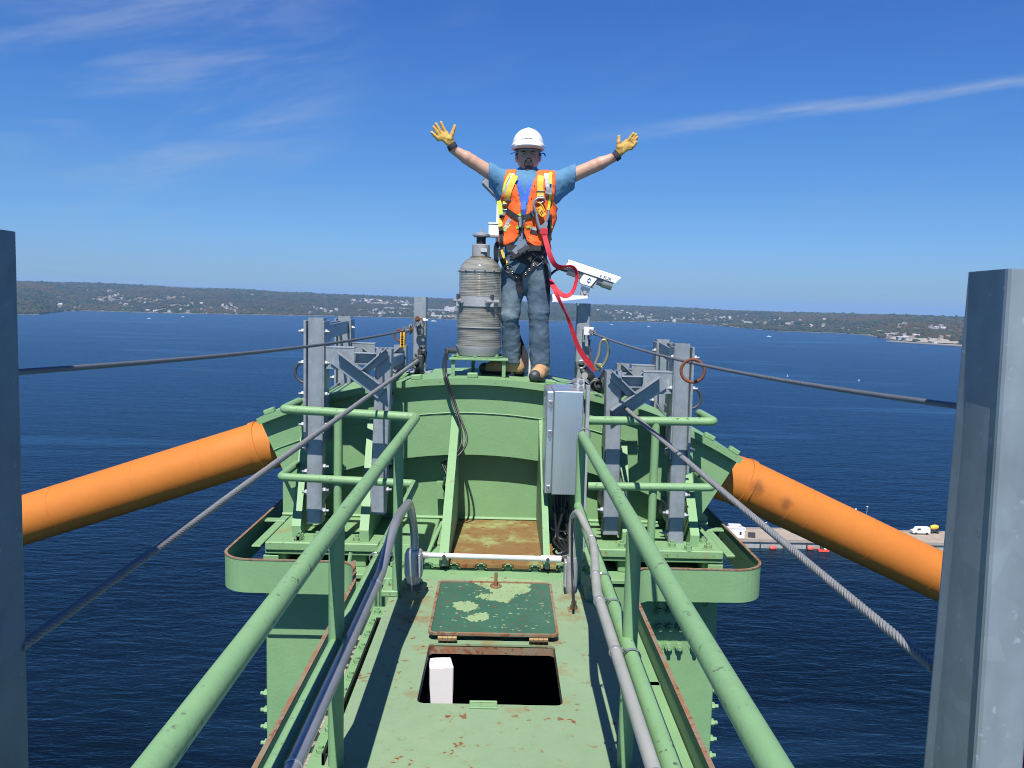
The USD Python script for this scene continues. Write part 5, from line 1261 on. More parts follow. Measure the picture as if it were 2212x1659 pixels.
def lifelines():
    yA, yB = 6.17, 1.88
    specs = [('wire_rope', 'upper left steel wire rope from the anchor post to the left near post', (884, 712), (24, 805), .0075, .028, 'wire_rope', True, 'left'),
             ('wire_rope', 'upper right steel wire rope carrying a carabiner and a rusty ring', (1272, 716), (2085, 879), .0075, .05, 'wire_rope', True, 'right'),
             ('hand_rope', 'lower left gray sheathed rope crossing in front of the saddle', (908, 775), (44, 1398), .0135, .0, 'rope_sheath', False, 'left'),
             ('hand_rope', 'lower right gray twisted rope running down over the orange cable', (1302, 838), (2020, 1444), .0135, .01, 'rope_sheath', False, 'right')]
    for nm, lab, a, b, r, sag, mt, upper, side in specs:
        P = persp_line(a, yA, b, yB, 40, (sag,))
        t = Thing(nm, lab, 'rope' if not upper else 'wire rope')
        t.part('strands', rope(P, r, 9 if upper else 7), mt, smooth=60)
        d = norm(P[1] - P[0]); e = P[0]
        if upper:
            t.part('thimble_loop', torus(e - d * .02, .025, .006, np.cross(d, (0, 0, 1)), 18, 8, squash=1.4), 'bolt_steel')
            for k in (.06, .11, .16): t.part('wire_clip', clip(e + d * k, d), 'bolt_steel')
            t.part('shackle', cat_mesh([torus(e - d * .06, .028, .008, np.cross(d, (0, 0, 1)), 16, 8), tube([e - d * .06 + [0, 0, -.03], e - d * .06 + [0, 0, .04]], .008, 8)]), 'cast_aluminium')
            t.part('dead_end', rope(np.array([e + [0, 0, .012], e + d * .2 + [0, 0, .012]]), .006), mt)
            t.part('pin', hexbolt(e - d * .05, (0, -1, 0), .016, .02, .015), 'red_rust')
        else:
            t.part('thimble_loop', torus(e - d * .03, .03, .008, (0, 1, .2), 18, 8, squash=1.5), 'dark_steel')
            t.part('shackle', torus(e - d * .07 + [0, 0, .03], .03, .010, (.4, 1, 0), 18, 8), 'dark_steel')
            t.part('swage_sleeve', tube([e, e + d * .10], .02, 12), 'dark_steel')
            for k in range(3): t.part('wire_clip', clip(e + np.array([-.02 + .02 * k, -.03, .03 + .03 * k]), (0, .3, 1)), 'dark_steel')
        t.write()
    # things riding on the ropes
    P = persp_line((884, 712), yA, (24, 805), yB, 80, (.028,)); uv = np.array([pix(p) for p in P]); p = P[np.argmin(abs(uv[:, 0] - 869))]
    t = Thing('snap_hook', 'orange snap hook hanging from the upper left wire rope', 'hook')
    q = p + [0, -.005, 0]
    t.part('hook_bow', torus(q + [-.025, 0, -.03], .034, .007, (0, 1, 0), 20, 8, squash=1.2), 'red_rust'); t.part('body', cbox((.034, .018, .11), q + [0.0, -.006, -.065], .008), 'yellow_plastic'); t.part('gate', tube([q + [.022, -.01, -.01], q + [.015, -.01, -.10]], .006, 8), 'brass')
    t.part('lettering', cat_mesh([box2((q[0] - .01, q[1] - .0165, q[2] - .10 + k * .018), (q[0] + .008, q[1] - .0155, q[2] - .092 + k * .018), .0005) for k in range(4)]), 'label_black'); t.write()
    P = persp_line((1272, 716), yA, (2085, 879), yB, 160, (.05,)); uv = np.array([pix(p) for p in P])
    p = P[np.argmin(abs(uv[:, 0] - 1496))]
    single('rusty_ring', torus(p + [0, -.010, -.036], .053, .0075, (.25, 1, 0), 36, 10), 'red_rust', 'round rusty ring hanging on the upper right wire rope', 'ring', smooth=60)
    p = P[np.argmin(abs(uv[:, 0] - 1312))]
    single('rigging_tag', box2(at(1262, 706, y=6.1), at(1282, 724, y=6.1) + [0, .006, 0], .001), 'white_card', 'white tag with small blue print beside the wire clips of the right anchor post', 'tag')
    # long carabiner hooked over the right wire, holding the red lanyard
    t = Thing('carabiner', 'large gold zinc carabiner hooked over the upper right wire rope', 'carabiner')
    y = p[1] - .01
    c = [at(u, v, y=y) for u, v in (ZD(880, 480), ZD(905, 560), ZD(890, 640), ZD(845, 720), ZD(805, 745), ZD(785, 710), ZD(815, 620), ZD(830, 520), ZD(850, 482), ZD(880, 480))]
    cp = spline(c, 60); t.part('frame', tube(cp[:48], .0115, 10), 'zinc_gold', smooth=60); t.part('gate', tube(cp[44:], .009, 10), 'zinc_gold', smooth=60); t.part('nose', cbox((.05, .022, .03), at(*ZD(815, 710), y=y), .008), 'zinc_gold')
    t.part('lever', tube([at(*ZD(790, 690), y=y - .015), at(*ZD(850, 735), y=y - .015)], .009, 8), 'zinc_gold'); t.write()
    # bundle of black fall-arrest gear on the right anchor post
    t = Thing('fall_arrester', 'bundle of black rope grab fittings and slings at the right anchor post', 'rope grab')
    y = 6.0
    G = lambda x, z, dy=0: at(*ZD(x, z), y=y + dy)
    t.part('grip', tube(spline([G(640, 690), G(690, 740), G(740, 800), G(770, 870)], 14), [.006, .022, .028, .030, .030, .028, .026, .026, .028, .030, .028, .024, .018, .006], 12), 'black_rubber', smooth=60)
    t.part('grip', tube(spline([G(650, 750, -.04), G(700, 780, -.05), G(750, 850, -.05)], 10), [.005, .018, .021, .021, .020, .021, .022, .020, .015, .005], 12), 'label_black', smooth=60)
    t.part('grip', tube(spline([G(650, 830, -.0), G(690, 880, -.03), G(770, 930, -.03)], 10), [.005, .016, .02, .02, .02, .02, .02, .018, .012, .004], 12), 'black_rubber', smooth=60)
    t.part('pulley', tube([G(690, 800, -.075), G(690, 800, -.055)], .024, 18), 'gray_cap', smooth=30)
    t.part('cam_body', cbox((.09, .06, .10), G(800, 880), .02), 'dark_steel'); t.part('cam_ring', torus(G(790, 900, -.05), .045, .012, (0, 1, 0)), 'dark_steel'); t.part('cam_ring', torus(G(820, 880, -.06), .03, .009, (0.3, 1, 0)), 'dark_steel')
    t.part('sling', ribbon(spline([G(780, 900, -.03), G(790, 960, -.03), G(770, 1080, -.03), G(745, 1160, -.02)], 16), .028, .006, (1, 0, 0)), 'webbing_black'); t.part('sling', ribbon(spline([G(810, 880, -.03), G(880, 760, -.02), G(870, 900, -.02), G(870, 1150, 0), G(885, 1400, 0)], 26), .022, .005, (1, .3, 0)), 'webbing_black')
    t.part('sling', ribbon(spline([G(735, 480, .1), G(735, 560, .1), G(750, 640, .05), G(745, 700, .02)], 12), .016, .005, (1, .2, 0)), 'webbing_black'); t.part('thimble', torus(G(660, 700, -.04), .03, .008, (0, 1, .3)), 'bolt_steel')
    t.part('pin', hexbolt(G(815, 900, -.08), (0, -1, 0), .012, .014, .012), 'dark_steel'); t.write()
    # turnbuckle gear on the left anchor post
    t = Thing('rigging_shackle', 'cluster of shackles and clips on the left anchor post', 'shackle'); y = 6.12
    G = lambda x, z, dy=0: at(*ZC(x, z), y=y + dy)
    t.part('bow', torus(G(1415, 330), .032, .009, (0, 1, .2), 20, 8, squash=1.4), 'bolt_steel'); t.part('bow', torus(G(1425, 400, .0), .024, .007, (.2, 1, 0), 20, 8, squash=1.6), 'dark_steel'); t.part('pin', hexbolt(G(1400, 290, -.04), (0, -1, 0), .016, .018, .016), 'red_rust'); t.part('pin', hexbolt(G(1450, 300, -.03), (1, 0, 0), .014, .016, .02), 'bolt_steel')
    t.part('turnbuckle', tube([G(1420, 560), G(1420, 660)], .014, 8), 'dark_steel'); t.part('eye', torus(G(1390, 690, -.03), .034, .011, (0, 1, 0)), 'dark_steel'); t.part('clevis', cbox((.04, .035, .04), G(1425, 640, -.02), .008), 'dark_steel'); t.part('hanging_sling', ribbon(np.array([G(1400, 700, 0), G(1395, 760, 0), G(1400, 830, .02)]), .04, .006, (1, 0, 0)), 'webbing_black'); t.write()


lifelines()


# ------------------------------------------------------------------ beacon on its stand
def beacon():
    yb = 5.97; cx = at(1034, 770, y=yb)[0]; zs = at(1034, 771, y=yb)[2]
    t = Thing('beacon_stand', 'small pale green steel stand carrying the beacon', 'stand')
    t.part('top_plate', box2((cx - .205, yb - .19, zs - .014), (cx + .215, yb + .20, zs), .003), 'green_paint_worn')
    for sx, sy in ((-.175, -.165), (.185, -.165), (-.045, .17), (.185, .17)):
        x = cx + sx; z0 = saddle_top(x) + .001
        t.part('leg', cat_mesh([box2((x - .013, yb + sy - .003, z0), (x + .013, yb + sy + .003, zs - .015), .001), box2((x - .013, yb + sy + .004, z0), (x - .007, yb + sy + .028, zs - .015), .001)]), 'green_paint')
    t.part('flange', tube([(cx, yb, zs + .001), (cx, yb, zs + .009)], .178, 36), 'green_paint_worn', smooth=30)
    for k in range(6):
        a = k * math.pi / 3 + .4; t.part('nut', hexbolt((cx + .165 * math.cos(a), yb + .165 * math.sin(a), zs + .009), (0, 0, 1), .012, .012, .008), 'green_paint_worn')
    t.write()
    b = Thing('beacon', 'tall gray marine beacon lantern with ribbed glass and domed top', 'beacon')
    H = lambda v: at(1034, v, y=yb)[2]
    c = (cx, yb, 0); r = .160
    z0 = zs + .010
    b.part('base', revolve([(0, z0), (.13, z0), (.15, z0 + .004), (.166, z0 + .055), (.166, z0 + .075), (0, z0 + .075)], c, 48), 'gray_cap')

    def ribbed(za, zb_, r0, n, dome=None):
        zz = np.linspace(za, zb_, n * 4 + 1); pr = []
        for i, z in enumerate(zz):
            k = i % 4; rr = r0 if dome is None else dome(z); pr.append((rr + (.0014 if k in (1, 2) else 0), z))
        inner = [(p[0] - .010, p[1]) for p in pr[::-1]]
        return revolve(pr + inner + [pr[0]], c, 56)
    z1 = H(738); z2 = H(662); z3 = H(640); z4 = H(588); z5 = H(556)
    b.part('lower_lens', ribbed(z0 + .078, z2, r, 22), 'beacon_glass', smooth=25)
    b.part('lens_seam', revolve([(r - .004, H(706) - .004), (r + .008, H(706) - .004), (r + .008, H(706) + .004), (r - .004, H(706) + .004), (r - .004, H(706) - .004)], c, 56), 'gray_plastic')
    b.part('clamp_band', revolve([(r - .006, z2 + .001), (r + .010, z2 + .001), (r + .012, z3 - .001), (r - .006, z3 - .001), (r - .006, z2 + .001)], c, 56), 'cast_aluminium')
    b.part('upper_lens', ribbed(z3, z4, r - .008, 15), 'beacon_glass', smooth=25)
    dm = lambda z: (r - .008) * math.sqrt(max(1 - ((z - z4) / (z5 - z4) * .90) ** 2.0, 0.02))
    b.part('dome_ring', revolve([(r - .02, z4 + .001), (r - .001, z4 + .001), (r - .001, z4 + .009), (r - .02, z4 + .009), (r - .02, z4 + .001)], c, 56), 'gray_plastic')
    for k in range(14):
        a = k * 2 * math.pi / 14; b.part('screw', hexbolt((cx + (r - .001) * math.cos(a), yb + (r - .001) * math.sin(a), z4 + .005), (math.cos(a), math.sin(a), 0), .005, .005, .003, False), 'dark_steel')
    zz = np.linspace(z4 + .010, z5, 24); b.part('dome', revolve([(dm(z), z) for z in zz] + [(dm(z) - .008, z) for z in zz[::-1]] + [(dm(zz[0]), zz[0])], c, 56), 'beacon_glass', smooth=40)
    b.part('brass_ring', revolve([(0, z5 - .004), (.075, z5 - .004), (.075, z5 + .004), (0, z5 + .004)], c, 32), 'brass')
    zc = H(528); b.part('cap', revolve([(0, z5 + .005), (.062, z5 + .005), (.064, z5 + .012), (.064, zc - .004), (.060, zc), (0, zc)], c, 32), 'gray_cap')
    b.part('cap_plate', box2((cx + .0, yb - .072, z5 + .035), (cx + .045, yb - .060, z5 + .06), .001), 'silver_tape', label='small pale rating plate')
    zn = H(512); b.part('neck', tube([(cx, yb, zc), (cx, yb, zn)], .034, 20), 'black_rubber', smooth=30)
    b.part('head_plate', cat_mesh([revolve([(0, zn), (.052, zn), (.062, zn + .008), (.062, zn + .02), (.03, zn + .03), (0, zn + .032)], c, 24), tube([(cx, yb, zn + .03), (cx, yb, zn + .055)], .010, 8)]), 'cast_aluminium')
    b.part('head_arm', beam((cx + .03, yb + .03, zn + .012), (cx + .30, yb + .16, zn + .012), .03, .018), 'gray_cap')
    # optics seen through the glass
    b.part('inner_column', tube([(cx, yb, z0 + .08), (cx, yb, z4)], .045, 16), 'gray_plastic', smooth=30)
    for za in (H(720), H(682), H(625)): b.part('lamp_disc', revolve([(0, za), (.115, za), (.115, za + .022), (0, za + .022)], c, 28), 'dark_steel' if za < H(700) else 'red_rust')
    # latches on the clamp band
    for a, sx in ((-2.55, 1), (-1.05, 1)):
        p = np.array([cx + (r + .022) * math.cos(a), yb + (r + .022) * math.sin(a), (z2 + z3) / 2]); tn = np.array([-math.sin(a), math.cos(a), 0])
        b.part('latch', cat_mesh([tube([p - tn * .05, p + tn * .05], .014, 10), cbox((.03, .02, .06), p + [0, 0, -.01], .006)]), 'cast_aluminium')
        b.part('latch_knob', tube([p + [0, -.005, .015], p + [0, -.005, .05]], .013, 8), 'dark_steel')
    # cable gland at the base
    g = np.array([cx - .165, yb - .06, z0 + .035]); b.part('cable_gland', cat_mesh([tube([g, g + [-.05, -.02, .004]], .022, 10), tube([g + [-.05, -.02, .004], g + [-.07, -.028, .004]], .017, 10)]), 'dark_steel')
    b.write()
    # two black supply cables down the face of the saddle
    y1 = YF - .03
    A = [g + [-.06, -.024, .004], at(*ZC(1640, 640), y=yb - .15), at(*ZC(1640, 800), y=YF - .02), at(*ZC(1690, 960), y=y1), at(*ZC(1770, 1200), y=5.55), at(*ZC(1790, 1420), y=5.48), at(*ZC(1700, 1540), y=5.42), at(*ZC(1620, 1590), y=5.5), at(*ZE(2025, 390), y=5.45), at(*ZE(2010, 480), y=5.6), at(*ZE(2025, 560), y=5.75)]
    t = Thing('supply_cable', 'pair of black cables looping from the beacon down over the saddle and rib', 'cable')
    t.part('cable', tube(spline(A, 90), .0075, 8), 'black_rubber', smooth=60)
    B = [p + np.array([.018, -.012, -.004]) if 0 < i < 9 else p + [.006, 0, .012] for i, p in enumerate(A)]; B[5] = B[5] + [.02, 0, .02]
    t.part('cable', tube(spline(B, 90), .0075, 8), 'black_rubber', smooth=60); t.write()
    p = at(*ZE(1985, 535), y=5.80)
    t = Thing('junction_box', 'small pale green junction box on the saddle body left of the middle ribs', 'junction box'); t.part('box', cbox((.075, .05, .12), p, .006), 'green_paint'); t.part('lid', cbox((.078, .006, .124), p + [0, -.029, 0], .002), 'green_paint'); t.part('gland', tube([p + [.02, 0, .06], p + [.02, 0, .09]], .011, 8), 'dark_steel'); t.write()


beacon()


def cameras():
    # thermal camera on its white arm, right of the man
    y = 6.12; C = lambda x, z, dy=0: at(*ZCAM(x, z), y=y + dy)
    t = Thing('security_camera', 'white thermal security camera with sunshield on a white arm, right of the man', 'security camera')
    a0, a1 = C(60, 330), C(1690, 880); d, s, u = frame(a1 - a0); L = np.linalg.norm(a1 - a0); T = np.eye(4); T[:3, 0], T[:3, 1], T[:3, 2], T[:3, 3] = d, -s, u, a0
    if T[:3, 1] @ [0, 1, 0] < 0: T[:3, 1] *= -1

    def put(m): m.apply_transform(T); return m
    sh = sg.Polygon([(-.055, -.025), (-.055, .018), (-.042, .030), (.042, .030), (.055, .018), (.055, -.025), (.052, -.025), (.052, .016), (.040, .0265), (-.040, .0265), (-.052, .016), (-.052, -.025)])
    m = trimesh.creation.extrude_polygon(sh, L, engine='earcut'); v = np.array(m.vertices); m = trimesh.Trimesh(np.stack([v[:, 2], v[:, 0], v[:, 1]], 1), m.faces, process=False); sl = m.vertices; sl = np.array(sl); sl[:, 0] += np.where(sl[:, 0] > L / 2, (sl[:, 2] + .025) * .55, 0); m.vertices = sl
    t.part('sunshield', put(m), 'white_paint')
    t.part('barrel', put(tube([(.02, 0, -.038), (L - .05, 0, -.038)], .040, 24)), 'gray_cap', smooth=30)
    t.part('lens_hood', put(revolve([(.040, L - .09), (.046, L - .088), (.046, L - .01), (.041, L - .01), (.038, L - .05), (.036, L - .09), (.040, L - .09)], (0, 0, -.038), 28, (1, 0, 0))), 'cast_aluminium', smooth=30)
    t.part('lens', put(tube([(L - .06, 0, -.038), (L - .055, 0, -.038)], .036, 24)), 'black_rubber')
    bl = np.stack([C(x, z)[[0, 2]] for x, z in ((605, 690), (1040, 848), (830, 1100), (545, 1020), (465, 960), (475, 880))])
    bl[:, 1] -= .0
    t.part('mount_block', prism(bl, .12, 'xz', y - .062), 'white_paint')
    t.part('mount_side', prism(np.stack([C(x, z)[[0, 2]] for x, z in ((1042, 850), (1030, 1010), (940, 1160), (840, 1108))]), .10, 'xz', y - .05), 'gray_cap')
    # printed marks: two blue hooked chevrons and the maker's lettering
    yb_ = y - .0635
    chev = ([(715, 870), (800, 812), (845, 890), (820, 910), (790, 862), (740, 890)], [(700, 915), (742, 1005), (830, 955), (810, 930), (765, 955), (735, 900)])
    t.part('blue_emblem', cat_mesh([prism(np.stack([C(x, z)[[0, 2]] for x, z in q]), .001, 'xz', yb_) for q in chev]), 'label_blue')
    txt = meshkit.text_mesh('FLIR', .019, .0008, bold=True); em = cat_mesh([prism([(-.026, .003), (-.015, .002), (-.014, .006), (-.022, .008), (-.022, .012), (-.015, .014), (-.016, .018), (-.026, .016)], .0008, 'xy'), prism([(-.013, .006), (-.009, .009), (-.013, .012)], .0008, 'xy')])
    lm = cat_mesh([txt, em]); v = np.array(lm.vertices); lm = trimesh.Trimesh(np.stack([v[:, 0] + L * .745, -.0552 - v[:, 2], v[:, 1] - .021], 1), lm.faces, process=False); lm.fix_normals()
    t.part('lettering', put(lm), 'label_black')
    t.part('rear_gland', put(cat_mesh([tube([(.02, 0, -.045), (-.05, 0, -.045)], .018, 12), tube([(-.04, 0, -.045), (-.075, 0, -.045)], .012, 10)])), 'black_rubber')
    p = C(650, 1250); t.part('knuckle', cat_mesh([tube([C(690, 1120), p], .034, 16), prism(np.stack([C(x, z)[[0, 2]] for x, z in ((550, 1050), (800, 1215), (740, 1440), (550, 1440))]), .05, 'xz', y - .025)]), 'white_paint')
    t.part('knuckle_clamp', cat_mesh([cbox((.06, .062, .035), C(645, 1375), .005)] + [tube([C(655, 1360, -.034), C(655 + dx, 1230 + abs(dx) * .6, -.03)], .006, 6) for dx in (-50, -20, 20, 60)]), 'gray_cap')
    b = at(1150, 652, y=y + .1); e = C(740, 1480)
    t.part('bracket_arm', prism(np.array([[b[0], at(1190, 634, y=y)[2]], [e[0], C(740, 1420)[2]], [e[0], C(740, 1495)[2]], [b[0], at(1150, 657, y=y)[2]]]), .07, 'xz', y - .035), 'white_paint')
    mx = b[0] + .01; t.part('mast', tube([(mx, y, saddle_top(mx) + .005), (mx, y, b[2] + .06)], .03, 16), 'white_paint', smooth=30)
    w = [C(-40, 520), C(-160, 500), C(-330, 560), at(1165, 640, y=y + .02)]
    t.part('camera_cable', tube(spline(w, 20), .009, 8), 'black_rubber', smooth=60)
    t.write()
    # second camera on a mast behind the man's right arm
    y = 6.30; t = Thing('security_camera', 'white camera on a thin white mast half hidden behind the man\'s raised arm', 'security camera')
    Q = lambda x, z, dy=0: at(*ZA(x, z), y=y + dy)
    mx = Q(795, 1000)[0]
    t.part('mast', tube([(mx, y, saddle_top(mx) + .003), Q(795, 880)], .011, 12), 'white_paint', smooth=30)
    t.part('mast_box', cbox((.15, .11, .085), Q(800, 1157), .006), 'white_paint'); t.part('box_lid', cbox((.155, .115, .012), Q(800, 1157) + [0, 0, .05], .003), 'white_paint')
    h0, h1 = Q(690, 715), Q(830, 860); d, s, u = frame(h1 - h0)
    t.part('housing', beam(h0 - d * .02, h1 + d * .06, .075, .075, ch=.012), 'gray_cap'); t.part('sunshield', beam(h0 - d * .035 + u * .045, h1 + d * .06 + u * .045, .095, .012), 'white_paint'); t.part('lens', tube([h0 - d * .024, h0 - d * .02], .028, 16), 'black_rubber'); t.part('bracket', beam(Q(800, 900), (h0 + h1) / 2, .03, .03), 'white_paint')
    t.write()


cameras()


# ------------------------------------------------------------------ cabinet, conduits
def cabinet():
    yf = 5.02; a, b = at(1198, 845, y=yf), at(1253, 1070, y=yf)
    t = Thing('control_cabinet', 'brushed stainless steel cabinet standing edge-on beside the right handrail', 'cabinet')
    z0, z1 = b[2], a[2]; x0, x1 = a[0], b[0]; yb = 5.46
    t.part('body', box2((x0, yf, z0), (x1, yb, z1), .004), 'stainless')
    t.part('door', box2((x0 - .046, yf + .012, z0 + .005), (x0 - .002, yb - .01, z1 - .004), .006), 'stainless')
    t.part('gasket', box2((x0 - .003, yf + .02, z0 + .012), (x0 + .0005, yb - .02, z1 - .012), .001), 'black_rubber')
    for v in (872, 936, 1055):
        z = at(1188, v, y=yf)[2]
        t.part('latch', cat_mesh([box2((x0 - .034, yf + .002, z - .018), (x0 - .008, yf + .0115, z + .018), .003), tube([(x0 - .021, yf + .002, z - .012), (x0 - .021, yf - .010, z - .012)], .006, 8), tube([(x0 - .021, yf + .002, z + .012), (x0 - .021, yf - .008, z + .012)], .005, 8)]), 'bolt_steel')
    t.part('handle', cat_mesh([box2((x0 - .052, yf + .06, z1 - .20), (x0 - .0465, yf + .08, z1 - .04), .002), box2((x0 - .060, yf + .06, z1 - .12), (x0 - .053, yf + .075, z1 - .05), .002)]), 'bolt_steel')
    t.part('mount_lug', cbox((.05, .012, .06), (x1 + .0, yf + .2, z1 + .02), .003), 'galvanized_bright')
    for v in (826, 840, 878):
        t.part('bolt', hexbolt(at(1262, v, y=yf + .05) + [-.02, 0, 0], (0, -1, 0), .012, .014, .012), 'bolt_steel')
    t.write()
    # steel channel behind it
    s = Thing('strut_channel', 'galvanized upright channel between the cabinet and the right anchor post', 'strut')
    p0, p1 = at(1258, 1100, y=5.16), at(1275, 833, y=5.16)
    s.part('channel', cat_mesh([box2((p0[0] - .0, 5.15, ZBASE), (p1[0], 5.162, p1[2]), .002), box2((p0[0], 5.163, ZBASE), (p0[0] + .006, 5.22, p1[2]), .001), box2((p1[0] - .006, 5.163, ZBASE), (p1[0], 5.22, p1[2]), .001)]), 'galvanized_bright')
    q0, q1 = at(1246, 818, y=5.3), at(1262, 842, y=5.3); s.part('angle', box2((q0[0], 5.29, q1[2] - .5), (q1[0], 5.30, q0[2]), .002), 'galvanized_bright')
    for v in (822, 834): s.part('bolt', hexbolt(at(1242, v, y=5.28), (-.6, -1, 0), .012, .014, .012), 'bolt_steel')
    s.part('rail_clamp', torus(at(1263, 938, y=4.75), .034, .004, (0, 1, 0.1), 24, 6), 'bolt_steel'); s.write()
    # black cables leaving the cabinet
    t = Thing('cable_bundle', 'bundle of black cables hanging below the stainless cabinet', 'cable')
    r = np.random.default_rng(9)
    for k in range(7):
        x = x0 + .035 + .016 * k; yy = yf + .10 + .05 * (k % 3)
        pts = [(x, yy, z0 + .0), (x + r.normal(0, .004), yy, z0 - .15), (x + r.normal(0, .01), yy - .02, z0 - .30), (x + .01 + r.normal(0, .012), yy - .05, -1.50), (x0 + .09, 4.82, -1.525 + .006 * k), (x0 + .03 - .0 * k, 4.78, -1.50)]
        t.part('cable', tube(spline(pts, 30), .0095, 8), 'black_rubber', smooth=60)
    for zz in (.12, .26): t.part('cable_tie', torus((x0 + .08, yf + .15, z0 - zz), .062, .004, (0, 0, 1), 20, 5, squash=.9), 'label_black')
    t.write()


cabinet()


def conduits():
    y = 4.74
    a, b = at(*ZF(490, 1124), y=y), at(*ZF(1732, 1162), y=y)
    t = Thing('cross_conduit', 'white painted metal conduit crossing in front of the rusty apron', 'conduit'); d = norm(b - a)
    t.part('pipe', tube([a, b], .0155, 16), 'conduit_white', smooth=40)
    for p, q in ((a - d * .02, a + d * .03), (b - d * .12, b + d * .0)): t.part('coupling', tube([p, q], .0205, 16), 'cast_aluminium' if p[0] < -.2 else 'conduit_white', smooth=40)
    for x in (680, 1612):
        p = at(*ZF(x, 1145), y=y); p = a + d * ((p - a) @ d)
        t.part('strap', torus(p, .0175, .004, d, 20, 6), 'bolt_steel'); t.part('strap_bolt', hexbolt(p + [0, -.018, 0], (0, -1, 0), .008, .012, .01), 'dark_steel'); t.part('strap_stand', box2(p + [-.012, .018, -.07], p + [.012, .05, -.015], .002), 'galvanized')
    t.part('gland', tube([b, b + d * .05 + [0, .02, .01]], .018, 12), 'black_rubber'); t.write()

    def lb(t, top, z0, x, yy, w=.055):
        """Conduit outlet body with a removable cover."""
        t.part('outlet_body', cat_mesh([revolve([(0, z0), (w * .38, z0), (w * .42, z0 + .02), (w * .55, z0 + .045), (w * .58, z0 + .06), (w * .58, top - .03), (w * .45, top), (0, top)], (x, yy, 0), 18)]), 'cast_aluminium', smooth=40)
        t.part('outlet_cover', cbox((.012, w * 1.25, (top - z0) * .66), (x + (.035 if x < 0 else -.035), yy - .01, (top + z0) / 2 + .02), .004), 'cast_aluminium')
        t.part('locknut', tube([(x, yy, z0 - .03), (x, yy, z0 + .002)], w * .5, 8), 'dark_steel')

    # left conduit: strapped to the midrail, over a bend and down into the deck
    t = Thing('steel_conduit', 'steel conduit along the left midrail bending down to the deck', 'conduit'); x = -.485
    L = [np.array([x, -.4, -1.145]), np.array([x, 3.35, -1.145]), at(*ZE(1660, 690), y=3.98), at(*ZE(1690, 660), y=4.10), at(*ZE(1735, 900), y=4.24), at(*ZE(1735, 1090), y=4.24)]
    pts = np.vstack([[L[0]], spline([L[1] - [0, .05, 0], L[1], at(*ZE(1560, 860), y=3.66), L[2], L[3], at(*ZE(1712, 740), y=4.2), L[4], L[5]], 50)])
    t.part('pipe', tube(pts, .0215, 18), 'conduit_zinc', smooth=60)
    e = L[5]; lb(t, e[2] + .01, at(*ZE(1740, 1370), y=4.26)[2], e[0], e[1], .085)
    for yy in (1.9, 3.2): t.part('strap', torus((x, yy, -1.145), .0225, .003, (0, 1, 0), 24, 5), 'bolt_steel')
    p = at(*ZE(1290, 1375), y=3.55); t.part('strap', cat_mesh([torus((x, p[1], -1.145), .024, .003, (0, 1, .2), 24, 5), torus((-.537, p[1], -1.15), .029, .003, (0, 1, .2), 24, 5)]), 'bolt_steel'); t.write()
    # right conduit
    t = Thing('steel_conduit', 'gray conduit clamped along the right midrail bending down to the deck', 'conduit'); x = .392
    tp = at(*ZF(1875, 745), y=4.30)
    pts = np.vstack([[[x, -.4, -1.12]], spline([[x, 3.0, -1.12], [x, 3.06, -1.12], at(*ZF(2010, 985), y=3.85), at(*ZF(1945, 850), y=4.1), tp, at(*ZF(1838, 800), y=4.37), at(*ZF(1830, 950), y=4.40), at(*ZF(1828, 1160), y=4.40)], 50)])
    t.part('pipe', tube(pts, .019, 18), 'conduit_gray', smooth=60)
    e = at(*ZF(1828, 1160), y=4.40); lb(t, e[2] + .01, at(*ZF(1830, 1480), y=4.40)[2], e[0], e[1], .06)
    for yy in (1.85, 2.55, 3.0, 3.3):
        c = np.array([np.interp(yy, pts[:30, 1], pts[:30, k]) for k in range(3)])
        t.part('strap', cat_mesh([torus(c, .0205, .003, (0, 1, 0), 24, 5), torus((.447, yy + .02, -1.147), .030, .003, (0, 1, 0), 24, 5), tube([c + [.02, 0, .012], (.432, yy + .02, -1.125)], .004, 6)]), 'bolt_steel')
    c = np.array([np.interp(3.85, pts[:36, 1], pts[:36, k]) for k in range(3)]); t.part('strap', torus(c, .0215, .003, (-.1, 1, .25), 24, 5), 'bolt_steel'); t.write()
    # black lead running down to a brass gland in the deck
    t = Thing('gland_lead', 'thin black lead dropping to a brass gland on the right of the deck', 'cable')
    A = [at(*ZF(1838, 800), y=4.30), at(*ZF(1828, 1000), y=4.30), at(*ZF(1838, 1300), y=4.28), at(*ZF(1843, 1590), z=ZDECK + .05)]
    t.part('lead', tube(spline(A, 30), .0065, 8), 'black_rubber', smooth=60); q = at(*ZF(1845, 1620), z=ZDECK)
    t.part('brass_gland', cat_mesh([tube([q, q + [0, 0, .025]], .020, 6), tube([q + [0, 0, .024], q + [0, 0, .05]], .014, 10)]), 'brass'); t.part('gland_plate', cbox((.06, .06, .004), q + [0, 0, .003], .001), 'rust_edge'); t.write()
    # thin wire along the right post
    t = Thing('thin_conduit', 'thin zinc conduit clipped to the upright behind the right handrail end', 'conduit'); x0 = at(1252, 1000, y=4.95)
    t.part('pipe', tube([at(1257, 950, y=4.95), at(1257, 1220, y=4.95)], .008, 10), 'galvanized_bright', smooth=40)
    for v in (1078, 1100): t.part('strap', torus(at(1257, v, y=4.95), .010, .003, (0, 0, 1), 14, 5), 'bolt_steel')
    t.write()


conduits()
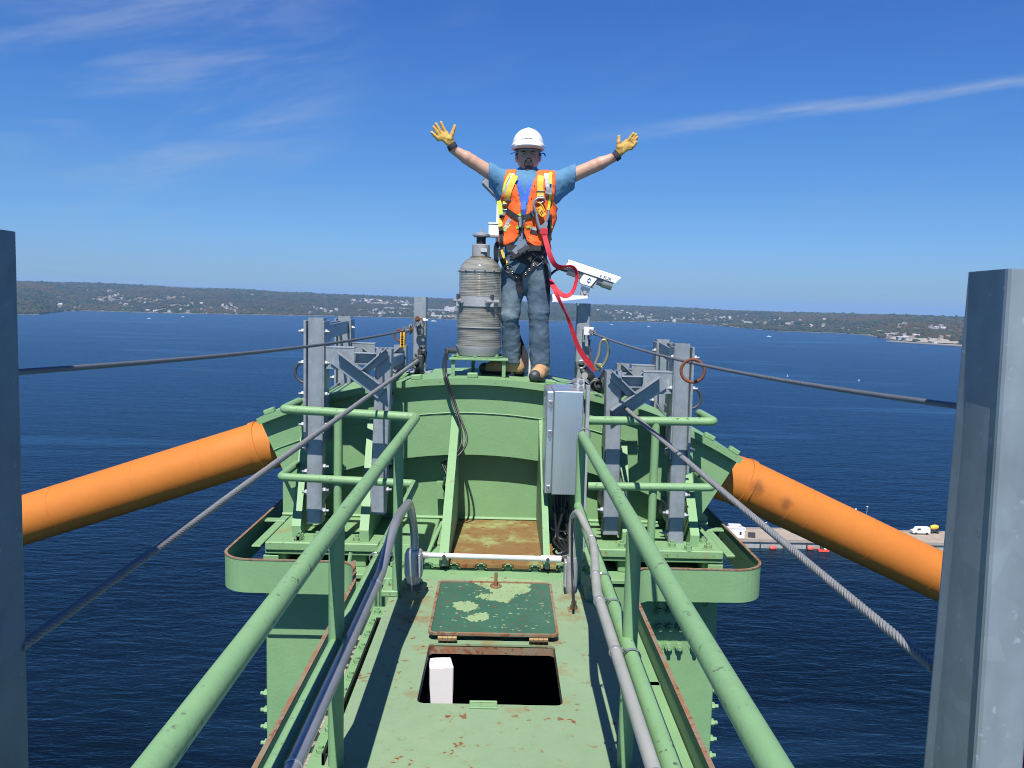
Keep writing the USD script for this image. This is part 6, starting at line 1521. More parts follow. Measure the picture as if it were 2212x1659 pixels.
# ------------------------------------------------------------------ the man
class Field:
    """A signed distance on a grid, built up from blended shapes; negative inside."""

    def __init__(self, lo, hi, h):
        self.lo, self.h = np.asarray(lo, float), h
        self.n = np.ceil((np.asarray(hi, float) - self.lo) / h).astype(int) + 1
        self.d = np.full(self.n, 0.25, np.float32)
        self.ax = [self.lo[k] + h * np.arange(self.n[k]) for k in range(3)]

    def copy(self):
        f = Field.__new__(Field); f.lo, f.h, f.n, f.ax, f.d = self.lo, self.h, self.n, self.ax, self.d.copy(); return f

    def _sub(self, lo, hi):
        i0 = np.clip(np.floor((lo - self.lo) / self.h).astype(int), 0, self.n - 1); i1 = np.clip(np.ceil((hi - self.lo) / self.h).astype(int) + 1, 1, self.n)
        s = tuple(slice(a, b) for a, b in zip(i0, i1))
        return s, np.meshgrid(*[self.ax[k][s[k]] for k in range(3)], indexing='ij', sparse=True)

    def _put(self, s, d, k, cut=False):
        a = self.d[s]
        if cut:
            d = -d; h = np.clip(0.5 - 0.5 * (a - d) / k, 0, 1); self.d[s] = a * (1 - h) + d * h + k * h * (1 - h); return
        h = np.clip(0.5 + 0.5 * (a - d) / k, 0, 1); self.d[s] = a * (1 - h) + d * h - k * h * (1 - h)

    def cone(self, a, b, ra, rb, k=.02, ys=1.0, cut=False):
        """Tapered capsule from a to b; ys > 1 flattens it in y."""
        a, b = np.asarray(a, float), np.asarray(b, float); m = max(ra, rb) + .12
        s, (X, Y, Z_) = self._sub(np.minimum(a, b) - m, np.maximum(a, b) + m)
        ba = b - a; sc = np.array([1, ys, 1]); bas = ba * sc; L2 = bas @ bas + 1e-12
        px, py, pz = X - a[0], (Y - a[1]) * ys, Z_ - a[2]
        t = np.clip((px * bas[0] + py * bas[1] + pz * bas[2]) / L2, 0, 1)
        d = np.sqrt((px - bas[0] * t) ** 2 + (py - bas[1] * t) ** 2 + (pz - bas[2] * t) ** 2) - (ra + (rb - ra) * t)
        self._put(s, d, k, cut)

    def ell(self, c, r, k=.02, cut=False, R_=None):
        c, r = np.asarray(c, float), np.asarray(r, float); m = r.max() + .1
        s, (X, Y, Z_) = self._sub(c - m, c + m)
        x, y, z = X - c[0], Y - c[1], Z_ - c[2]
        if R_ is not None: x, y, z = R_[0, 0] * x + R_[0, 1] * y + R_[0, 2] * z, R_[1, 0] * x + R_[1, 1] * y + R_[1, 2] * z, R_[2, 0] * x + R_[2, 1] * y + R_[2, 2] * z
        q = np.sqrt((x / r[0]) ** 2 + (y / r[1]) ** 2 + (z / r[2]) ** 2); g = np.sqrt((x / r[0] ** 2) ** 2 + (y / r[1] ** 2) ** 2 + (z / r[2] ** 2) ** 2) + 1e-9
        self._put(s, q * (q - 1) / g, k, cut)

    def grid(self):
        return np.meshgrid(*self.ax, indexing='ij', sparse=True)

    def noise(self, amp, freq, seed, mask=None, stretch=(1, 1, 1)):
        near = np.abs(self.d) < .06; idx = np.argwhere(near); p = self.lo + idx * self.h
        v = (meshkit.fbm(p * freq * np.asarray(stretch), 3, seed) - .5) * 2 * amp
        if mask is not None: v = v * mask(p)
        self.d[near] += v.astype(np.float32)

    def clip(self, other):
        self.d = np.maximum(self.d, other.astype(np.float32)); return self

    def mesh(self, keep=1):
        """Surface nets."""
        d = np.pad(self.d, 1, constant_values=.25); ins = d < 0; n = np.array(d.shape)
        c = np.zeros(n - 1, int)
        for o in np.ndindex(2, 2, 2): c += ins[o[0]:n[0] - 1 + o[0], o[1]:n[1] - 1 + o[1], o[2]:n[2] - 1 + o[2]]
        cell = np.argwhere((c > 0) & (c < 8)); idx = -np.ones(n - 1, int); idx[tuple(cell.T)] = np.arange(len(cell))
        acc = np.zeros((len(cell), 3)); cnt = np.zeros(len(cell))
        cor = list(np.ndindex(2, 2, 2))
        for a in cor:
            for b in cor:
                if sum(abs(x - y) for x, y in zip(a, b)) == 1 and a < b:
                    da = d[tuple((cell + a).T)]; db = d[tuple((cell + b).T)]; m = (da < 0) != (db < 0)
                    t = np.where(m, da / np.where(m, da - db, 1), 0)
                    acc += np.where(m[:, None], np.array(a) + t[:, None] * (np.array(b) - np.array(a)), 0); cnt += m
        v = self.lo + (cell + acc / np.maximum(cnt, 1)[:, None] - 1) * self.h
        F = []
        for ax in range(3):
            e = np.eye(3, dtype=int)[ax]; o1, o2 = np.eye(3, dtype=int)[(ax + 1) % 3], np.eye(3, dtype=int)[(ax + 2) % 3]
            A = ins[tuple(slice(0, n[k] - e[k]) for k in range(3))]; B = ins[tuple(slice(e[k], n[k]) for k in range(3))]
            for flip, mm in ((False, A & ~B), (True, ~A & B)):
                p = np.argwhere(mm)
                p = p[(p[:, (ax + 1) % 3] > 0) & (p[:, (ax + 2) % 3] > 0)]
                if not len(p): continue
                q = [idx[tuple((p - a).T)] for a in (0 * e, o1, o1 + o2, o2)]
                q = np.stack(q, 1); q = q[(q >= 0).all(1)]
                F.append(q[:, ::-1] if flip else q)
        q = np.vstack(F); f = np.vstack([q[:, [0, 1, 2]], q[:, [0, 2, 3]]])
        m = trimesh.Trimesh(v, f, process=False)
        if keep:
            cc = trimesh.graph.connected_components(m.face_adjacency, min_len=60, nodes=np.arange(len(f)))
            if len(cc): m.update_faces(np.concatenate(sorted(cc, key=len)[::-1][:max(keep, 1)])); m.remove_unreferenced_vertices()
        return m


def smooth_(m, n=6):
    """Taubin smoothing with even weights."""
    from scipy.sparse import coo_matrix
    e = np.vstack([m.faces[:, [0, 1]], m.faces[:, [1, 2]], m.faces[:, [2, 0]]]); e = np.unique(np.vstack([e, e[:, ::-1]]), axis=0); k = len(m.vertices)
    W = coo_matrix((np.ones(len(e)), (e[:, 0], e[:, 1])), (k, k)).tocsr(); deg = np.maximum(np.asarray(W.sum(1)), 1); v = np.array(m.vertices)
    for _ in range(n):
        v = v + .5 * (W @ v / deg - v); v = v - .52 * (W @ v / deg - v)
    return trimesh.Trimesh(v, m.faces, process=False)


YM = 5.93


def man():
    J = lambda u, v, dy=0.0: at(u, v, y=YM + dy)
    T = Thing('person', 'man in white helmet, orange vest and harness standing with arms raised beside the beacon', 'person')
    lo, hi = at(920, 836, y=YM), at(1390, 255, y=YM)
    lo = np.array([lo[0] - .05, YM - .46, lo[2] - .06]); hi = np.array([hi[0] + .05, YM + .34, hi[2] + .03])
    B = Field(lo, hi, .0075)
    # ---- the body, one continuous surface
    torso = [(J(1134, 578), J(1136, 545), .142, .140, 1.25), (J(1136, 545), J(1141, 470), .140, .150, 1.25), (J(1141, 470), J(1142, 420), .152, .158, 1.25), (J(1112, 412), J(1175, 412), .105, .105, 1.1), (J(1095, 396), J(1193, 397), .058, .058, 1.0), (J(1141, 392), J(1141, 372, -.01), .066, .056, 1.0), (J(1138, 386), J(1098, 394), .036, .046, 1.0), (J(1144, 386), J(1187, 395), .036, .046, 1.0)]

    def build_torso(F, grow=0.0):
        for a, b, ra, rb, ys in torso: F.cone(a, b, ra + grow, rb + grow, .035, ys)
    build_torso(B)
    armL = [J(1092, 394), J(1021, 349, -.06), J(976, 321, -.10)]; armR = [J(1200, 395), J(1283, 359, -.06), J(1332, 337, -.10)]
    for A in (armL, armR):
        B.cone(A[0], A[1], .056, .044, .02); m = A[1] + (A[2] - A[1]) * .3; B.cone(A[1], m, .044, .043, .012); B.cone(m, A[2], .043, .029, .012)
    legs = {'l': [J(1110, 588), J(1101, 690, -.02), J(1107, 798, .10)], 'r': [J(1162, 588), J(1165, 684, -.04), J(1169, 800, .0)]}
    for L in legs.values(): B.cone(L[0], L[1], .085, .046, .03); B.cone(L[1], L[2], .046, .040, .02)
    # head
    hc = J(1141, 332, 0); B.ell(hc, (.074, .096, .112), .01); B.cone(J(1141, 350, -.02), J(1141, 364, -.045), .058, .040, .02)
    B.cone(J(1129, 352, -.01), J(1129, 352, -.05), .035, .03, .02); B.cone(J(1153, 352, -.01), J(1153, 352, -.05), .035, .03, .02)
    B.cone(J(1141, 331, -.088), J(1141, 343, -.108), .009, .014, .010); B.ell(J(1136.5, 344, -.098), (.009, .009, .007), .006); B.ell(J(1145.5, 344, -.098), (.009, .009, .007), .006)
    B.cone(J(1128, 327, -.083), J(1154, 327, -.083), .010, .010, .012)
    for u in (1131, 1151): B.ell(J(u, 333, -.094), (.014, .012, .008), .008, cut=True)
    for u in (1130, 1152): B.ell(J(u, 342, -.070), (.018, .018, .016), .015)
    for u in (1115.5, 1166.5): B.ell(J(u, 341, .01), (.010, .026, .032), .006)
    B.cone(J(1134.5, 353, -.090), J(1147.5, 353, -.090), .0065, .0065, .006); B.cone(J(1135, 356.5, -.088), J(1147, 356.5, -.088), .007, .007, .006)
    B.ell(J(1141, 367, -.072), (.024, .018, .016), .012)
    # hands under the gloves
    hands = {}
    for key, ZH_, wr, palm, fingers, thumb, cuff in (
            ('l', ZHL, (1230, 1290), [(1080, 1060), (860, 820)], [((560, 900), (400, 760), (260, 615)), ((640, 800), (500, 600), (350, 375)), ((740, 710), (600, 500), (455, 240)), ((880, 640), (790, 440), (675, 165))], ((1080, 900), (1180, 680), (1295, 330)), ((1050, 1340), (1305, 1140))),
            ('r', ZHR, (390, 1330), [(600, 1120), (880, 850)], [((940, 660), (1080, 500), (1225, 290)), ((1050, 720), (1190, 560), (1335, 345)), ((1110, 820), (1240, 680), (1385, 475)), ((1110, 940), (1220, 860), (1345, 690))], ((590, 900), (560, 700), (570, 440)), ((370, 1140), (590, 1470)))):
        H_ = lambda p, dy=0.0, zz=ZH_: at(*zz(*p), y=YM - .115 + dy)
        lo2 = np.minimum(H_((0, 1659)), H_((1659, 0))) - .03; hi2 = np.maximum(H_((0, 1659)), H_((1659, 0))) + .03; lo2[1], hi2[1] = YM - .24, YM - .02
        G = Field(lo2, hi2, .0030)
        c0, c1 = H_(palm[0]), H_(palm[1])
        G.cone(c0, c1, .029, .036, .012, 2.0); G.cone(H_(wr), c0, .026, .029, .012, 1.3)
        bases = [H_(f[0]) for f in fingers]
        for a, b in zip(bases[:-1], bases[1:]): G.cone(a, b, .0155, .0155, .010, 1.3)
        for b in bases: G.cone(c1, b, .022, .0145, .010, 1.5)
        for i, f in enumerate(fingers):
            r = .0118 if i not in (0,) else .0112
            curl = -.014 if key == 'l' else -.022
            G.cone(H_(f[0]), H_(f[1], curl * .5), r * 1.12, r, .004); G.cone(H_(f[1], curl * .5), H_(f[2], curl), r, r * .86, .004)
        G.cone(H_(palm[0], -.006), H_(thumb[0], -.014), .020, .021, .012); G.cone(H_(thumb[0], -.014), H_(thumb[1], -.020), .019, .0145, .008); G.cone(H_(thumb[1], -.020), H_(thumb[2], -.022), .0145, .011, .005)
        hands[key] = (G, H_, cuff)
        # coarse hand within the body so that the arm runs on into it
        B.cone(H_(wr), c0, .022, .020, .01); B.cone(c0, c1, .018, .018, .01)
    T.part('body', smooth_(B.mesh(1), 4), 'skin', smooth=True, label='man with bare forearms and a brown goatee, face shaded by the helmet')
    # gloves
    for key in ('l', 'r'):
        G, H_, cuff = hands[key]; X, Y, Z_ = G.grid()
        c0, c1 = H_(cuff[0]), H_(cuff[1]); mid = (c0 + c1) / 2; d = norm(c1 - c0)
        # axis of the forearm at the wrist: across the cuff
        ax = np.array([d[2], 0, -d[0]]); tow = hands[key][1]((830, 830)) - mid
        if ax @ tow < 0: ax = -ax
        h = (X - mid[0]) * ax[0] + (Z_ - mid[2]) * ax[2]
        g = G.copy(); g.clip(-(h - .012)); g.noise(.0018, 60, 3); T.part('glove', smooth_(g.mesh(1), 3), 'leather_tan', smooth=True)
        gi = len(T.parts) - 1
        k = G.copy(); k.d -= .0022; k.clip(-(h - .012)); k.clip((YM - .108) - Y + 0 * X); T.part('glove_back', smooth_(k.mesh(1), 2), 'glove_black', smooth=True, under=gi)
        k = G.copy(); k.cone(mid - ax * .03, mid + ax * .03, .031, .031, .004, 1.2); k.d -= .003; k.clip(h - .016); k.clip(-(h + .018)); T.part('cuff', smooth_(k.mesh(1), 1), 'glove_black', smooth=35, under=gi)
    X, Y, Z_ = B.grid()

    # ---- shirt
    S = Field(lo, hi, .0075); build_torso(S, .014)
    for A, r in ((armL, (.070, .066)), (armR, (.070, .068))):
        e = A[0] + (A[1] - A[0]) * .62; S.cone(A[0], e, r[0], r[1], .05, 1.0)
        S.cone(A[0] + [0, 0, -.085], e + [0, .015, -.028], .045, .042, .05)
    S.noise(.012, 12, 5, stretch=(1.0, 1.0, .45)); S.noise(.005, 26, 8, stretch=(1, 1, .6))
    hL = (X - at(1056, 380, y=YM)[0]); hR = (at(1241, 384, y=YM)[0] - X)
    S.clip(-(hL + 0 * Y + 0 * Z_)); S.clip(-(hR + 0 * Y + 0 * Z_)); S.clip(at(1140, 548, y=YM)[2] - Z_ + 0 * X + 0 * Y)
    nk = J(1141, 384); S.clip(.074 - np.sqrt((X - nk[0]) ** 2 + (Y - nk[1] - .01) ** 2 + 0 * Z_) + np.where(Z_ < J(1141, 393)[2] - (0), 1.0, 0) * -1.0)
    T.part('tshirt', smooth_(S.mesh(1), 3), 'shirt_blue', smooth=True)
    # collar
    cz = J(1141, 386); an = np.linspace(0, 2 * np.pi, 40)
    T.part('collar', ribbon(np.stack([cz[0] + .075 * np.cos(an), cz[1] + .005 + .072 * np.sin(an), cz[2] + .004 + .018 * np.sin(an)], 1), .036, .006, side=np.stack([.5 * np.cos(an), .5 * np.sin(an), -np.ones(40)], 1)), 'shirt_blue', smooth=60)

    # ---- vest
    V = Field(lo, hi, .0075); 
    for a, b, ra, rb, ys in torso[:5]: V.cone(a, b, ra + .030, rb + .030, .04, ys * .94)
    V.cone(J(1090, 520), J(1112, 500), .09, .10, .05); V.cone(J(1165, 525, -.03), J(1170, 470), .095, .11, .05); V.cone(J(1197, 447), J(1205, 440), .03, .02, .03)
    V.noise(.014, 9, 15, stretch=(1, 1, .6)); V.noise(.006, 24, 18)
    full = V.copy()
    zs = lambda y: at(*ZV(700, y), y=YM - .15)[2]; xs = lambda x, y: at(*ZV(x, y), y=YM - .15)[0]

    def curve_(pts):
        zz = np.array([zs(y) for x, y in pts]); xx = np.array([xs(x, y) for x, y in pts]); o = np.argsort(zz); return lambda z: np.interp(z, zz[o], xx[o])
    outL = curve_([(425, -40), (385, 80), (330, 450), (275, 520), (280, 1000), (285, 1345)]); outR = curve_([(1345, -20), (1340, 250), (1310, 500), (1435, 640), (1370, 850), (1270, 1100), (1250, 1250), (1240, 1400)])
    inL = curve_([(600, 60), (600, 200), (650, 400), (695, 640), (690, 850), (660, 1000), (655, 1180), (560, 1290), (430, 1345)]); inR = curve_([(985, 60), (930, 130), (840, 450), (800, 700), (770, 900), (745, 1100), (800, 1250), (850, 1380), (1000, 1420)])
    z1 = Z_.ravel(); oL, oR, iL, iR = (c(z1)[None, None, :] for c in (outL, outR, inL, inR))
    V.clip(oL - X + 0 * Y); V.clip(X - oR + 0 * Y)
    front = (Y < YM - .02) & (Z_ < 9)
    V.d = np.where(front & (X > iL) & (X < iR), np.maximum(V.d, np.minimum(X - iL, iR - X)), V.d).astype(np.float32)
    zbL, zbR = zs(1345), zs(1405)
    V.clip(np.where(X < (iL + iR) / 2, zbL, zbR) - Z_ + 0 * Y); V.clip(Z_ - at(1140, 369, y=YM)[2] + 0 * X + 0 * Y)
    V.clip(.095 - np.sqrt((X - nk[0]) ** 2 + (Y - nk[1]) ** 2 + 0 * Z_) + np.where(Z_ < J(1141, 402)[2], -1.0, 0))
    V.d = np.maximum(V.d, -(full.d + .022))          # a shell, not a solid
    T.part('vest', smooth_(V.mesh(3), 2), 'vest_orange', smooth=40, label='orange safety vest hanging open at the front')
    vest = len(T.parts) - 1

    def front_y(x, z, F=full):
        i = int(np.clip((x - F.lo[0]) / F.h, 0, F.n[0] - 1)); k = int(np.clip((z - F.lo[2]) / F.h, 0, F.n[2] - 1))
        col = F.d[i, :, k]; w = np.nonzero(col < 0)[0]
        if not len(w): return None
        j = w[0]
        if j == 0: return F.ax[1][0]
        return F.ax[1][j - 1] + F.h * col[j - 1] / (col[j - 1] - col[j])

    def strap(name, pts, width, matn, off=.006, zoom=ZV, thick=.004, F=full, under=None, label=None, n=26, ref=-.17):
        p = spline([(*zoom(*q), 0) for q in pts], n) if len(pts) > 2 else np.linspace((*zoom(*pts[0]), 0), (*zoom(*pts[1]), 0), n)
        q = np.array([at(u, v, y=YM + ref) for u, v, _ in p]); last = None; ok = []
        for r in q:
            y = front_y(r[0], r[2], F); y = last if y is None else y; last = y; ok.append(YM + ref if y is None else y)
        ok = np.array(ok); ok = np.convolve(np.pad(ok, 2, mode='edge'), [.1, .2, .4, .2, .1], 'valid')
        q = np.array([at(u, v, y=yy - off) for (u, v, _), yy in zip(p, ok)])
        t = np.gradient(q, axis=0); side = np.stack([t[:, 2], 0 * t[:, 0], -t[:, 0]], 1)
        # follow the body's roundness across the strap
        side /= np.linalg.norm(side, axis=1, keepdims=True) + 1e-9; sl = []
        for r, s_ in zip(q, side):
            a, b = front_y(*(r + s_ * width * .45)[[0, 2]], F), front_y(*(r - s_ * width * .45)[[0, 2]], F)
            sl.append(0 if a is None or b is None else np.clip((a - b) / (width * .9), -.8, .8))
        side[:, 1] = np.convolve(np.pad(sl, 2, mode='edge'), [.2] * 5, 'valid')
        return T.part(name, ribbon(q, width, thick, side=side), matn, smooth=40, under=under, label=label)

    def ring(name, x, y, R_, r, matn, sq=1.0, off=.02, zoom=ZV, ax=(0, 1, 0), a0=0, a1=2 * np.pi, under=None):
        u, v = zoom(x, y); p = at(u, v, y=YM - .18); yy = front_y(p[0], p[2]) or YM - .18
        return T.part(name, torus(at(u, v, y=yy - off), R_, r, ax, 24, 8, a0, a1, sq), matn, smooth=60, under=under)

    def blob(name, x, y, size, matn, off=.015, rot=0.0, zoom=ZV, under=None, ch=.005, F=full):
        u, v = zoom(x, y); p = at(u, v, y=YM - .18); yy = front_y(p[0], p[2], F) or YM - .18
        m = cbox(size, (0, 0, 0), ch); m.apply_transform(trimesh.transformations.rotation_matrix(rot, [0, 1, 0])); m.apply_translation(at(u, v, y=yy - off)); return T.part(name, m, matn, smooth=30, under=under)

    # reflective tape on the vest
    strap('silver_stripe', [(560, 30), (480, 180), (420, 330), (390, 500)], .026, 'silver_tape', under=vest, off=.003); strap('lime_stripe', [(505, 20), (420, 170), (375, 330), (350, 500)], .016, 'lime_tape', under=vest, off=.003)
    strap('silver_stripe', [(1160, 30), (1170, 130), (1190, 300), (1200, 430)], .030, 'silver_tape', under=vest, off=.003); strap('lime_stripe', [(1245, 0), (1240, 150), (1245, 330), (1225, 520), (1195, 700)], .019, 'lime_tape', under=vest, off=.003)
    strap('lime_stripe', [(285, 530), (310, 660), (320, 780)], .03, 'lime_tape', under=vest, off=.003); strap('silver_stripe', [(500, 860), (440, 950), (395, 1090)], .028, 'silver_tape', under=vest, off=.003); strap('lime_stripe', [(490, 980), (430, 1040), (385, 1085)], .010, 'lime_tape', under=vest, off=.004)
    strap('lime_stripe', [(635, 800), (692, 795)], .020, 'lime_tape', under=vest, off=.003); strap('lime_stripe', [(600, 1025), (655, 1005)], .020, 'lime_tape', under=vest, off=.003); strap('lime_stripe', [(790, 1015), (870, 1010)], .014, 'lime_tape', under=vest, off=.004); strap('silver_stripe', [(870, 1030), (985, 1055)], .018, 'silver_tape', under=vest, off=.004)
    strap('lime_stripe', [(1205, 1050), (1280, 1005)], .012, 'lime_tape', under=vest, off=.004); strap('lime_stripe', [(1205, 900), (1195, 1050)], .018, 'lime_tape', under=vest, off=.004)
    strap('pocket', [(870, 1080), (1000, 1120)], .030, 'webbing_black', under=vest, off=.004)
    # crumpled flap of the pocket
    for pts in ([(830, 1190), (940, 1260), (1060, 1300)], [(830, 1240), (900, 1300), (1050, 1350)]): strap('pocket_fold', pts, .018, 'vest_orange', under=vest, off=.010, thick=.012)
    for x, y in ((615, 540), (885, 480), (940, 250), (640, 300)): blob('snap', x, y, (.006, .003, .006), 'dark_steel', off=.004, under=vest, ch=.001)
    # blue neck lanyard
    a = strap('neck_lanyard', [(650, 150), (690, 350), (745, 570)], .036, 'lanyard_blue', off=.000, F=S); strap('lanyard_band', [(880, 140), (830, 330), (765, 570)], .036, 'lanyard_blue', off=.003, under=a, F=S); strap('lanyard_tab', [(745, 540), (745, 690)], .034, 'lanyard_blue', off=.008, under=a, F=S); strap('badge', [(748, 690), (748, 790)], .030, 'label_blue', off=.010, under=a, F=S)
    # ---- harness
    h = strap('harness', [(590, 60), (540, 180), (480, 330), (440, 470), (420, 590)], .044, 'webbing_yellow', off=.007, label='black and yellow full body fall harness')
    strap('shoulder_strap', [(1060, 60), (1050, 200), (1048, 340), (1055, 470)], .044, 'webbing_yellow', off=.007, under=h)
    strap('shoulder_strap', [(335, 850), (330, 960), (325, 1080)], .040, 'webbing_yellow', off=.010, under=h)
    strap('chest_strap', [(430, 700), (520, 770), (650, 850)], .034, 'webbing_black', off=.010, under=h); strap('chest_strap', [(690, 850), (800, 820), (900, 780), (980, 720)], .032, 'webbing_black', off=.010, under=h)
    strap('side_strap', [(400, 690), (370, 780), (340, 860)], .040, 'webbing_black', off=.009, under=h); strap('side_strap', [(320, 1080), (330, 1200), (335, 1360), (350, 1480)], .030, 'webbing_black', off=.010, under=h); strap('side_strap', [(1230, 780), (1220, 950), (1215, 1100), (1235, 1260)], .030, 'webbing_black', off=.006, under=h)
    ring('d_ring', 400, 640, .026, .0045, 'bolt_steel', .8, under=h); ring('d_ring', 1060, 500, .028, .0045, 'bolt_steel', .8, off=.024, under=h)
    blob('buckle', 445, 520, (.055, .010, .014), 'dark_steel', under=h); blob('buckle', 1055, 365, (.060, .010, .014), 'dark_steel', under=h); blob('buckle', 415, 580, (.045, .012, .032), 'webbing_yellow', under=h); blob('buckle', 1050, 420, (.050, .012, .036), 'webbing_yellow', under=h)
    blob('adjuster', 385, 740, (.024, .014, .05), 'bolt_steel', rot=.3, under=h); blob('adjuster', 905, 770, (.016, .016, .05), 'dark_steel', rot=-.5, off=.02, under=h); blob('adjuster', 950, 740, (.016, .016, .05), 'dark_steel', rot=-.5, off=.02, under=h); blob('chest_buckle', 670, 860, (.026, .016, .02), 'bolt_steel', off=.02, under=h); blob('chest_buckle', 680, 940, (.020, .014, .055), 'bolt_steel', off=.02, under=h)
    strap('front_strap', [(700, 880), (720, 1000), (705, 1130)], .022, 'webbing_black', off=.014, under=h); blob('zip_pull', 735, 985, (.006, .006, .032), 'brass', off=.024, under=h)
    # big snap hook with orange gate tag
    u0, v0 = ZV(1040, 800); p0 = at(u0, v0, y=YM - .2); yh = (front_y(p0[0], p0[2]) or YM - .2) - .030
    Q = lambda x, y, dy=0: at(*ZV(x, y), y=yh + dy)
    k = T.part('snap_hook', tube(spline([Q(1120, 490), Q(1020, 480), Q(940, 540), Q(930, 620), Q(965, 720), Q(985, 830), Q(1010, 950), Q(1040, 1040)], 40), [.008 + .004 * t for t in np.linspace(0, 1, 40)], 10), 'bolt_steel', smooth=60, label='large steel snap hook with orange tag')
    T.part('hook_gate', tube(spline([Q(1200, 700), Q(1190, 820), Q(1150, 930), Q(1095, 1020)], 20), .010, 10), 'bolt_steel', smooth=60, under=k)
    T.part('hook_body', prism(np.stack([Q(x, y)[[0, 2]] for x, y in ((1000, 960), (1060, 985), (1150, 910), (1190, 940), (1165, 1040), (1120, 1085), (1030, 1060))]), .018, 'xz', yh - .010), 'bolt_steel', under=k)
    T.part('hook_eye', torus(Q(1100, 1070), .020, .006, (0, 1, 0), 20, 8), 'bolt_steel', under=k)
    m = prism(np.stack([Q(x, y)[[0, 2]] for x, y in ((985, 670), (1060, 620), (1100, 650), (1155, 780), (1090, 830), (1045, 810))]), .012, 'xz', yh - .012); T.part('hook_tag', m, 'yellow_plastic', under=k)
    for x, y in ((1075, 715), (1050, 740), (1095, 745), (1070, 775), (1020, 680)): T.part('tag_stud', tube([Q(x, y, -.012), Q(x, y, -.016)], .005, 8), 'brass', under=k)
    T.part('hook_cord', tube(spline([Q(1000, 560, -.01), Q(1060, 590, -.014), Q(1130, 720, -.014)], 14), .004, 6), 'yellow_plastic', under=k)
    # tool pouch on the right breast
    strap('radio_loop', [(1160, 210), (1190, 280), (1185, 400)], .034, 'silver_tape', off=.012, under=h, thick=.010); strap('radio_loop', [(1245, 220), (1255, 330), (1230, 430)], .012, 'silver_tape', off=.016, under=h); blob('radio_clip', 1235, 240, (.014, .012, .018), 'label_black', off=.02, under=h)

    # ---- trousers
    P = Field(lo, hi, .0075); xm = J(1136, 560)[0]
    P.cone(J(1136, 552), J(1136, 580), .150, .152, .03, 1.2)
    P.cone(J(1110, 588), J(1102, 680, -.02), .096, .063, .035); P.cone(J(1102, 680, -.02), J(1107, 800, .09), .062, .064, .03)
    P.cone(J(1161, 588), J(1164, 676, -.03), .101, .070, .035); P.cone(J(1164, 676, -.03), J(1168, 806, .0), .070, .073, .03)
    legz = lambda p: np.clip((at(1140, 560, y=YM)[2] - p[:, 2]) * 4, .3, 1)
    P.noise(.010, 7, 25, legz, (1.1, 1.1, .9)); P.noise(.0065, 15, 28, legz, (1.0, 1.0, 1.3)); knee = at(1140, 680, y=YM)[2]; P.noise(.007, 20, 31, lambda p: np.exp(-((p[:, 2] - knee) / .09) ** 2) + np.exp(-((p[:, 2] - knee + .36) / .06) ** 2), (.7, .7, 1.7))
    P.clip(Z_ - J(1136, 541)[2] + 0 * X + 0 * Y); P.clip(np.where(X < xm, J(1107, 787)[2], J(1168, 801)[2]) - Z_ + 0 * Y)
    j = T.part('jeans', smooth_(P.mesh(1), 2), 'denim', smooth=True, label='faded blue jeans')
    strapP = lambda *a, **k: strap(*a, F=P, **k)
    strapP('belt', [(420, 1385), (700, 1395), (1000, 1400), (1250, 1380)], .036, 'webbing_black', off=.001, under=h)
    strapP('apron', [(700, 1430), (690, 1560), (660, 1650)], .16, 'webbing_black', off=.005, under=h); strapP('apron', [(960, 1420), (930, 1540), (880, 1660)], .13, 'webbing_black', off=.008, under=h)
    strapP('leg_strap', [(825, 215), (840, 330), (890, 410), (985, 480)], .034, 'webbing_black', off=.010, zoom=ZB, under=h); strapP('leg_strap', [(1245, 230), (1165, 310), (1085, 385), (1020, 460)], .036, 'webbing_black', off=.010, zoom=ZB, under=h)
    strapP('crotch_strap', [(985, 440), (985, 520), (1000, 610)], .05, 'webbing_black', off=.004, zoom=ZB, under=h)
    for x, y in ((850, 347), (885, 380), (924, 425), (961, 461), (1045, 436), (1077, 398), (1115, 357), (1195, 285), (1228, 250)):
        u, v = ZB(x, y); p = at(u, v, y=YM - .15); yy = front_y(p[0], p[2], P) or YM - .15; T.part('grommet', torus(at(u, v, y=yy - .015), .0062, .0018, (0, 1, 0), 14, 6), 'bolt_steel', under=h)
    for x, y, r in ((885, 385, .6), (1155, 320, -.7)):
        u, v = ZB(x, y); p = at(u, v, y=YM - .15); yy = (front_y(p[0], p[2], P) or YM - .15) - .018; c = at(u, v, y=yy); cs = [np.array([math.cos(r) * a + math.sin(r) * b, 0, -math.sin(r) * a + math.cos(r) * b]) * .026 for a, b in ((-1, -1), (1, -1), (1, 1), (-1, 1), (-1, -1))]
        T.part('strap_buckle', tube([c + q for q in cs], .0035, 6), 'bolt_steel', under=h)
    strapP('yellow_cord', [(830, 220), (850, 290), (885, 350)], .016, 'webbing_yellow', off=.016, zoom=ZB, under=h); strapP('thigh_strap', [(1215, 300), (1240, 460), (1250, 620)], .030, 'webbing_black', off=.004, zoom=ZB, under=h)
    # folding tool hanging from the belt
    u0, v0 = ZV(700, 1350); yt = YM - .21
    tl = T.part('hand_tool', beam(at(*ZV(770, 1270), y=yt), at(*ZV(560, 1490), y=yt), .012, .040, up=(0, 0, 1)), 'bolt_steel', label='silver ratchet tool hanging at the belt'); T.part('tool_grip', beam(at(*ZV(840, 1370), y=yt), at(*ZV(640, 1480), y=yt), .02, .034), 'dark_steel', under=tl); T.part('tool_link', tube([at(*ZV(705, 1130), y=yt), at(*ZV(715, 1190), y=yt), at(*ZV(700, 1260), y=yt)], .007, 8), 'bolt_steel', under=tl); T.part('tool_plate', prism(np.stack([at(*ZV(x, y), y=yt)[[0, 2]] for x, y in ((650, 1200), (700, 1180), (740, 1270), (700, 1330), (650, 1290))]), .008, 'xz', yt - .004), 'bolt_steel', under=tl)
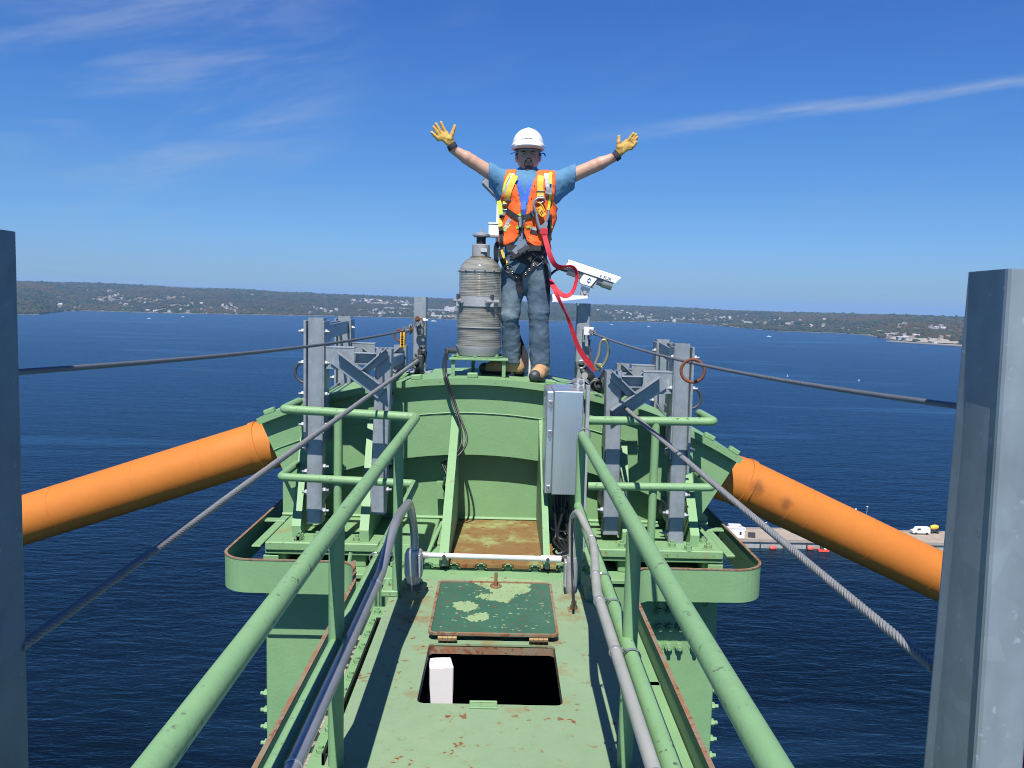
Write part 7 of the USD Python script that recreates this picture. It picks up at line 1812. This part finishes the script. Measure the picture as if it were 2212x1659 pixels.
    # loop of black sling behind the leg
    T.part('black_sling', ribbon(spline([at(*ZV(290, 1290), y=YM - .02), at(*ZV(235, 1450), y=YM), at(*ZV(235, 1640), y=YM + .02), at(*ZB(775, 330), y=YM + .03), at(*ZB(800, 420), y=YM + .06)], 24), .036, .006, side=(1, .2, .1)), 'webbing_black', smooth=60, under=h)
    T.part('black_sling', ribbon(spline([at(*ZB(960, 900), y=YM + .14), at(*ZB(985, 1050), y=YM + .16), at(*ZB(1035, 1180), y=YM + .16), at(*ZB(1020, 1300), y=YM + .15), at(*ZB(960, 1370), y=YM + .14), at(*ZB(900, 1370), y=YM + .15)], 30), .055, .008, side=(1, .3, .1)), 'webbing_black', smooth=60, under=h)

    # ---- boots
    def boot(ank, heel, ball, toe, sole_z, dark=False):
        lo3 = np.minimum.reduce([ank, heel, ball, toe]) - .12; hi3 = np.maximum.reduce([ank, heel, ball, toe]) + .14; lo3[2] = sole_z - .01
        F = Field(lo3, hi3, .005)
        F.cone(ank + [0, 0, .08], ank, .052, .050, .02); F.cone(ank, heel + [0, 0, .02], .05, .046, .03); F.cone(heel + [0, 0, .012], ball, .041, .045, .03); F.cone(ank + [0, 0, -.01], ball + [0, 0, .01], .043, .040, .03); F.cone(ball, toe, .045, .038, .03)
        F.noise(.003, 30, 4); x, y, z = F.grid(); up = F.copy(); up.clip(sole_z + .022 - z + 0 * x + 0 * y)
        d = norm((toe - heel) * [1, 1, 0]); along = (x - toe[0]) * d[0] + (y - toe[1]) * d[1] + 0 * z
        u2 = up.copy(); u2.clip(along + .012); b = T.part('boot', smooth_(u2.mesh(1), 2), 'boot_tan', smooth=True, label='tan work boot with dark toe cap')
        cap = up.copy(); cap.d -= .003; cap.clip(-(along + .010)); T.part('toe_cap', smooth_(cap.mesh(1), 2), 'dark_steel', smooth=True, under=b)
        so = F.copy(); so.d -= .006; so.clip(z - (sole_z + .030) + 0 * x + 0 * y); so.clip(sole_z + .001 - z + 0 * x + 0 * y); T.part('sole', smooth_(so.mesh(1), 1), 'black_rubber', smooth=40, under=b)
        T.part('laces', cat_mesh([tube(spline([ank + d * (.045 + .022 * i) + np.array([-d[1], d[0], 0]) * .035 + [0, 0, .012 - .024 * i], ank + d * (.068 + .022 * i) + [0, 0, .022 - .024 * i], ank + d * (.045 + .022 * i) - np.array([-d[1], d[0], 0]) * .035 + [0, 0, .012 - .024 * i]], 8), .0035, 6) for i in range(3)]), 'webbing_black', smooth=60, under=b)

    xr = J(1168, 828)[0]; zr = saddle_top(xr - .02) + .003
    boot(np.array([xr + .005, YM + .0, zr + .105]), np.array([xr + .015, YM + .05, zr + .045]), np.array([xr - .03, YM - .13, zr + .048]), np.array([xr - .055, YM - .20, zr + .045]), zr)
    xl = J(1106, 812)[0]; zl = saddle_top(xl) + .003; yl = YM + .10
    boot(np.array([xl + .01, yl, zl + .105]), np.array([xl + .04, yl + .0, zl + .045]), np.array([xl - .13, yl + .02, zl + .048]), np.array([xl - .205, yl + .03, zl + .045]), zl, True)

    # ---- helmet
    hz = at(1141, 321, y=YM)[2]; htop = at(1141, 278.5, y=YM)[2]; hx = J(1141, 300)[0]
    HF = Field((hx - .17, YM - .24, hz - .05), (hx + .17, YM + .22, htop + .03), .004)
    HF.ell((hx, YM + .005, hz + .0), (.1085, .135, htop - hz + .001), .01); HF.ell((hx, YM + .005, hz + .035), (.105, .130, htop - hz - .038), .02); HF.cone((hx, YM - .06, htop - .024), (hx, YM + .08, htop - .022), .018, .018, .02)
    xg, yg, zg = HF.grid(); HF.clip(hz - .004 - zg + 0 * xg + 0 * yg)
    bf = Field((hx - .17, YM - .24, hz - .05), (hx + .17, YM + .22, htop + .03), .004); bf.ell((hx, YM - .005, hz + .004), (.122, .150, .015), .01); bf.ell((hx, YM - .085, hz - .001), (.088, .098, .012), .03)
    k = np.minimum(HF.d, bf.d); hh = np.clip(.5 + .5 * (HF.d - bf.d) / .02, 0, 1); k = HF.d * (1 - hh) + bf.d * hh - .02 * hh * (1 - hh)
    inner = Field((hx - .17, YM - .24, hz - .05), (hx + .17, YM + .22, htop + .03), .004); inner.ell((hx, YM + .005, hz - .012), (.098, .124, htop - hz - .01), .01)
    HF.d = np.maximum(k, -inner.d).astype(np.float32)
    hm = T.part('helmet', smooth_(HF.mesh(1), 3), 'helmet_white', smooth=True, label='white hard hat')
    T.part('helmet_mark', box2((hx - .046, YM - .1265, hz + .040), (hx - .043, YM - .110, hz + .052), .0005), 'crown_dark', under=hm); T.part('helmet_mark', box2((hx - .030, YM - .1318, hz + .046), (hx + .026, YM - .118, hz + .0485), .0005), 'silver_tape', under=hm)
    # ---- face details
    for u in (1131.5, 1150.5):
        e = T.part('eye', trimesh.creation.icosphere(2, .0092), 'eye_white', smooth=True); T.parts[e]['mesh'].apply_translation(J(u, 333.4, -.0795)); i = T.part('iris', trimesh.creation.icosphere(2, .0055), 'iris', smooth=True, under=e); T.parts[i]['mesh'].apply_translation(J(u, 333.2, -.0853))
        T.part('eyebrow', tube(spline([J(u - 5, 328.5, -.090), J(u, 326.8, -.096), J(u + 5, 328.8, -.090)], 8), [.002, .003, .0035, .0035, .0035, .0035, .003, .002], 6), 'hair')
    hair = B.copy(); hair.noise(.0015, 90, 6); hair.d -= .0028
    c = J(1141, 357.5); X3 = (X - c[0]) / .033; Z3 = (Z_ - c[2]) / .036
    ringm = np.maximum(np.abs(np.sqrt(X3 ** 2 + Z3 ** 2) - .80) - .20, 0) * .03 + 0 * Y
    chin = np.sqrt((X - c[0]) ** 2 + (Z_ - (c[2] - .034)) ** 2) - .024 + 0 * Y
    g = hair.copy(); g.clip(np.minimum(ringm - .0001, chin)); g.clip(Y - (YM - .045) + 0 * X + 0 * Z_); g.clip(-(np.sqrt(((X - c[0]) / .019) ** 2 + ((Z_ - J(1141, 354.7)[2]) / .0075) ** 2) - 1) * .015 + 0 * Y); T.part('goatee', g.mesh(4), 'hair', smooth=True)
    g = hair.copy(); g.clip(J(1141, 338)[2] - Z_ + 0 * X + 0 * Y); g.clip((YM - .035) - Y + 0 * X + 0 * Z_); g.clip(Z_ - (hz + .03) + 0 * X + 0 * Y); T.part('hair', g.mesh(2), 'hair', smooth=True)
    T.part('lips', tube(spline([J(1135, 355, -.088), J(1141, 354.6, -.0975), J(1147, 355, -.088)], 9), [.001, .003, .004, .0042, .0042, .0042, .004, .003, .001], 8), 'lips', smooth=60)
    # safety glasses
    an = np.linspace(-1.15, 1.15, 26); ey = J(1141, 334.5); w = []
    for zz in (.016, .008, -.004, -.017): w.append(np.stack([ey[0] + .082 * np.sin(an), YM - .030 - .082 * np.cos(an) + (.006 if zz < 0 else 0), np.full(26, ey[2] + zz) - np.where((np.abs(an) < .16) & (zz < -.01), -.010, 0)], 1))
    v = np.concatenate(w); f = []
    for r_ in range(3):
        for q in range(25): a = r_ * 26 + q; f += [[a, a + 26, a + 27], [a, a + 27, a + 1]]
    gl = T.part('safety_glasses', trimesh.Trimesh(v, np.array(f), process=False), 'clear_lens', smooth=True, label='clear wraparound safety glasses')
    T.part('brow_bar', tube(w[0] + [0, -.001, .001], .0026, 6), 'gray_plastic', smooth=60, under=gl)
    for s in (-1, 1):
        a = w[0][0 if s < 0 else -1]; T.part('temple', tube(spline([a, a + [s * .006, .05, .004], a + [s * .016, .10, .003]] + ([a + [s * .032, .11, .006], a + [s * .045, .10, -.004], a + [s * .050, .10, -.016]] if s > 0 else [a + [s * .034, .10, .0], a + [s * .050, .09, -.012]]), 18), [.003] * 12 + [.0035, .004, .0045, .005, .0055, .005] if s > 0 else .0028, 8), 'label_blue', smooth=60, under=gl)
    T.write()

    # ---- red lanyard from the hook to the carabiner
    t = Thing('lanyard', 'red webbing lanyard looping from the man\'s chest hook to the carabiner', 'lanyard')
    Rb = lambda x, y, dy: at(*ZB(x, y), y=YM + dy)
    path = [Rb(1205, 50, -.235), Rb(1232, 160, -.25), Rb(1265, 270, -.27), Rb(1305, 350, -.26), Rb(1360, 378, -.22), Rb(1430, 368, -.18), Rb(1480, 385, -.15), Rb(1506, 440, -.14), Rb(1490, 540, -.16), Rb(1455, 612, -.20), Rb(1395, 635, -.23), Rb(1330, 590, -.22), Rb(1285, 530, -.17), Rb(1262, 505, -.08)]
    n = 90; q = spline(path, n); s = np.linspace(0, 1, n)
    tw = np.interp(s, [0, .15, .30, .38, .45, .55, .68, .78, .88, 1], [0, 0.15, .35, 1.25, 1.05, 1.0, .9, .25, 0, 0])
    tt = np.gradient(q, axis=0); side = np.stack([-tt[:, 2], 0 * s, tt[:, 0]], 1); side /= np.linalg.norm(side, axis=1, keepdims=True) + 1e-9
    t.part('webbing', ribbon(q, .034, .004, side=side, twist=tw), 'webbing_red', smooth=50)
    path = [Rb(1262, 505, -.09), Rb(1295, 560, -.2), Rb(1325, 625, -.24), Rb(1375, 730, -.24), Rb(1432, 850, -.22), Rb(1475, 980, -.20), Rb(1520, 1100, -.18), Rb(1590, 1210, -.17), Rb(1672, 1312, -.16)]
    q = spline(path, 70); s = np.linspace(0, 1, 70); tt = np.gradient(q, axis=0); side = np.stack([-tt[:, 2], 0 * s, tt[:, 0]], 1); side /= np.linalg.norm(side, axis=1, keepdims=True) + 1e-9
    t.part('webbing', ribbon(q, np.interp(s, [0, .3, .6, .9, 1], [.030, .026, .030, .040, .028]), .004, side=side, twist=np.interp(s, [0, .18, .34, .42, .55, 1], [0, .1, .9, 1.2, .35, .1])), 'webbing_red', smooth=50)
    t.part('stitched_end', cbox((.05, .008, .045), Rb(1212, 55, -.238), .003), 'webbing_red'); t.write()


man()

# ------------------------------------------------------------------ haze over the basin
def haze():
    mat_('haze_air', {'v': ('principled_volume', {'color': (0.36, 0.60, 0.90), 'density': 0.000066, 'anisotropy': 0.1})}, [], surface=None, volume='v.volume')
    m = trimesh.creation.box((60000, 60000, 700)); m.apply_translation([0, 0, 0])
    lo, hi = WATER - 140, 160.0
    v = np.array(m.vertices); v[:, 2] = np.where(v[:, 2] < 0, lo, hi); m.vertices = v
    single('haze', m, 'haze_air', 'thin blue haze over the water', kind='stuff', smooth=False)


haze()
